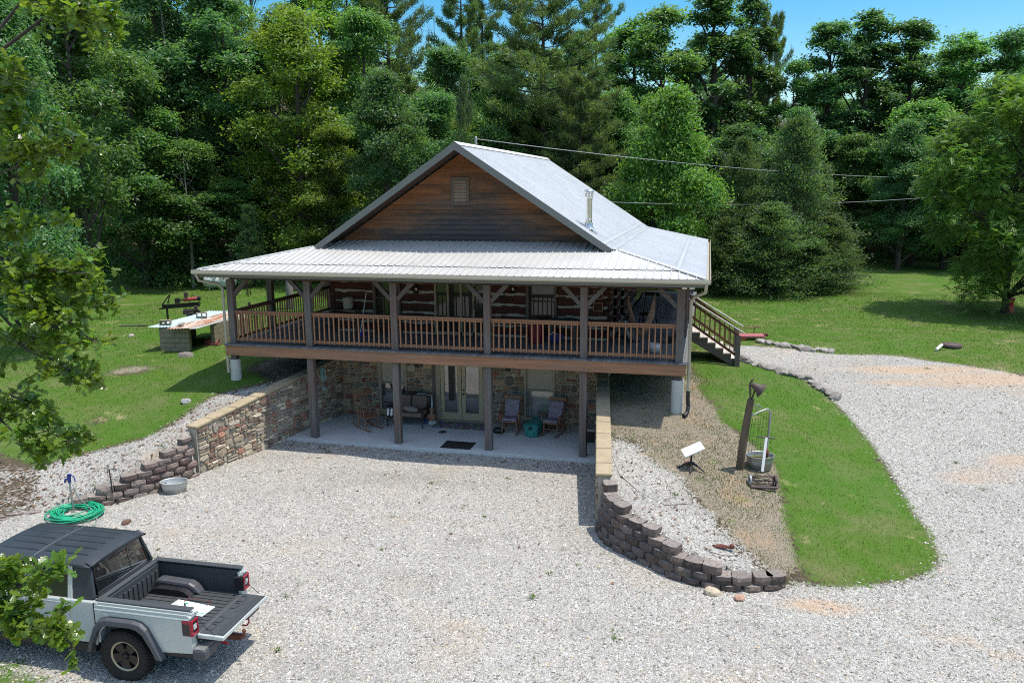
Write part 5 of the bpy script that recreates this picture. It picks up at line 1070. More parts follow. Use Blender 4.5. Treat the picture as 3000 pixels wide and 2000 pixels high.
sheet(-.95, -.02, -.15, 3.6, .96, .0, plain('blue_grey_sheet', (.40,.53,.56), .5, .1, .2, 2), .75); sheet(-.1, .85, -.42, 3.4, .945, .02, rsm, .8); sheet(.78, 1.06, -.40, 3.4, .94, .0, plain('pale_sheet', (.52,.53,.50), .5, .2, .2, 2), .8)
def block(loc, rz, label):
    t_ = thing('cinder_block', label, 'cinder block', loc, rz); p = MB(); o_ = .03
    for a, b in (((-.2,-.1,0),(-.17,.1,.19)),((.17,-.1,0),(.2,.1,.19)),((-.015,-.1,0),(.015,.1,.19)),((-.17,-.1,.0),(-.015,.1,.03)),((.015,-.1,.0),(.17,.1,.03)),((-.17,-.1,.16),(-.015,.1,.19)),((.015,-.1,.16),(.17,.1,.19))): p.box(a, b)
    p.obj('block_body', M['cinder'], t_)
ca, sa = math.cos(.18), math.sin(.18); bp = lambda u, v, z: (bx+u*ca-v*sa, by+u*sa+v*ca, bz+z)
block(bp(-.42, .22, .955), .35, 'hollow cinder block lying on the near end of the blue metal sheet'); block(bp(.28, 1.85, .99), .5, 'single cinder block farther up on the blue metal sheet')
rock(bp(.28, .05, 1.02), .16, .09, .06, (.36,.34,.30), 'stone', 'stone weighing down the rusty metal sheet')
q = G(618, 1010); t = thing('clay_tile', 'dark red half round clay tile under the block bin', 'clay tile', (q[0]+.05, q[1]+.05, q[2]), .15); p = MB(); V, F = [], []
for i in range(13):
    a = math.pi*i/12
    for x in (-.28,.28):
        for r in (.19,.165): V.append((x, r*math.cos(a), r*math.sin(a)+.04))
for i in range(12): b_ = 4*i; F += [(b_,b_+2,b_+6,b_+4),(b_+1,b_+5,b_+7,b_+3),(b_,b_+4,b_+5,b_+1),(b_+2,b_+3,b_+7,b_+6)]
p.add(V, F, smooth=True); p.box((-.3,-.2,0),(.3,.2,.035)); p.obj('tile', plain('dark_red_clay', (.17,.04,.035), .6, 0, .3), t)
q = G(545, 1042); p = MB(); p.lathe([(0,.10),(.10,.14),(.22,.10),(.27,.11),(.30,.03),(.38,-.05)], 11, sy=.7); o = p.obj('tree_stump', M['bark_pale']); o.location = tuple(q); tag(o, 'low grey tree stump in the grass before the block bin', 'stump')
q = G(392, 955); p = MB(); p.box((-.6,-.07,0),(.6,.07,.045)); p.box((.2,-.1,.02),(.62,.0,.06)); o = p.obj('plank', M['grey_wood_x'], bevel=.006); o.location = tuple(q); o.rotation_euler = (0,0,.3); tag(o, 'weathered plank lying on the left lawn', 'plank')
t = thing('tree_stub', 'tall pale broken tree trunk standing behind the left porch', 'dead trunk', tuple(G(850, 905))); p = MB(); p.tube([(0,0,-.1),(.02,0,.8),(.0,.05,1.6),(-.2,.05,2.0)], [.22,.19,.17,.08], 10); p.tube([(0,.05,1.4),(.25,.05,1.9)], [.12,.06], 8); p.obj('trunk', M['bark_pale'], t)
# ------------------------------------------------------------------ left front yard
q = G(217, 1500); t = thing('yard_hydrant', 'yard hydrant with blue head on a steel pipe', 'yard hydrant', tuple(q)); p = MB(); p.cyl((0,0,-.1),(-.03,0,.80),.022,n=10); p.obj('pipe', M['galv'], t)
bl = plain('blue_enamel', (.02,.04,.22), .4); p = MB(); p.tube([(-.03,0,.78),(-.03,0,.94)], [.04,.045], 10); p.tube([(-.03,0,.88),(-.13,-.02,.86),(-.15,-.02,.78)], .025, 8); p.tube([(-.03,0,.95),(.02,0,1.0),(.12,.0,.92),(.14,0,.82)], .014, 6); p.box((-.06,-.03,.92),(.01,.03,1.0)); p.obj('hydrant_head', bl, t)
q = G(222, 1508); t = thing('garden_hose', 'green garden hose coiled on the ground around the hydrant', 'garden hose', tuple(q)); rnd = random.Random(3); pts = []
for i in range(20*24):
    a = i*2*math.pi/24; k = i/(20*24); r = .34+.22*((math.sin(k*23)+1)/2)+.03*math.sin(k*61); pts.append((r*1.12*math.cos(a)+.05*math.sin(k*17), r*math.sin(a)+.05*math.cos(k*13), .03+.10*k+.02*math.sin(a*3+k*9)))
p = MB(); p.tube(pts, .0145, 6); p.obj('hose_coil', plain('green_hose', (.01,.34,.17), .4, 0, .12), t)
p = MB(); p.tube([(-.03+.035,.0,.8),(.25,-.1,.5),(.45,.1,.1),(.7,-.1,.02),(.95,-.45,.02),(.9,-.9,.02)], .013, 6); p.obj('grey_hose', plain('grey_green_hose', (.16,.22,.20), .5), t)
q = G(335, 1474); t = thing('garden_stake', 'thin black metal garden stake with a hooked top', 'garden stake', tuple(q)); p = MB(); p.cyl((0,0,-.05),(-.05,0,.92),.014,n=8); p.obj('stake', M['black'], t); p = MB(); [p.tube([(-.05,0,.90),(-.05+.06*k,.02,.95),(-.05+.09*k,.03,.84)], .005, 5) for k in (-2,-1,1,2,3,4)]; p.obj('hooks', M['black'], t); p = MB(); p.tube([(-.08,0,.03),(0,0,.05),(.16,-.02,.01)], .016, 6); p.tube([(0,0,.05),(.02,-.12,.01)], .012, 5); p.obj('foot', M['black'], t)
for pp, lb in (((276, 1478), 'pink brick lying alone beside the coiled hose'), ((345, 1466), 'pink brick lying at the foot of the black stake')):
    q = G(*pp); p = MB(); p.box((-.11,-.075,0),(.11,.075,.07)); o = p.obj('brick', plain('pink_brick', (.42,.22,.17), .9, 0, .2)); o.location = tuple(q); o.rotation_euler = (0,0,random.uniform(-.2,.3)); tag(o, lb, 'brick')
# power lines
def wire(a, b, sag, label):
    a = Vector(a); b = Vector(b); p = MB(); pts = []
    for i in range(41): t_ = i/40; q_ = a.lerp(b, t_); q_.z -= sag*4*t_*(1-t_); pts.append(q_)
    p.tube(pts, .012, 5); tag(p.obj('power_line', plain('grey_cable', (.34,.34,.36), .6)), label, 'power line')
wire((5.83, 9, 9.95), tuple(at_depth(2830, 521, 58)), .45, 'upper overhead service wire from the roof mast to the right')
wire((8.3, 16.9, 7.4), tuple(at_depth(2830, 569, 52)), .4, 'lower overhead wire running from behind the roof to the right')
# ------------------------------------------------------------------ pickup truck (X forward, Y left)
n = NT('silver_paint'); f = n.noise(n.co(), 1.5, 3); n.set(n.mix(f, (.44,.475,.455), (.51,.545,.52)), .28, .15, .5); n.b.inputs['Coat Weight'].default_value = .6; n.b.inputs['Coat Roughness'].default_value = .06; PAINT = n.m
TOP = plain('hardtop_black', (.024,.030,.036), .42, 0, .15, 3, .5, .05); FLARE = plain('flare_grey', (.06,.063,.072), .5, 0, .12, 5); LINER = plain('bed_liner', (.046,.052,.055), .6, 0, .2, 30, .4, .35)
TG = glassy('truck_glass', (.006,.007,.008), .05); REDL = plain('red_lens', (.34,.012,.03), .18, 0, .1); LENS = plain('smoked_lens', (.02,.018,.02), .12, 0, .1); CLEAR = plain('clear_lens', (.5,.5,.5), .12)
TYRE = plain('tyre_rubber', (.021,.020,.019), .85, 0, .25, 20, .3, .3); RIM = plain('rim_dark', (.035,.032,.030), .35, .6, .2); RIML = plain('rim_lip', (.36,.33,.25), .3, .8, .15)
TK = 1.04
truck = thing('pickup_truck', 'silver white pickup truck with black hard top and its tailgate open', 'pickup truck', (5.909, -11.747, .05), math.radians(181.12)); truck.scale = (TK, .97, TK)
def tp(mb, name, mat, par=None, bevel=0): return mb.obj(name, mat, par or truck, bevel)
def arc(cx, cz, r, a0, a1, n_=14): return [(cx+r*math.cos(math.radians(a0+(a1-a0)*i/n_)), cz+r*math.sin(math.radians(a0+(a1-a0)*i/n_))) for i in range(n_+1)]
WB = 3.49; R = .425
# bed: two outer side panels with wheel arch, front bulkhead, inner liner, floor
side = [(.47, .55), (.52, .56)]; arch = [p for p in arc(0, .47, .53, 10, 170)]
poly = [(.50, 1.24), (-1.16, 1.24), (-1.20, 1.20), (-1.20, .60), (-.60, .56)] + [(x, z) for x, z in arc(0, .47, .53, 170, 10)] + [(.50, .56)]
bed = MB()
for s in (1, -1):
    bed.prism(poly, 'y', s*.80, s*.865)
    bed.prism([(.50, 1.235), (-1.19, 1.235), (-1.17, 1.285), (.50, 1.285)], 'y', s*.79, s*.845)
bed.box((.44, -.86, .60), (.50, .86, 1.275))
for s in (1, -1): bed.box((-1.195, s*.70 if s > 0 else -.80, .62), (-1.13, .80 if s > 0 else s*.70, 1.24))
bedo = tp(bed, 'bed', PAINT, bevel=.018)
l = MB(); l.box((-1.212, -.735, .80), (.42, .735, .835))
for k in range(13): y = -.66+.11*k; l.box((-1.12, y-.03, .836), (.40, y+.03, .846))
tp(l, 'bed_floor', LINER, bedo)
l = MB()
for s in (1, -1):
    l.box((-1.13, min(s*.735, s*.775), .80), (.43, max(s*.735, s*.775), 1.25))
    l.box((-1.19, min(s*.70, s*.83), 1.287), (.49, max(s*.70, s*.83), 1.312))
l.box((.395, -.735, .80), (.438, .735, 1.25)); l.box((.40, -.82, 1.279), (.50, .82, 1.302))
for k in range(11): y = -.62+.124*k; l.box((.375, y-.035, .86), (.395, y+.035, 1.16))
tp(l, 'bed_liner', LINER, bedo, .012)
for s in (1, -1):
    h = MB(); h.prism([(-.52, .836), (-.40, .98), (-.30, 1.03), (.20, 1.05), (.32, 1.05), (.39, .98), (.39, .836)], 'y', min(s*.50, s*.735), max(s*.50, s*.735)); tp(h, 'wheel_housing', FLARE, bedo, .05)
for s in (1, -1):
    r = MB(); r.tube([(.35, s*.60, .95), (.30, s*.60, .90), (.25, s*.60, .95)], .012, 6); tp(r, 'tie_down', M['chrome'], bedo)
    r = MB(); r.box((-1.21, s*.72-.02, .9), (-1.197, s*.72+.02, 1.18)); r.cyl((-1.19, s*.70, 1.20), (-1.19, s*.64, 1.20), .018); tp(r, 'latch_plate', M['galv'], bedo)
for s in (1, -1):
    r = MB(); r.add([(-1.19,s*.866,1.19),(.49,s*.866,1.19),(.49,s*.866,1.145),(-1.19,s*.866,1.145),(-1.19,s*.880,1.165),(.49,s*.880,1.165)], [(0,1,5,4),(4,5,2,3),(0,4,3),(1,2,5)]); tp(r, 'body_crease', PAINT, bedo)
    r = MB(); r.box((.502, min(s*.70, s*.862), .58), (.518, max(s*.70, s*.862), 1.262)); tp(r, 'panel_gap', M['black'], bedo)
r = MB(); r.lathe([(.075,.0),(.078,.004),(.072,.006),(0,.006)], 20); fo_ = tp(r, 'fuel_door', PAINT, bedo); fo_.location = (.30, .866, 1.06); fo_.rotation_euler = (math.radians(-90), 0, 0)
# tailgate lying open
g = MB(); g.box((-1.66, -.72, .79), (-1.205, .72, .858)); tg = tp(g, 'tailgate', PAINT, bevel=.015)
g = MB(); g.box((-1.645, -.675, .859), (-1.23, .675, .870))
for x in (-1.62, -1.575, -1.53): g.box((x, -.66, .871), (x+.028, .66, .878))
for y in (-.48, -.24, .24, .48): g.tube([(-1.27, y-.09, .877), (-1.36, y-.09, .877), (-1.38, y-.05, .877), (-1.38, y+.05, .877), (-1.36, y+.09, .877), (-1.27, y+.09, .877)], .008, 5)
for y in (-.36, -.12, .12, .36): g.box((-1.48, y-.06, .871), (-1.41, y+.06, .876))
tp(g, 'tailgate_liner', LINER, tg, .004)
for s in (1, -1):
    c = MB(); c.tube([(-1.19, s*.71, 1.19), (-1.34, s*.715, 1.02), (-1.52, s*.715, .875)], .006, 5); tp(c, 'support_cable', M['black'], tg)
# cab
cab = MB()
low = [(.52, .55), (2.78, .55), (2.78, 1.20), (2.62, 1.265), (.52, 1.265)]
for s in (1, -1): cab.prism(low, 'y', min(s*.74, s*.845), max(s*.74, s*.845))
cab.box((.52, -.74, .55), (.60, .74, 1.262)); cab.box((.6, -.74, .50), (2.78, .74, .62)); cab.box((2.66, -.74, .62), (2.78, .74, 1.19))
cabo = tp(cab, 'cab', PAINT, bevel=.02)
def pillar(m, x0, x1, xt0, xt1, s, w_=.045): m.add([(x0,s*.80,1.26),(x1,s*.80,1.26),(x1,s*(.80-w_),1.26),(x0,s*(.80-w_),1.26),(xt0,s*.675,1.80),(xt1,s*.675,1.80),(xt1,s*(.675-w_),1.80),(xt0,s*(.675-w_),1.80)], [(0,1,2,3),(4,7,6,5),(0,4,5,1),(1,5,6,2),(2,6,7,3),(3,7,4,0)])
for s in (1, -1):
    p = MB(); pillar(p, .94, 1.03, .98, 1.06, s); pillar(p, 1.70, 1.86, 1.72, 1.86, s); pillar(p, 2.60, 2.68, 2.36, 2.44, s)
    p.add([(.94,s*.683,1.77),(2.44,s*.683,1.77),(2.44,s*.64,1.77),(.94,s*.64,1.77),(.94,s*.668,1.83),(2.42,s*.668,1.83),(2.42,s*.63,1.83),(.94,s*.63,1.83)], [(0,1,2,3),(4,7,6,5),(0,4,5,1),(1,5,6,2),(2,6,7,3),(3,7,4,0)]); tp(p, 'window_pillars', PAINT, cabo, .012)
for s in (1, -1):
    for nm, x0, x1, xt0, xt1 in (('rear_side_window', 1.03, 1.70, 1.06, 1.72), ('front_side_window', 1.86, 2.60, 1.86, 2.36)):
        w_ = MB(); w_.add([(x0,s*.785,1.262),(x1,s*.785,1.262),(xt1,s*.660,1.79),(xt0,s*.660,1.79)], [(0,1,2,3)]); tp(w_, 'side_window', TG, cabo)
        w_ = MB()
    for x0, x1 in ((.97, 1.76), (1.79, 2.64)):
        d = MB(); d.box((x0, min(s*.846, s*.856), .60), (x1, max(s*.846, s*.856), 1.22)); dd = tp(d, 'door', PAINT, cabo, .008)
        k = MB(); k.box((x0+.06, min(s*.875, s*.895), 1.09), (x0+.25, max(s*.875, s*.895), 1.125)); k.box((x0+.07, min(s*.856, s*.875), 1.095), (x0+.09, max(s*.856, s*.875), 1.12)); k.box((x0+.22, min(s*.856, s*.875), 1.095), (x0+.24, max(s*.856, s*.875), 1.12)); tp(k, 'door_handle', M['black'], dd, .006)
    b = MB(); b.box((.55, min(s*.70, s*.86), .40), (2.9, max(s*.70, s*.86), .54)); tp(b, 'side_sill', M['black'], bevel=.02)
# hardtop
for s in (1, -1):     # rear quarter panels
    t_ = MB(); t_.add([(.53,s*.79,1.275),(.935,s*.80,1.275),(.965,s*.665,1.82),(.66,s*.655,1.82),(.53,s*.72,1.275),(.935,s*.73,1.275),(.965,s*.60,1.82),(.66,s*.59,1.82)], [(0,1,2,3),(7,6,5,4),(0,4,5,1),(1,5,6,2),(2,6,7,3),(3,7,4,0)]); tq_ = tp(t_, 'hardtop_side', TOP, bevel=.03)
t_ = MB(); nX, nY = 14, 10; V, F = [], []
for i in range(nX+1):
    for j in range(nY+1):
        u = i/nX; v = j/nY*2-1; x = .60+2.02*u; e = max(0, 1-u*14)+max(0, (u-.93)*14)*.6
        V.append((x, v*.715, 1.895-.035*v*v-.055*e*e-.045*max(0, abs(v)-.86)/.14))
base_ = len(V)
for i in range(nX):
    for j in range(nY): F.append((i*(nY+1)+j, (i+1)*(nY+1)+j, (i+1)*(nY+1)+j+1, i*(nY+1)+j+1))
t_.add(V, F, smooth=True)
rim_ = [(.585,-.70),(.585,.70),(2.63,.69),(2.63,-.69)]
t_.box((.60, -.69, 1.785), (2.60, .69, 1.80))
tops = [(.60,-.685,1.80),(2.62,-.685,1.80),(2.62,.685,1.80),(.60,.685,1.80)]
ring = [i*(nY+1) for i in range(nX+1)] + [nX*(nY+1)+j for j in range(1, nY+1)] + [i*(nY+1)+nY for i in range(nX-1,-1,-1)] + [j for j in range(nY-1,0,-1)]
V2 = [V[k] for k in ring]; V3 = [(x*1.0 + (.0), y*1.012, 1.785) for x, y, z in V2]; n_ = len(V2)
t_.add(V2+V3, [(i, (i+1) % n_, n_+(i+1) % n_, n_+i) for i in range(n_)], smooth=True)
roof_ = tp(t_, 'hardtop_roof', TOP)
r = MB()
for k in range(5): y = -.44+.22*k; r.add([(.80,y-.05,1.898-.035*(y/.685)**2),(1.64,y-.05,1.898-.035*(y/.685)**2),(1.64,y+.05,1.898-.035*(y/.685)**2),(.80,y+.05,1.898-.035*(y/.685)**2),(.83,y-.04,1.908-.035*(y/.685)**2),(1.61,y-.04,1.908-.035*(y/.685)**2),(1.61,y+.04,1.908-.035*(y/.685)**2),(.83,y+.04,1.908-.035*(y/.685)**2)], [(4,5,6,7),(0,1,5,4),(1,2,6,5),(2,3,7,6),(3,0,4,7)])
for k in range(5): y = -.44+.22*k; zz = 1.898-.035*(y/.685)**2; r.add([(1.76,y-.05,zz),(2.45,y-.05,zz-.004),(2.45,y+.05,zz-.004),(1.76,y+.05,zz),(1.79,y-.04,zz+.010),(2.42,y-.04,zz+.006),(2.42,y+.04,zz+.006),(1.79,y+.04,zz+.010)], [(4,5,6,7),(0,1,5,4),(1,2,6,5),(2,3,7,6),(3,0,4,7)])
tp(r, 'roof_rib', TOP, roof_)
r = MB(); r.tube([(1.70, y/10*.66, 1.901-.035*(y/10*.66/.685)**2) for y in range(-10, 11)], .004, 5); tp(r, 'roof_seam', M['galv'], roof_)
w_ = MB(); w_.add([(.565,-.66,1.30),(.565,.66,1.30),(.665,.59,1.775),(.665,-.59,1.775)], [(0,1,2,3)]); rw = tp(w_, 'rear_window', TG, tq_)
w_ = MB(); w_.tube([(.557,-.67,1.29),(.557,.67,1.29),(.660,.60,1.785),(.660,-.60,1.785),(.557,-.67,1.29)], .013, 6); w_.tube([(.575,-.22,1.36),(.575,.16,1.36)], .008, 5); w_.tube([(.575,-.22,1.36),(.648,-.22,1.71),(.648,.16,1.71)], .006, 5); tp(w_, 'window_seal', M['black'], rw)
b = MB(); b.box((.535,-.70,1.26),(.60,.70,1.295)); b.add([(.60,-.68,1.78),(.72,-.68,1.86),(.72,.68,1.86),(.60,.68,1.78)], [(0,1,2,3)]); tp(b, 'hardtop_frame', TOP, tq_)
# interior: dark floor and seats
i_ = MB(); i_.box((.72,-.70,.70),(1.0,.70,1.30)); i_.box((.72,-.66,.80),(.86,-.12,1.45)); i_.box((.72,.12,.80),(.86,.66,1.45)); i_.box((1.75,-.62,.9),(1.88,-.14,1.52)); i_.box((1.75,.14,.9),(1.88,.62,1.52)); i_.box((2.45,-.72,.9),(2.64,.72,1.22)); tp(i_, 'seats', M['black'], cabo, .03)
# hood, fenders, grille, windshield
h = MB(); h.prism([(2.79,.62),(4.30,.66),(4.30,1.06),(4.16,1.14),(2.79,1.20)], 'y', -.62, .62); h.prism([(3.0,1.19),(4.1,1.135),(4.1,1.165),(3.0,1.225)], 'y', -.36, .36); tp(h, 'hood', PAINT, bevel=.03)
h = MB(); h.box((4.303,-.60,.66),(4.36,.60,1.06)); gr_ = tp(h, 'grille', PAINT, bevel=.02); h = MB()
for k in range(7): y = -.36+.12*k; h.box((4.362,y-.03,.74),(4.37,y+.03,1.0))
tp(h, 'grille_slots', M['black'], gr_)
for s in (1, -1): h = MB(); h.cyl((4.36,s*.50,.88),(4.39,s*.50,.88),.10,n=20); tp(h, 'headlight', CLEAR, gr_)
w_ = MB(); w_.add([(2.68,-.72,1.22),(2.68,.72,1.22),(2.44,.62,1.80),(2.44,-.62,1.80)], [(0,1,2,3)]); tp(w_, 'windshield', TG)
h = MB(); h.box((4.40,-.80,.46),(4.56,.80,.66)); tp(h, 'front_bumper', M['black'], bevel=.03)
for s in (1, -1):
    h = MB(); h.box((2.80, min(s*.62, s*.76), .95), (4.0, max(s*.62, s*.76), 1.10)); tp(h, 'fender', PAINT, bevel=.02)
    h = MB(); h.beam((2.45,s*.80,1.28),(2.42,s*.98,1.30),.03,.03); h.box((2.36,min(s*.93,s*1.06),1.26),(2.44,max(s*.93,s*1.06),1.44)); tp(h, 'side_mirror', M['black'], cabo, .02)
# flares
for cx, nm in ((0, 'rear'), (WB, 'front')):
    for s in (1, -1):
        m = MB(); outer = [(-.72,.47),(-.64,.62),(-.46,.95),(-.36,1.03),(-.22,1.06),(.26,1.06),(.38,1.02),(.50,.90),(.62,.62),(.66,.47)]; inner = [(-.60,.47),(-.54,.62),(-.40,.86),(-.30,.935),(-.2,.96),(.22,.96),(.32,.93),(.42,.83),(.52,.62),(.56,.47)]
        V = []; k = len(outer)
        for (ox, oz), (ix, iz) in zip(outer, inner): V += [(cx+ox, s*.858, oz+.02), (cx+ox*.97, s*.955, oz-.015), (cx+ix, s*.97, iz), (cx+ix, s*.80, iz)]
        F = []
        for i in range(k-1):
            for j in range(3): F.append((4*i+j, 4*i+4+j, 4*i+5+j, 4*i+1+j))
        F += [(0,1,2,3), (4*k-1,4*k-2,4*k-3,4*k-4)]
        m.add(V, F, smooth=False); tp(m, 'fender_flare', FLARE, bevel=.012)
        m = MB(); m.prism(inner+[(.5,.40),(-.5,.40)], 'y', s*.35, s*.38) ; m.box((cx*0-.01,0,0),(cx*0,0.001,.001))
        mm = MB(); mm.M = Matrix.Translation((cx,0,0)); mm.prism([(x, z) for x, z in inner]+[(.5,.45),(-.5,.45)], 'y', s*.36, s*.37); V = []
        for (ix, iz) in inner: V += [(ix, s*.80, iz), (ix, s*.365, iz)]
        mm.add(V, [(2*i, 2*i+2, 2*i+3, 2*i+1) for i in range(len(inner)-1)]); tp(mm, 'wheel_well', M['black'])
# wheels
tyre = MB(); prof = [(.255,-.10),(.30,-.125),(.36,-.135),(.40,-.13),(.418,-.11),(.425,-.06),(.426,0),(.425,.06),(.418,.11),(.40,.13),(.36,.135),(.30,.125),(.255,.10)]
tyre.lathe(prof, 48)
rnd = random.Random(2)
for k in range(48):
    a = 2*math.pi*k/48
    for zz, off in ((-.09,0),(-.035,.5),(.035,0),(.09,.5)):
        M0 = Matrix.Rotation(a+off*2*math.pi/48, 4, 'Z') @ Matrix.Translation((.425, 0, zz)); tyre.M = M0; tyre.box((-.012,-.020,-.022),(.010,.020,.022)); tyre.M = Matrix.Identity(4)
for k in range(24):
    tyre.M = Matrix.Rotation(2*math.pi*k/24, 4, 'Z'); tyre.box((.375,-.022,.120),(.412,.022,.14)); tyre.box((.375,-.022,-.14),(.412,.022,-.12)); tyre.M = Matrix.Identity(4)
tyre_m = tyre.mesh('tyre')
rim = MB(); rim.lathe([(.0,.03),(.07,.035),(.085,.06),(.085,.02),(.22,.0),(.235,.06)], 40)
for k in range(5):
    rim.M = Matrix.Rotation(2*math.pi*k/5+.3, 4, 'Z'); rim.add([(.05,-.05,.075),(.05,.05,.075),(.225,.085,.085),(.225,-.085,.085),(.05,-.06,.02),(.05,.06,.02),(.225,.10,.02),(.225,-.10,.02)], [(0,1,2,3),(0,4,5,1),(1,5,6,2),(3,2,6,7),(0,3,7,4)]); rim.M = Matrix.Identity(4)
    rim.M = Matrix.Rotation(2*math.pi*(k+.5)/5+.3, 4, 'Z'); rim.cyl((.055,0,.06),(.055,0,.10),.014,n=8); rim.M = Matrix.Identity(4)
rim_m = rim.mesh('rim'); lip = MB(); lip.lathe([(.225,.085),(.245,.10),(.258,.10),(.258,.07)], 40); lip_m = lip.mesh('rim_lip')
cap_ = MB(); cap_.lathe([(.045,.08),(.04,.11),(0,.112)], 20); cap_m = cap_.mesh('hub_cap')
for cx in (0, WB):
    for s in (1, -1):
        wo_ = bpy.data.objects.new('wheel', tyre_m); COL.objects.link(wo_)
        if not tyre_m.materials: tyre_m.materials.append(TYRE)
        wo_.parent = truck; wo_.location = (cx, s*.80, R); wo_.rotation_euler = (math.radians(-90*s), .4 if cx else 0, 0)
        ro_ = link('rim', rim_m, RIM, wo_); link('rim_lip', lip_m, RIML, wo_); link('hub_cap', cap_m, RIM, wo_)
a = MB(); a.cyl((0,-.75,R),(0,.75,R),.05); a.sphere((0,.1,R),.14,.14,.14); a.cyl((WB,-.75,R),(WB,.75,R),.05); a.box((-1.0,-.48,.50),(4.2,-.38,.60)); a.box((-1.0,.38,.50),(4.2,.48,.60)); a.box((-1.1,-.6,.62),(2.0,.6,.75)); tp(a, 'chassis', M['black'])
# tail lamps, bumper, hitch
for s in (1, -1):
    l = MB(); l.box((-1.235, min(s*.69, s*.885), .90), (-1.06, max(s*.69, s*.885), 1.17)); lo = tp(l, 'tail_lamp', LENS, bevel=.015)
    l = MB(); y0, y1 = sorted((s*.71, s*.89)); x = -1.245
    for a_, b_ in (((x,y0,.905),(-1.2,y0+.03,1.165)),((x,y1-.03,.905),(-1.2,y1,1.165)),((x,y0+.03,1.13),(-1.2,y1-.03,1.165)),((x,y0+.03,.905),(-1.2,y1-.03,.94))): l.box(a_, b_)
    yo = s*.888; l.box((-1.22, min(yo, yo+s*.006), 1.11), (-1.08, max(yo, yo+s*.006), 1.16)); tp(l, 'red_lens', REDL, lo, .006)
    l = MB(); l.box((-1.243, y0+.05, 1.0), (-1.236, y1-.05, 1.08)); tp(l, 'reverse_lamp', CLEAR, lo)
b = MB(); b.box((-1.42,-.88,.50),(-1.20,-.50,.68)); b.box((-1.42,.50,.50),(-1.20,.88,.68)); b.box((-1.36,-.50,.48),(-1.22,.50,.62)); bo = tp(b, 'rear_bumper', FLARE, bevel=.035)
b = MB(); b.box((-1.40,-.86,.681),(-1.23,-.58,.69)); tp(b, 'step_pad', M['galv'], bo); b = MB(); b.box((-1.40,.58,.681),(-1.23,.86,.69)); tp(b, 'step_pad', M['galv'], bo)
for s in (1, -1): b = MB(); b.tube([(-1.40,s*.30,.50),(-1.48,s*.30,.50),(-1.50,s*.34,.54),(-1.48,s*.38,.58),(-1.40,s*.38,.56)], .014, 8); tp(b, 'tow_hook', REDL, bo)
b = MB(); b.box((-1.55,-.04,.42),(-1.3,.04,.50)); b.cyl((-1.60,0,.46),(-1.60,0,.56),.02); b.sphere((-1.60,0,.58),.035); tp(b, 'tow_hitch', M['rust'], bo)
for y_ in (.60, -.85): b = MB(); b.box((-1.25, y_, .50), (-.62, y_+.25, .60)); tp(b, 'rear_valance', M['black'], bo, .03)
# sign panel and strap lying in the bed
def tw(X, Y, Z):
    h = math.radians(181.12); return (5.909+TK*X*math.cos(h)-.97*Y*math.sin(h), -11.747+TK*X*math.sin(h)+.97*Y*math.cos(h), .05+TK*Z)
t = thing('sign_panel', 'white yard sign with green stripe lying in the truck bed', 'sign', tw(-.62, -.02, .856), math.radians(181.12-97)); t.scale = (1.3, 1.3, 1)
b = MB(); b.box((-.13,-.30,0),(.13,.30,.012)); b.obj('panel', M['white'], t)
gm = plain('green_print', (.02,.30,.20), .5); b = MB(); b.box((-.115,-.28,.013),(-.10,.28,.0145)); b.box((-.075,-.28,.013),(-.06,.28,.0145)); b.box((-.10,-.28,.013),(-.075,-.272,.0145)); b.box((-.10,.272,.013),(-.075,.28,.0145)); b.obj('stripe', gm, t); b = MB(); b.M = Matrix.Translation((.07,.12,.013)); b.lathe([(0,.002),(.025,.002),(.025,0)], 14); b.obj('emblem', gm, t)
b = MB(); b.tube([(.10,-.18,.02),(.20,-.18,.025),(.20,-.17,.06)], .005, 5); b.tube([(.10,.18,.02),(.20,.18,.025),(.20,.19,.06)], .005, 5); b.tube([(.20,-.2,.03),(.20,.2,.03)], .005, 5); b.obj('wire_stake', M['rust'], t)
p = MB(); p.tube([tw(-.45,-.12,.875), tw(-.58,.02,.878), tw(-.72,.15,.872), tw(-.80,.35,.857)], .012, 5); tag(p.obj('strap', M['black']), 'black strap lying across the sign in the truck bed', 'strap')
p = MB(); p.lathe([(0,0),(.05,.0),(.06,.03),(.03,.06),(0,.065)], 10, sy=1.6); o = p.obj('crumpled_wrapper', plain('pale_wrapper', (.45,.40,.30), .5, 0, .5, 30, .5, .6)); o.location = tw(.18, .52, .848); tag(o, 'crumpled pale wrapper in the front corner of the truck bed', 'litter')
p = MB(); p.box((-.04,-.025,0),(.04,.025,.015)); o = p.obj('paper_scrap', M['white']); o.location = tw(-.20, .50, .848); tag(o, 'tiny white scrap on the truck bed floor', 'litter')
# ------------------------------------------------------------------ trees
def rot_frames(nrm, rng):
    m = len(nrm); r = rng.normal(size=(m,3)); t = np.cross(nrm, r); t /= np.linalg.norm(t, axis=1, keepdims=True)+1e-9; return t, np.cross(nrm, t)
def unit(v): return v/(np.linalg.norm(v, axis=-1, keepdims=True)+1e-9)
def leaf_quads(C, nrm, size, rng, asp=.55, fold=.25):
    m = len(C); t, b = rot_frames(nrm, rng); s = size[:,None]
    return np.stack([C-t*s, C-b*s*asp+nrm*s*fold, C+t*s, C+b*s*asp+nrm*s*fold], 1)
def tris(Q):                       # folded leaf: two triangles per quad as quads split
    m = len(Q); i = 4*np.arange(m)[:,None]; return np.concatenate([i+np.array([[0,1,2]]), i+np.array([[0,2,3]])], 0)
def trunk_mesh(paths, name, mat):
    mb = MB()
    for pts, rs in paths: mb.tube(pts, rs, 8)
    me = mb.mesh(name); me.materials.append(mat); return me
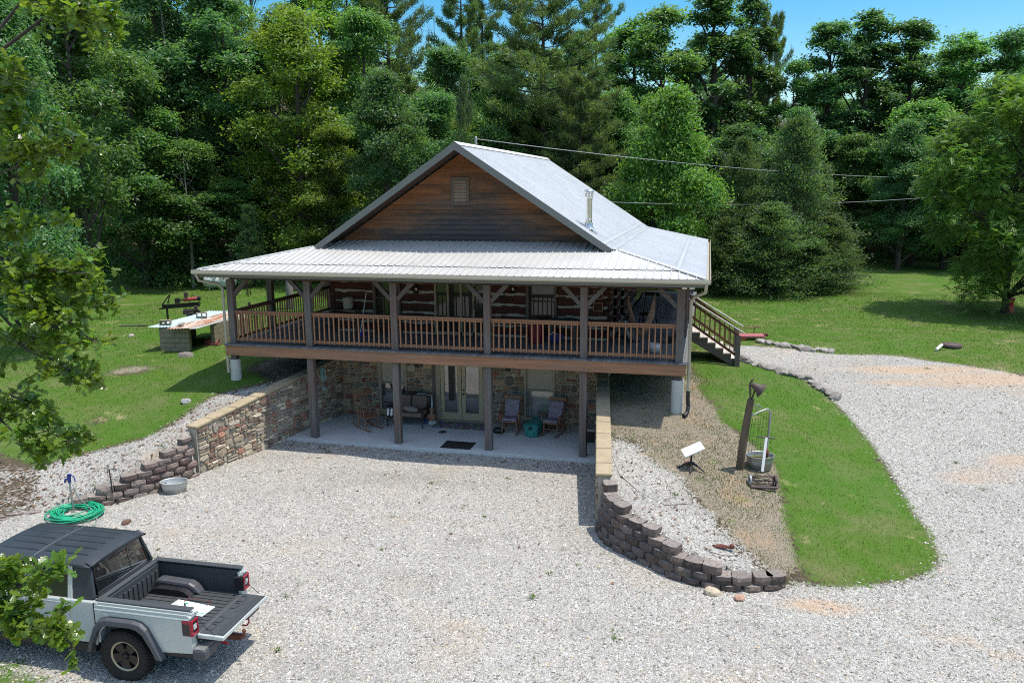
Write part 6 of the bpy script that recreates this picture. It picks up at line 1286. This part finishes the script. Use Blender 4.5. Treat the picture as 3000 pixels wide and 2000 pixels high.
def tint_of(m, per, rng, amp=.22, hue=.10):
    c = np.repeat(rng.uniform(1-amp, 1+amp, m//per+1), per)[:m]*rng.uniform(.8, 1.2, m); h = np.repeat(rng.uniform(-hue, hue, m//per+1), per)[:m]
    return np.stack([c*(1+h*1.4), c, c*(1-h), np.ones(m)], -1)
def broadleaf(seed, H, Rr, base, mat, nl=24, per_lobe=16, per=72, leaf=.125, bark='bark', shape=1.0, loose=1.0, lo=.26, hi=.46):
    rng = np.random.default_rng(seed); rnd = random.Random(seed)
    L = []
    for k in range(nl*6):
        z = base+(H-base)*rng.uniform(.05, .97); u = (z-base)/(H-base)
        rad = Rr*(math.sin(math.pi*min(1, 0.24+.72*u**.9)))**.8*shape
        a = rng.uniform(0, 6.283); r = rad*math.sqrt(rng.uniform(.05, 1))*.78; lr = Rr*rng.uniform(lo, hi)*(1-.35*u)
        p = np.array([r*math.cos(a), r*math.sin(a), z])
        if all(np.linalg.norm(p-q[0]) > .46*(lr+q[1]) for q in L): L.append((p, lr))
        if len(L) >= nl: break
    L.append((np.array([0, 0, H-Rr*.2]), Rr*.26))
    CL, ND = [], []
    for p, lr in L:
        d = unit(rng.normal(size=(per_lobe*2,3))+np.array([0,0,.35])); d = d[d[:,2] > -.55][:per_lobe]
        CL.append(p+d*lr*rng.uniform(.62, 1.08, (len(d),1))*np.array([1,1,.72])); ND.append(d)
    CL = np.concatenate(CL); ND = np.concatenate(ND); n_ = len(CL)
    cs = rng.uniform(.24, .46, n_)*Rr*.27*loose
    P = np.repeat(CL, per, 0) + rng.normal(size=(n_*per,3))*np.repeat(cs, per)[:,None]*np.array([1,1,.55])
    Nn = unit(np.repeat(ND, per, 0)*.45 + rng.normal(size=(n_*per,3))*.6 + np.array([0,0,1.1]))
    Q = leaf_quads(P, Nn, leaf*rng.uniform(.65, 1.3, n_*per), rng); tint = np.repeat(tint_of(n_*per, per, rng), 4, 0)
    crown = soup('crown', Q.reshape(-1,3), tris(Q), mat, tint)
    r0 = .018*H+.03; paths = [([(0,0,-.4),(rnd.uniform(-.1,.1),rnd.uniform(-.1,.1),H*.3),(rnd.uniform(-.3,.3),rnd.uniform(-.3,.3),H*.6),(0,0,H*.92)], [r0*1.15, r0*.85, r0*.5, r0*.1])]
    for p, lr in L:
        z0 = max(base*.7, p[2]-math.hypot(p[0], p[1])*.9-.6); q = np.array([0,0,z0]); m_ = (q+p)/2+np.array([0,0,-.15*lr]); r1 = r0*.38*(1-.5*z0/H)
        paths.append(([tuple(q), tuple(m_), tuple(p), tuple(p+np.array([rnd.uniform(-.4,.4)*lr, rnd.uniform(-.4,.4)*lr, lr*.7]))], [r1, r1*.7, r1*.4, r1*.12]))
        for _ in range(3):
            d = unit(rng.normal(size=3)+np.array([0,0,.3])); paths.append(([tuple(p), tuple(p+d*lr*.9)], [r1*.3, r1*.07]))
    return crown, trunk_mesh(paths, 'trunk', M[bark])
def pine(seed, H, Rr, base, mat, nb=95):
    rng = np.random.default_rng(seed); paths = [([(0,0,-.4),(.1,0,H*.4),(0,.1,H*.75),(0,0,H)], [.017*H, .013*H, .008*H, .015])]; CP, CD = [], []
    for k in range(nb):
        u = (k+.5)/nb; z = base+(H-base)*u**.9; a = k*2.4+rng.uniform(-.4,.4); L = Rr*(math.sin(math.pi*(.30+.60*u))**.8*.95+.08)*rng.uniform(.4, 1.25); up = .3+.8*u
        d = np.array([math.cos(a), math.sin(a), 0]); p0 = np.array([0,0,z]); p1 = p0+d*L*.55+np.array([0,0,L*.10*up]); p2 = p0+d*L+np.array([0,0,L*.45*up])
        paths.append(([tuple(p0), tuple(p1), tuple(p2)], [.012*L+.015, .008*L+.008, .006]))
        for t in np.linspace(.42, 1.0, 7):
            p = (1-t)**2*p0+2*t*(1-t)*p1+t*t*p2; side = np.cross(d, [0,0,1])
            for s in (-1, 0, 1):
                CP.append(p+side*s*L*.26*(1.2-t)*rng.uniform(.4,1.5)+np.array([0,0,rng.uniform(-.05,.30)])); CD.append(d*.6+side*s*.5+np.array([0,0,.55]))
    CP = np.array(CP); CD = unit(np.array(CD)); per = 30; m = len(CP)*per
    dr = unit(np.repeat(CD, per, 0)+rng.normal(size=(m,3))*.65); c = np.repeat(CP, per, 0)+rng.normal(size=(m,3))*.14; l = rng.uniform(.20,.36,m)[:,None]; t, b = rot_frames(dr, rng); w_ = .028
    V = np.stack([c-t*w_, c+t*w_, c+dr*l+t*w_*.4, c+dr*l-t*w_*.4], 1); tint = np.repeat(tint_of(m, per, rng, .25, .08), 4, 0)
    return soup('crown', V.reshape(-1,3), 4*np.arange(m)[:,None]+np.arange(4)[None], mat, tint), trunk_mesh(paths, 'trunk', M['bark'])
def cedar(seed, H, Rr, mat, nb=150, per=120, base=.15):
    rng = np.random.default_rng(seed); paths = [([(0,0,-.3),(0,0,H*.5),(0,0,H*.96)], [.02*H+.05, .012*H, .01])]; CP, CD, CS = [], [], []
    for k in range(nb):
        u = rng.uniform(0, 1)**1.25; z = base+(H-base)*u; a = rng.uniform(0, 6.283); Rz = Rr*(1-u)**.72*(1 if u > .08 else .85)*rng.uniform(.6, 1.15)*(1+.22*math.sin(3*a+7*u+seed)+.15*math.sin(5*a-9*u))+.1
        d = np.array([math.cos(a), math.sin(a), .12+.5*u]); p = np.array([0,0,z])
        for t in (.45, .65, .82, 1.0): CP.append(p+d*Rz*t+np.array([0,0,-.10*Rz*t*(1-t)])); CD.append(d); CS.append(.13+.20*Rz*t*.4)
        if k % 3 == 0: paths.append(([(0,0,z), tuple(p+d*Rz*.8)], [.03, .008]))
    CP = np.array(CP); CD = unit(np.array(CD)); CS = np.array(CS); per_ = per//4; m = len(CP)*per_
    nd = np.repeat(CD, per_, 0); c = np.repeat(CP, per_, 0)+rng.normal(size=(m,3))*np.repeat(CS, per_)[:,None]*np.array([1,1,.6]); dr = unit(nd+rng.normal(size=(m,3))*.55+np.array([0,0,.25])); l = rng.uniform(.10,.22,m)[:,None]; t, b = rot_frames(dr, rng); w_ = .035
    V = np.stack([c-t*w_*.4, c+dr*l*.5-t*w_, c+dr*l, c+dr*l*.5+t*w_], 1); tint = np.repeat(tint_of(m, per_, rng, .3, .1), 4, 0)
    return soup('crown', V.reshape(-1,3), 4*np.arange(m)[:,None]+np.arange(4)[None], mat, tint), trunk_mesh(paths, 'trunk', M['bark'])
def walnut(seed, H, Rr, base, mat, nl=22, fr=26):
    """feathery compound leaves: drooping fronds of paired leaflets"""
    rng = np.random.default_rng(seed); L = []; paths = [([(0,0,-.3),(.05,.05,base),(0,.1,H*.55),(0,0,H*.9)], [.018*H+.04, .015*H, .009*H, .02])]
    for k in range(nl*6):
        z = base+(H-base)*rng.uniform(.03, .95); u = (z-base)/(H-base); rad = Rr*(math.sin(math.pi*min(1, .20+.76*u)))**.7; a = rng.uniform(0, 6.283); r = rad*math.sqrt(rng.uniform(.1,1))*.8; lr = Rr*rng.uniform(.24,.40)*(1-.35*u); p = np.array([r*math.cos(a), r*math.sin(a), z])
        if all(np.linalg.norm(p-q[0]) > .5*(lr+q[1]) for q in L): L.append((p, lr))
        if len(L) >= nl: break
    L.append((np.array([0,0,H-Rr*.2]), Rr*.25)); O, D = [], []
    for p, lr in L:
        z0 = max(base*.8, p[2]-math.hypot(p[0],p[1])*.6-.4); paths.append(([(0,0,z0), tuple((np.array([0,0,z0])+p)/2+np.array([0,0,.1])), tuple(p)], [.05+.004*H, .035, .02])); 
        for _ in range(13):
            d = unit(rng.normal(size=3)+np.array([0,0,.45])); tip = p+d*lr*rng.uniform(.6,1.05)*np.array([1,1,.75]); paths.append(([tuple(p), tuple(tip)], [.018, .006])) if _ < 5 else None
            for _2 in range(fr):
                e = unit(d*.5+rng.normal(size=3)*.8+np.array([0,0,.15])); O.append(tip+rng.normal(size=3)*lr*.20); D.append(e)
    O = np.array(O); D = np.array(D); D[:,2] *= .5; D = unit(D); m = len(O); Lf = rng.uniform(.28,.5,m); V = []; side = unit(np.cross(D, np.array([0,0,1.0])+rng.normal(size=(m,3))*.2)); up = np.cross(side, D)
    for k in range(7):
        t = .2+.8*k/6; drop = -np.array([0,0,1.0])*(Lf*.30*t*t)[:,None]; c = O+D*(Lf*t)[:,None]+drop
        for s in (-1, 1):
            w_ = (.11*(1-.45*abs(t-.55)))*np.ones(m); ax = unit(side*s+D*.45-np.array([0,0,.25])); bx_ = unit(np.cross(ax, up)); q = c+ax*w_[:,None]
            V.append(np.stack([c, c+ax*(w_*.5)[:,None]+bx_*.024, q, c+ax*(w_*.5)[:,None]-bx_*.024], 1))
    V = np.concatenate(V, 0); per = np.tile(tint_of(m, fr, rng, .2, .08), (14,1)); tint = np.repeat(per, 4, 0)
    return soup('crown', V.reshape(-1,3), 4*np.arange(len(V))[:,None]+np.arange(4)[None], mat, tint), trunk_mesh(paths, 'trunk', M['bark'])

def place(name, label, meshes, loc, s=(1,1,1), rz=0, group=None):
    t = thing(name, label, 'tree', loc, rz, group); t.scale = s
    for nm, me in zip(('crown', 'trunk'), meshes): o = bpy.data.objects.new(nm, me); COL.objects.link(o); o.parent = t
    return t
BRT = broadleaf(153, 9, 4.0, .8, M['leaf_bright'], 34, 15, 66, .12, lo=.2, hi=.36)
BR = [broadleaf(101, 16, 4.2, 1.2, M['leaf']), broadleaf(102, 16, 4.6, .8, M['leaf_dark'], 28), broadleaf(103, 16, 3.6, 2.5, M['leaf'], 22), broadleaf(104, 16, 4.4, .6, M['leaf'], 28), broadleaf(105, 16, 3.4, 3.0, M['leaf_dark'], 22, 15, 66, .125), broadleaf(106, 16, 4.8, 1.0, M['leaf_dark'], 28)]
YL = [broadleaf(111, 16, 4.8, 1.0, M['leaf_yellow'], 28, 15, 62), broadleaf(112, 16, 4.2, 1.5, M['leaf_yellow'], 24)]
LO_ = [broadleaf(121, 16, 3.2, 2.5, M['leaf_dark'], 44, 12, 46, .115, loose=.8, lo=.22, hi=.36), broadleaf(122, 16, 3.0, 2.5, M['leaf_dark'], 40, 12, 46, .115, loose=.8, lo=.22, hi=.36), broadleaf(123, 16, 3.5, 2, M['leaf'], 44, 12, 46, .115, loose=.8, lo=.17, hi=.32)]
PN = [pine(131, 18, 4.0, 4, M['needle'], 66), pine(132, 18, 3.0, 8, M['needle'], 34), pine(133, 18, 4.6, 2.5, M['needle'], 80)]
CD_ = [cedar(141, 8, 2.6, M['cedar'], 190, 130), cedar(142, 8, 3.0, M['cedar'], 220, 130), cedar(143, 8, 2.2, M['cedar'], 150, 120)]
WN = [walnut(151, 10, 4.6, .9, M['leaf_bright'], 40, 36)]
def tree(name, label, var, H0, Rv, dx, dep, dtop, dwid, group=None, rz=None):
    """dx, dtop, dwid are read off the photograph to size a tree standing dep metres away"""
    px = dx/S; g = at_depth(px, PH/2, dep); x, y = g[0], g[1]; zb = h1(x, y); zt = at_depth(px, dtop/S, dep)[2]; H = max(3.0, zt-zb); W_ = dwid/S*dep/FPX/2
    return place(name, label, var, (x, y, zb), (W_/Rv, W_/Rv, H/H0), random.uniform(0, 6.28) if rz is None else rz, group)
T = tree
T('oak_tree', 'dense broadleaf tree with low crown at the far left lawn edge', BR[1], 16, 4.6, 70, 32, 20, 330)
T('broadleaf_tree', 'leafy tree at the left lawn edge, bough reaching over the lawn', BR[3], 16, 4.4, 225, 43, -60, 340)
T('broadleaf_tree', 'rounded leafy tree in front of the left forest, lower than its neighbours', BR[0], 16, 4.2, 350, 50, 150, 270)
T('broadleaf_tree', 'bushy low tree at the lawn edge above the log splitter', BR[3], 16, 4.4, 450, 51, 330, 270)
T('broadleaf_tree', 'leafy tree whose crown tops the left forest beside the leaning snag', BR[5], 16, 4.8, 420, 55, -60, 330)
T('broadleaf_tree', 'tall dark tree reaching past the top of the photo at left', BR[1], 16, 4.6, 250, 57, -220, 350)
T('broadleaf_tree', 'pale grey trunked tree in the left forest gap', BR[4], 16, 3.4, 560, 56, -40, 240)
T('broadleaf_tree', 'small leafy tree in the clearing edge left of the yellow green oak', BR[0], 16, 4.2, 545, 51, 420, 190)
T('oak_tree', 'broad yellow green oak left of the roof peak', YL[0], 16, 4.8, 715, 52, 60, 330)
T('oak_tree', 'smaller yellow green oak touching the left rake of the roof', YL[1], 16, 4.2, 775, 49, 300, 200)
T('broadleaf_tree', 'dark tree directly behind the left rake of the roof', BR[1], 16, 4.6, 900, 47, 190, 230)
T('broadleaf_tree', 'rounded leafy tree above the roof peak', BR[0], 16, 4.2, 860, 54, 60, 230)
T('broadleaf_tree', 'dark clumpy tree behind the chimney mast', BR[5], 16, 4.8, 1010, 50, 230, 230)
T('broadleaf_tree', 'bright rounded tree left of the skyline pine', YL[1], 16, 4.2, 830, 62, -60, 250)
T('pine_tree', 'full dark pine at the left end of the open sky', PN[2], 18, 4.6, 915, 62, -50, 200)
T('pine_tree', 'thin pine with open branches, left of the twin pines', PN[1], 18, 3.0, 1072, 66, -20, 120)
T('pine_tree', 'thin pine with open branches, right of the twin pines', PN[1], 18, 3.0, 1118, 68, 5, 110, rz=2.2)
T('pine_tree', 'large spreading pine standing behind the roof ridge', PN[2], 18, 4.6, 1245, 54, 30, 300)
T('pine_tree', 'broad lower pine right of the roof ridge', PN[0], 18, 4.0, 1330, 51, 200, 190)
T('pine_tree', 'slender sparse pine rising from the skyline right of the large pine', PN[1], 18, 3.0, 1362, 72, 15, 105, rz=1.0)
T('cedar_tree', 'narrow olive cedar left of the large pine', CD_[2], 8, 2.2, 1075, 48, 195, 85)
T('broadleaf_tree', 'light green tree on the skyline behind the bright walnut', LO_[2], 16, 3.5, 1440, 64, 75, 230)
T('broadleaf_tree', 'tall light tree in the skyline directly above the bright walnut', BR[2], 16, 3.6, 1510, 62, 55, 240)
T('broadleaf_tree', 'tall dark tree left of the dip in the skyline', LO_[0], 16, 3.2, 1610, 66, 18, 260)
T('broadleaf_tree', 'dark tree with ragged top at the edge of the skyline dip', LO_[1], 16, 3.0, 1690, 68, 25, 200)
T('pine_tree', 'small pine at the left side of the skyline dip', PN[0], 18, 4.0, 1735, 70, 75, 90)
T('broadleaf_tree', 'low tree at the bottom of the skyline dip', BR[2], 16, 3.6, 1790, 66, 165, 130)
T('broadleaf_tree', 'tall ragged tree first right of the skyline dip', LO_[0], 16, 3.2, 1865, 66, 78, 210)
T('broadleaf_tree', 'tallest dark tree in the right skyline group', LO_[1], 16, 3.0, 1945, 66, 58, 230)
T('broadleaf_tree', 'tall dark tree fourth from the right on the skyline', LO_[0], 16, 3.2, 2035, 66, 75, 230)
T('broadleaf_tree', 'dense dark tree third from the right on the skyline', LO_[2], 16, 3.5, 2150, 62, 100, 240)
T('broadleaf_tree', 'dense dark tree above the top of the right walnut', BR[4], 16, 3.4, 2240, 62, 105, 220)
T('broadleaf_tree', 'low dark tree at the right edge of the photo behind the walnut', BR[2], 16, 3.6, 2345, 60, 185, 150)
T('walnut_tree', 'bright green rounded walnut behind the right roof slope', BRT, 9, 4.0, 1525, 46, 222, 250)
T('walnut_tree', 'large feathery walnut on the right lawn casting a shadow', WN[0], 10, 4.6, 2300, 37.5, 205, 430, rz=.8)
T('cedar_tree', 'wide dark cedar nearest the right porch roof', CD_[1], 8, 3.0, 1690, 47, 330, 190)
T('cedar_tree', 'tall cedar with vine in the middle of the cedar group', CD_[0], 8, 2.6, 1805, 47, 285, 230)
T('cedar_tree', 'broad low cedar at the front of the cedar group', CD_[1], 8, 3.0, 1760, 44.8, 470, 250, rz=1.1)
T('cedar_tree', 'spreading cedar at the right end of the cedar group', CD_[1], 8, 3.0, 1890, 46, 500, 200, rz=2.6)
T('cedar_tree', 'low cedar touching the lawn at the left end of the cedar group', CD_[0], 8, 2.6, 1660, 45.2, 500, 150)
T('cedar_tree', 'pointed cedar behind the middle of the cedar group', CD_[2], 8, 2.2, 1860, 48.5, 385, 150)
T('cedar_tree', 'low rounded cedar filling the front right of the cedar group', CD_[0], 8, 2.6, 1840, 45, 540, 190, rz=3.)
T('broadleaf_tree', 'vine covered leafy tree at the far lawn edge between cedar and walnut', BR[3], 16, 4.4, 2075, 58, 250, 260)
T('broadleaf_tree', 'low leafy tree at the far lawn edge right of the cedar group', BR[0], 16, 4.2, 1985, 60, 330, 150)
T('cedar_tree', 'small yellow green cedar sapling at the forest edge above the propane tank', CD_[2], 8, 2.2, 590, 49, 470, 75)
T('broadleaf_tree', 'shadowed understory tree beyond the lawn left of the big walnut', BR[5], 16, 4.8, 2190, 56, 300, 220)
rf_ = random.Random(77)
kinds = [(BR[k], 16, (4.2,4.6,3.6,4.4,3.4,4.8)[k]) for k in range(6)] + [(YL[0],16,4.8)]
for row, (d0, d1, n_) in enumerate(((54,62,24),(66,76,26),(84,100,26))):
    for i in range(n_):
        dx = -120+2620*(i+rf_.uniform(.1,.9))/n_; dep = rf_.uniform(d0, d1); top = 300-75*row+rf_.uniform(-40, 40) if dx > 1380 else (120-100*row+rf_.uniform(-60,60) if dx < 830 else 230-45*row+rf_.uniform(-30,30))
        if 1720 < dx < 1860: top = max(top, 210)
        v = rf_.choice(kinds[:3] if dx > 1300 else kinds)
        T('forest_tree', 'dark broadleaf tree within the dense forest behind the front row', v[0], v[1], v[2], dx, dep, top, rf_.uniform(170, 260)*55/dep, 'trees filling the forest')
T('broadleaf_tree', 'leafy tree between the large pine and the narrow olive cedar', BR[0], 16, 4.2, 1150, 53, 215, 190)
T('broadleaf_tree', 'bright leafy tree just right of the large pine, above the roof slope', BR[3], 16, 4.4, 1405, 55, 225, 170)
T('broadleaf_tree', 'rounded tree in the skyline gap between twin pines and large pine', BR[2], 16, 3.6, 1185, 66, 118, 170)
T('broadleaf_tree', 'rounded tree in the skyline gap right of the large pine', LO_[2], 16, 3.5, 1325, 68, 95, 150)
T('broadleaf_tree', 'leafy tree behind the roof peak below the twin pines', BR[5], 16, 4.8, 1040, 60, 135, 230)
# dead snags
def snag(dx, dep, dtop, label, lean=.0, seed=1, rr=.16):
    rnd = random.Random(seed); g = at_depth(dx/S, PH/2, dep); zb = h1(g[0], g[1]); zt = at_depth(dx/S, dtop/S, dep)[2]; H = zt-zb; t = thing('dead_tree', label, 'dead tree', (g[0], g[1], zb)); p = MB()
    tip = Vector((lean*H, 0, H)); p.tube([(0,0,-.3),(lean*H*.3,.1,H*.4),(lean*H*.65,0,H*.72),tuple(tip)], [rr, rr*.8, rr*.5, .02], 8)
    for k in range(14):
        u = .35+.6*k/14; b = Vector((lean*H*u, 0, H*u)); a = rnd.uniform(0, 6.28); l = rnd.uniform(.8, 2.2)*(1.2-u*.7); e = b+Vector((math.cos(a)*l, math.sin(a)*l, l*rnd.uniform(.2,.9))); p.tube([tuple(b), tuple((b+e)/2+Vector((0,0,-.1))), tuple(e)], [.05*(1.2-u), .035*(1.2-u), .008], 5)
        for _ in range(2): e2 = (b+e)/2+Vector((rnd.uniform(-.6,.6), rnd.uniform(-.6,.6), rnd.uniform(.1,.7))); p.tube([tuple((b+e)/2), tuple(e2)], [.02,.005], 4)
    p.obj('trunk', M['bark_pale'], t)
snag(1014, 68, 62, 'thin bare dead tree against the sky beside the twin pines', 0, 3, .07)
snag(548, 57, 95, 'pale leaning dead tree in the left forest', .10, 5); snag(452, 54, 30, 'grey bare branched dead tree high in the left forest', -.04, 8, .14); snag(455, 49.5, 360, 'pale twiggy dead trunk low in the left forest gap', 0, 11, .11)
# undergrowth along the forest edge
rng = np.random.default_rng(55); pts = []
E = [(-30,12),(-26,18),(-19,23.5),(-12,26),(-4,27),(6,29),(14,31.5),(17,34)]
for a, b in zip(E[:-1], E[1:]):
    L = math.hypot(b[0]-a[0], b[1]-a[1])
    for _ in range(int(L*8)): t_ = rng.uniform(); o_ = abs(rng.normal(0, 3.0)); pts.append((a[0]+(b[0]-a[0])*t_-.25*o_, a[1]+(b[1]-a[1])*t_+o_, min(rng.uniform(.4, 1.2)+.35*o_*rng.uniform(), 2.4)))
E2 = [(20,49),(28,51.5),(37,51)]
for a, b in zip(E2[:-1], E2[1:]):
    for _ in range(45): t_ = rng.uniform(); o_ = abs(rng.normal(0, 1.5)); pts.append((a[0]+(b[0]-a[0])*t_, a[1]+(b[1]-a[1])*t_+o_, rng.uniform(.5, 1.6)))
for dx_ in np.linspace(295, 745, 46):
    q_ = G((dx_+rng.uniform(-5,5))/S, (652-.035*max(0, dx_-480)+rng.uniform(-9,4))/S); pts.append((q_[0], q_[1], rng.uniform(.7, 1.7)))
for dx_ in np.linspace(1935, 2330, 26): q_ = G(dx_/S, (588+rng.uniform(-4,5)+.02*(dx_-1935))/S); pts.append((q_[0], q_[1], rng.uniform(.7, 1.8)))
for _ in range(260): pts.append((rng.uniform(-38, 12), rng.uniform(30, 50), rng.uniform(.3, .9)))
for _ in range(120): pts.append((rng.uniform(-34, -22), rng.uniform(-8, 24), rng.uniform(.4, 1.2)))
pts = np.array(pts); zz = hz(pts[:,0], pts[:,1]); CP, CS, CT = [], [], []
for (x, y, s), z in zip(pts, zz):
    k = rng.integers(5, 10); o = rng.normal(size=(k,3))*np.array([.55,.55,.30])*s; o[:,2] = np.abs(o[:,2])+.15*s; CP.append(np.array([x, y, z])+o); CS.append(np.full(k, .24*s)); CT.append(np.tile(np.array([[rng.uniform(.65,1.15), rng.uniform(.7,1.15), rng.uniform(.6,1.2)]]), (k,1)))
CP, CS, CT = np.concatenate(CP), np.concatenate(CS), np.concatenate(CT); per = 26; m = len(CP)*per
P_ = np.repeat(CP, per, 0)+rng.normal(size=(m,3))*np.repeat(CS, per)[:,None]; Q = leaf_quads(P_, unit(rng.normal(size=(m,3))*.7+np.array([0,0,.7])), rng.uniform(.05,.13,m), rng)
o = link('undergrowth', soup('undergrowth', Q.reshape(-1,3), tris(Q), M['shrub'], np.repeat(np.hstack([np.repeat(CT, per, 0), np.ones((m,1))]), 4, 0)), None); tag(o, 'mixed green undergrowth along the forest edge', 'undergrowth', kind='stuff')
# ------------------------------------------------------------------ foreground oak reaching in from the left
def oak_leaf_shape():
    half = [(0,0),(.10,.05),(.18,.20),(.30,.10),(.42,.28),(.52,.13),(.66,.34),(.78,.16),(.90,.20),(1.0,.0)]
    return np.array([(x, y, .10*abs(y)-.10*x*x) for x, y in half] + [(x, -y, .10*abs(y)-.10*x*x) for x, y in half[-2:0:-1]])
LS = oak_leaf_shape(); nk = len(LS)
oak = thing('oak_tree', 'close foreground oak with lobed glossy leaves along the left picture edge', 'tree', tuple(at_depth(-420, 1900, 12.5)[:2])+(0,)); ox, oy = oak.location[0], oak.location[1]; oz = h1(ox, oy); oak.location[2] = oz
rng = np.random.default_rng(71); LP, LD = [], []
br = MB(); O0 = np.array([ox, oy, oz])
def limb(p, q, r0, r1, sag=.0, seg=8):
    p = np.array(p); q = np.array(q); pts = []
    for i in range(seg+1):
        t_ = i/seg; pts.append(p+(q-p)*t_+np.array([0,0,sag*math.sin(math.pi*t_)])+rng.normal(size=3)*.03*(0 < i < seg))
    br.tube([tuple(v-O0) for v in pts], [r0+(r1-r0)*i/seg for i in range(seg+1)], 7); return pts
def spray(pts, n_tw, n_lf, spread, size=.12):
    for k in range(n_tw):
        t_ = rng.uniform(.25, 1.0); i = min(len(pts)-2, int(t_*(len(pts)-1))); b = pts[i]+(pts[i+1]-pts[i])*rng.uniform(); d = unit(rng.normal(size=3)*np.array([1,1,.7])+np.array([0,0,.05])+unit(pts[-1]-pts[0])*.5); l = spread*rng.uniform(.35,1.1); e = b+d*l; br.tube([tuple(b-O0), tuple(b+d*l*.5+rng.normal(size=3)*.02-O0), tuple(e-O0)], [.007,.005,.002], 5)
        for j in range(n_lf): u = rng.uniform(.3, 1.02); LP.append(b+d*l*u+rng.normal(size=3)*.035); LD.append(unit(d*.5+rng.normal(size=3)*.8+np.array([0,0,-.05])))
trunk_top = O0+np.array([0,0,9.5]); tp_ = limb(O0-np.array([0,0,.3]), trunk_top, .26, .07, 0, 12)
BRN = [(6.5, (60,10), 11.5, (330,60), 11, 26), (7.6, (120,60), 11.5, (240,30), 10.5, 14), (4.6, (-60,560), 11.8, (215,430), 11.2, 24), (3.9, (-60,760), 11.6, (330,870), 11.0, 34), (3.6, (-60,840), 11.8, (255,800), 10.6, 30), (3.5, (-60,800), 11.8, (170,960), 10.8, 26), (6.0, (-60,300), 11.8, (60,420), 11.2, 18), (5.6, (-60,200), 11.8, (40,250), 11.0, 16), (3.4, (-80,820), 11.5, (300,1010), 10.6, 14),
       (3.2, (-80,960), 11.8, (225,1120), 10.8, 26), (2.6, (-60,1120), 11.4, (205,1290), 10.6, 22), (2.4, (-60,1180), 11.2, (90,1330), 10.6, 16), (1.4, (-120,1760), 9.8, (150,1700), 9.3, 22), (1.3, (-120,1820), 9.7, (215,1850), 9.2, 18), (1.3, (-100,1790), 9.6, (90,1840), 9.3, 20), (4.2, (-60,690), 11.8, (130,660), 11.2, 16)]
for hz_, a, da, b, db, ntw in BRN:
    p0 = O0+np.array([0,0,hz_]); pa = at_depth(a[0], a[1], da); pb = at_depth(b[0], b[1], db); limb(p0, pa, .05, .022, .1, 6); pts = limb(pa, pb, .022, .006, .12, 8); near_ = da < 10.5
    spray([np.array(p) for p in pts], ntw, 19 if near_ else 22, .34 if near_ else .52)
LP = np.array(LP); LD = np.array(LD); m = len(LP); nn = unit(rng.normal(size=(m,3))*.6+np.array([0,0,.8])); t = unit(LD-nn*(LD*nn).sum(1,keepdims=True)); b = np.cross(nn, t); sz = rng.uniform(.085,.165,m)[:,None,None]
V = LP[:,None,:]+sz*(t[:,None,:]*LS[None,:,0:1]+b[:,None,:]*LS[None,:,1:2]*1.0+nn[:,None,:]*LS[None,:,2:3])-O0
tint = np.repeat(tint_of(m, 12, rng, .25, .14), nk, 0)
o = link('leaves', soup('leaves', V.reshape(-1,3), nk*np.arange(m)[:,None]+np.arange(nk)[None], M['oak_leaf'], tint), None, oak); br.obj('branches', M['bark'], oak)
# crown of the same oak above the picture (shades the yard at left)
top = broadleaf(161, 6.5, 2.6, .5, M['oak_leaf'], 9, 14, 60, .11); o = bpy.data.objects.new('upper_crown', top[0]); COL.objects.link(o); o.parent = oak; o.location = (-3.6, -1.0, 8.8)
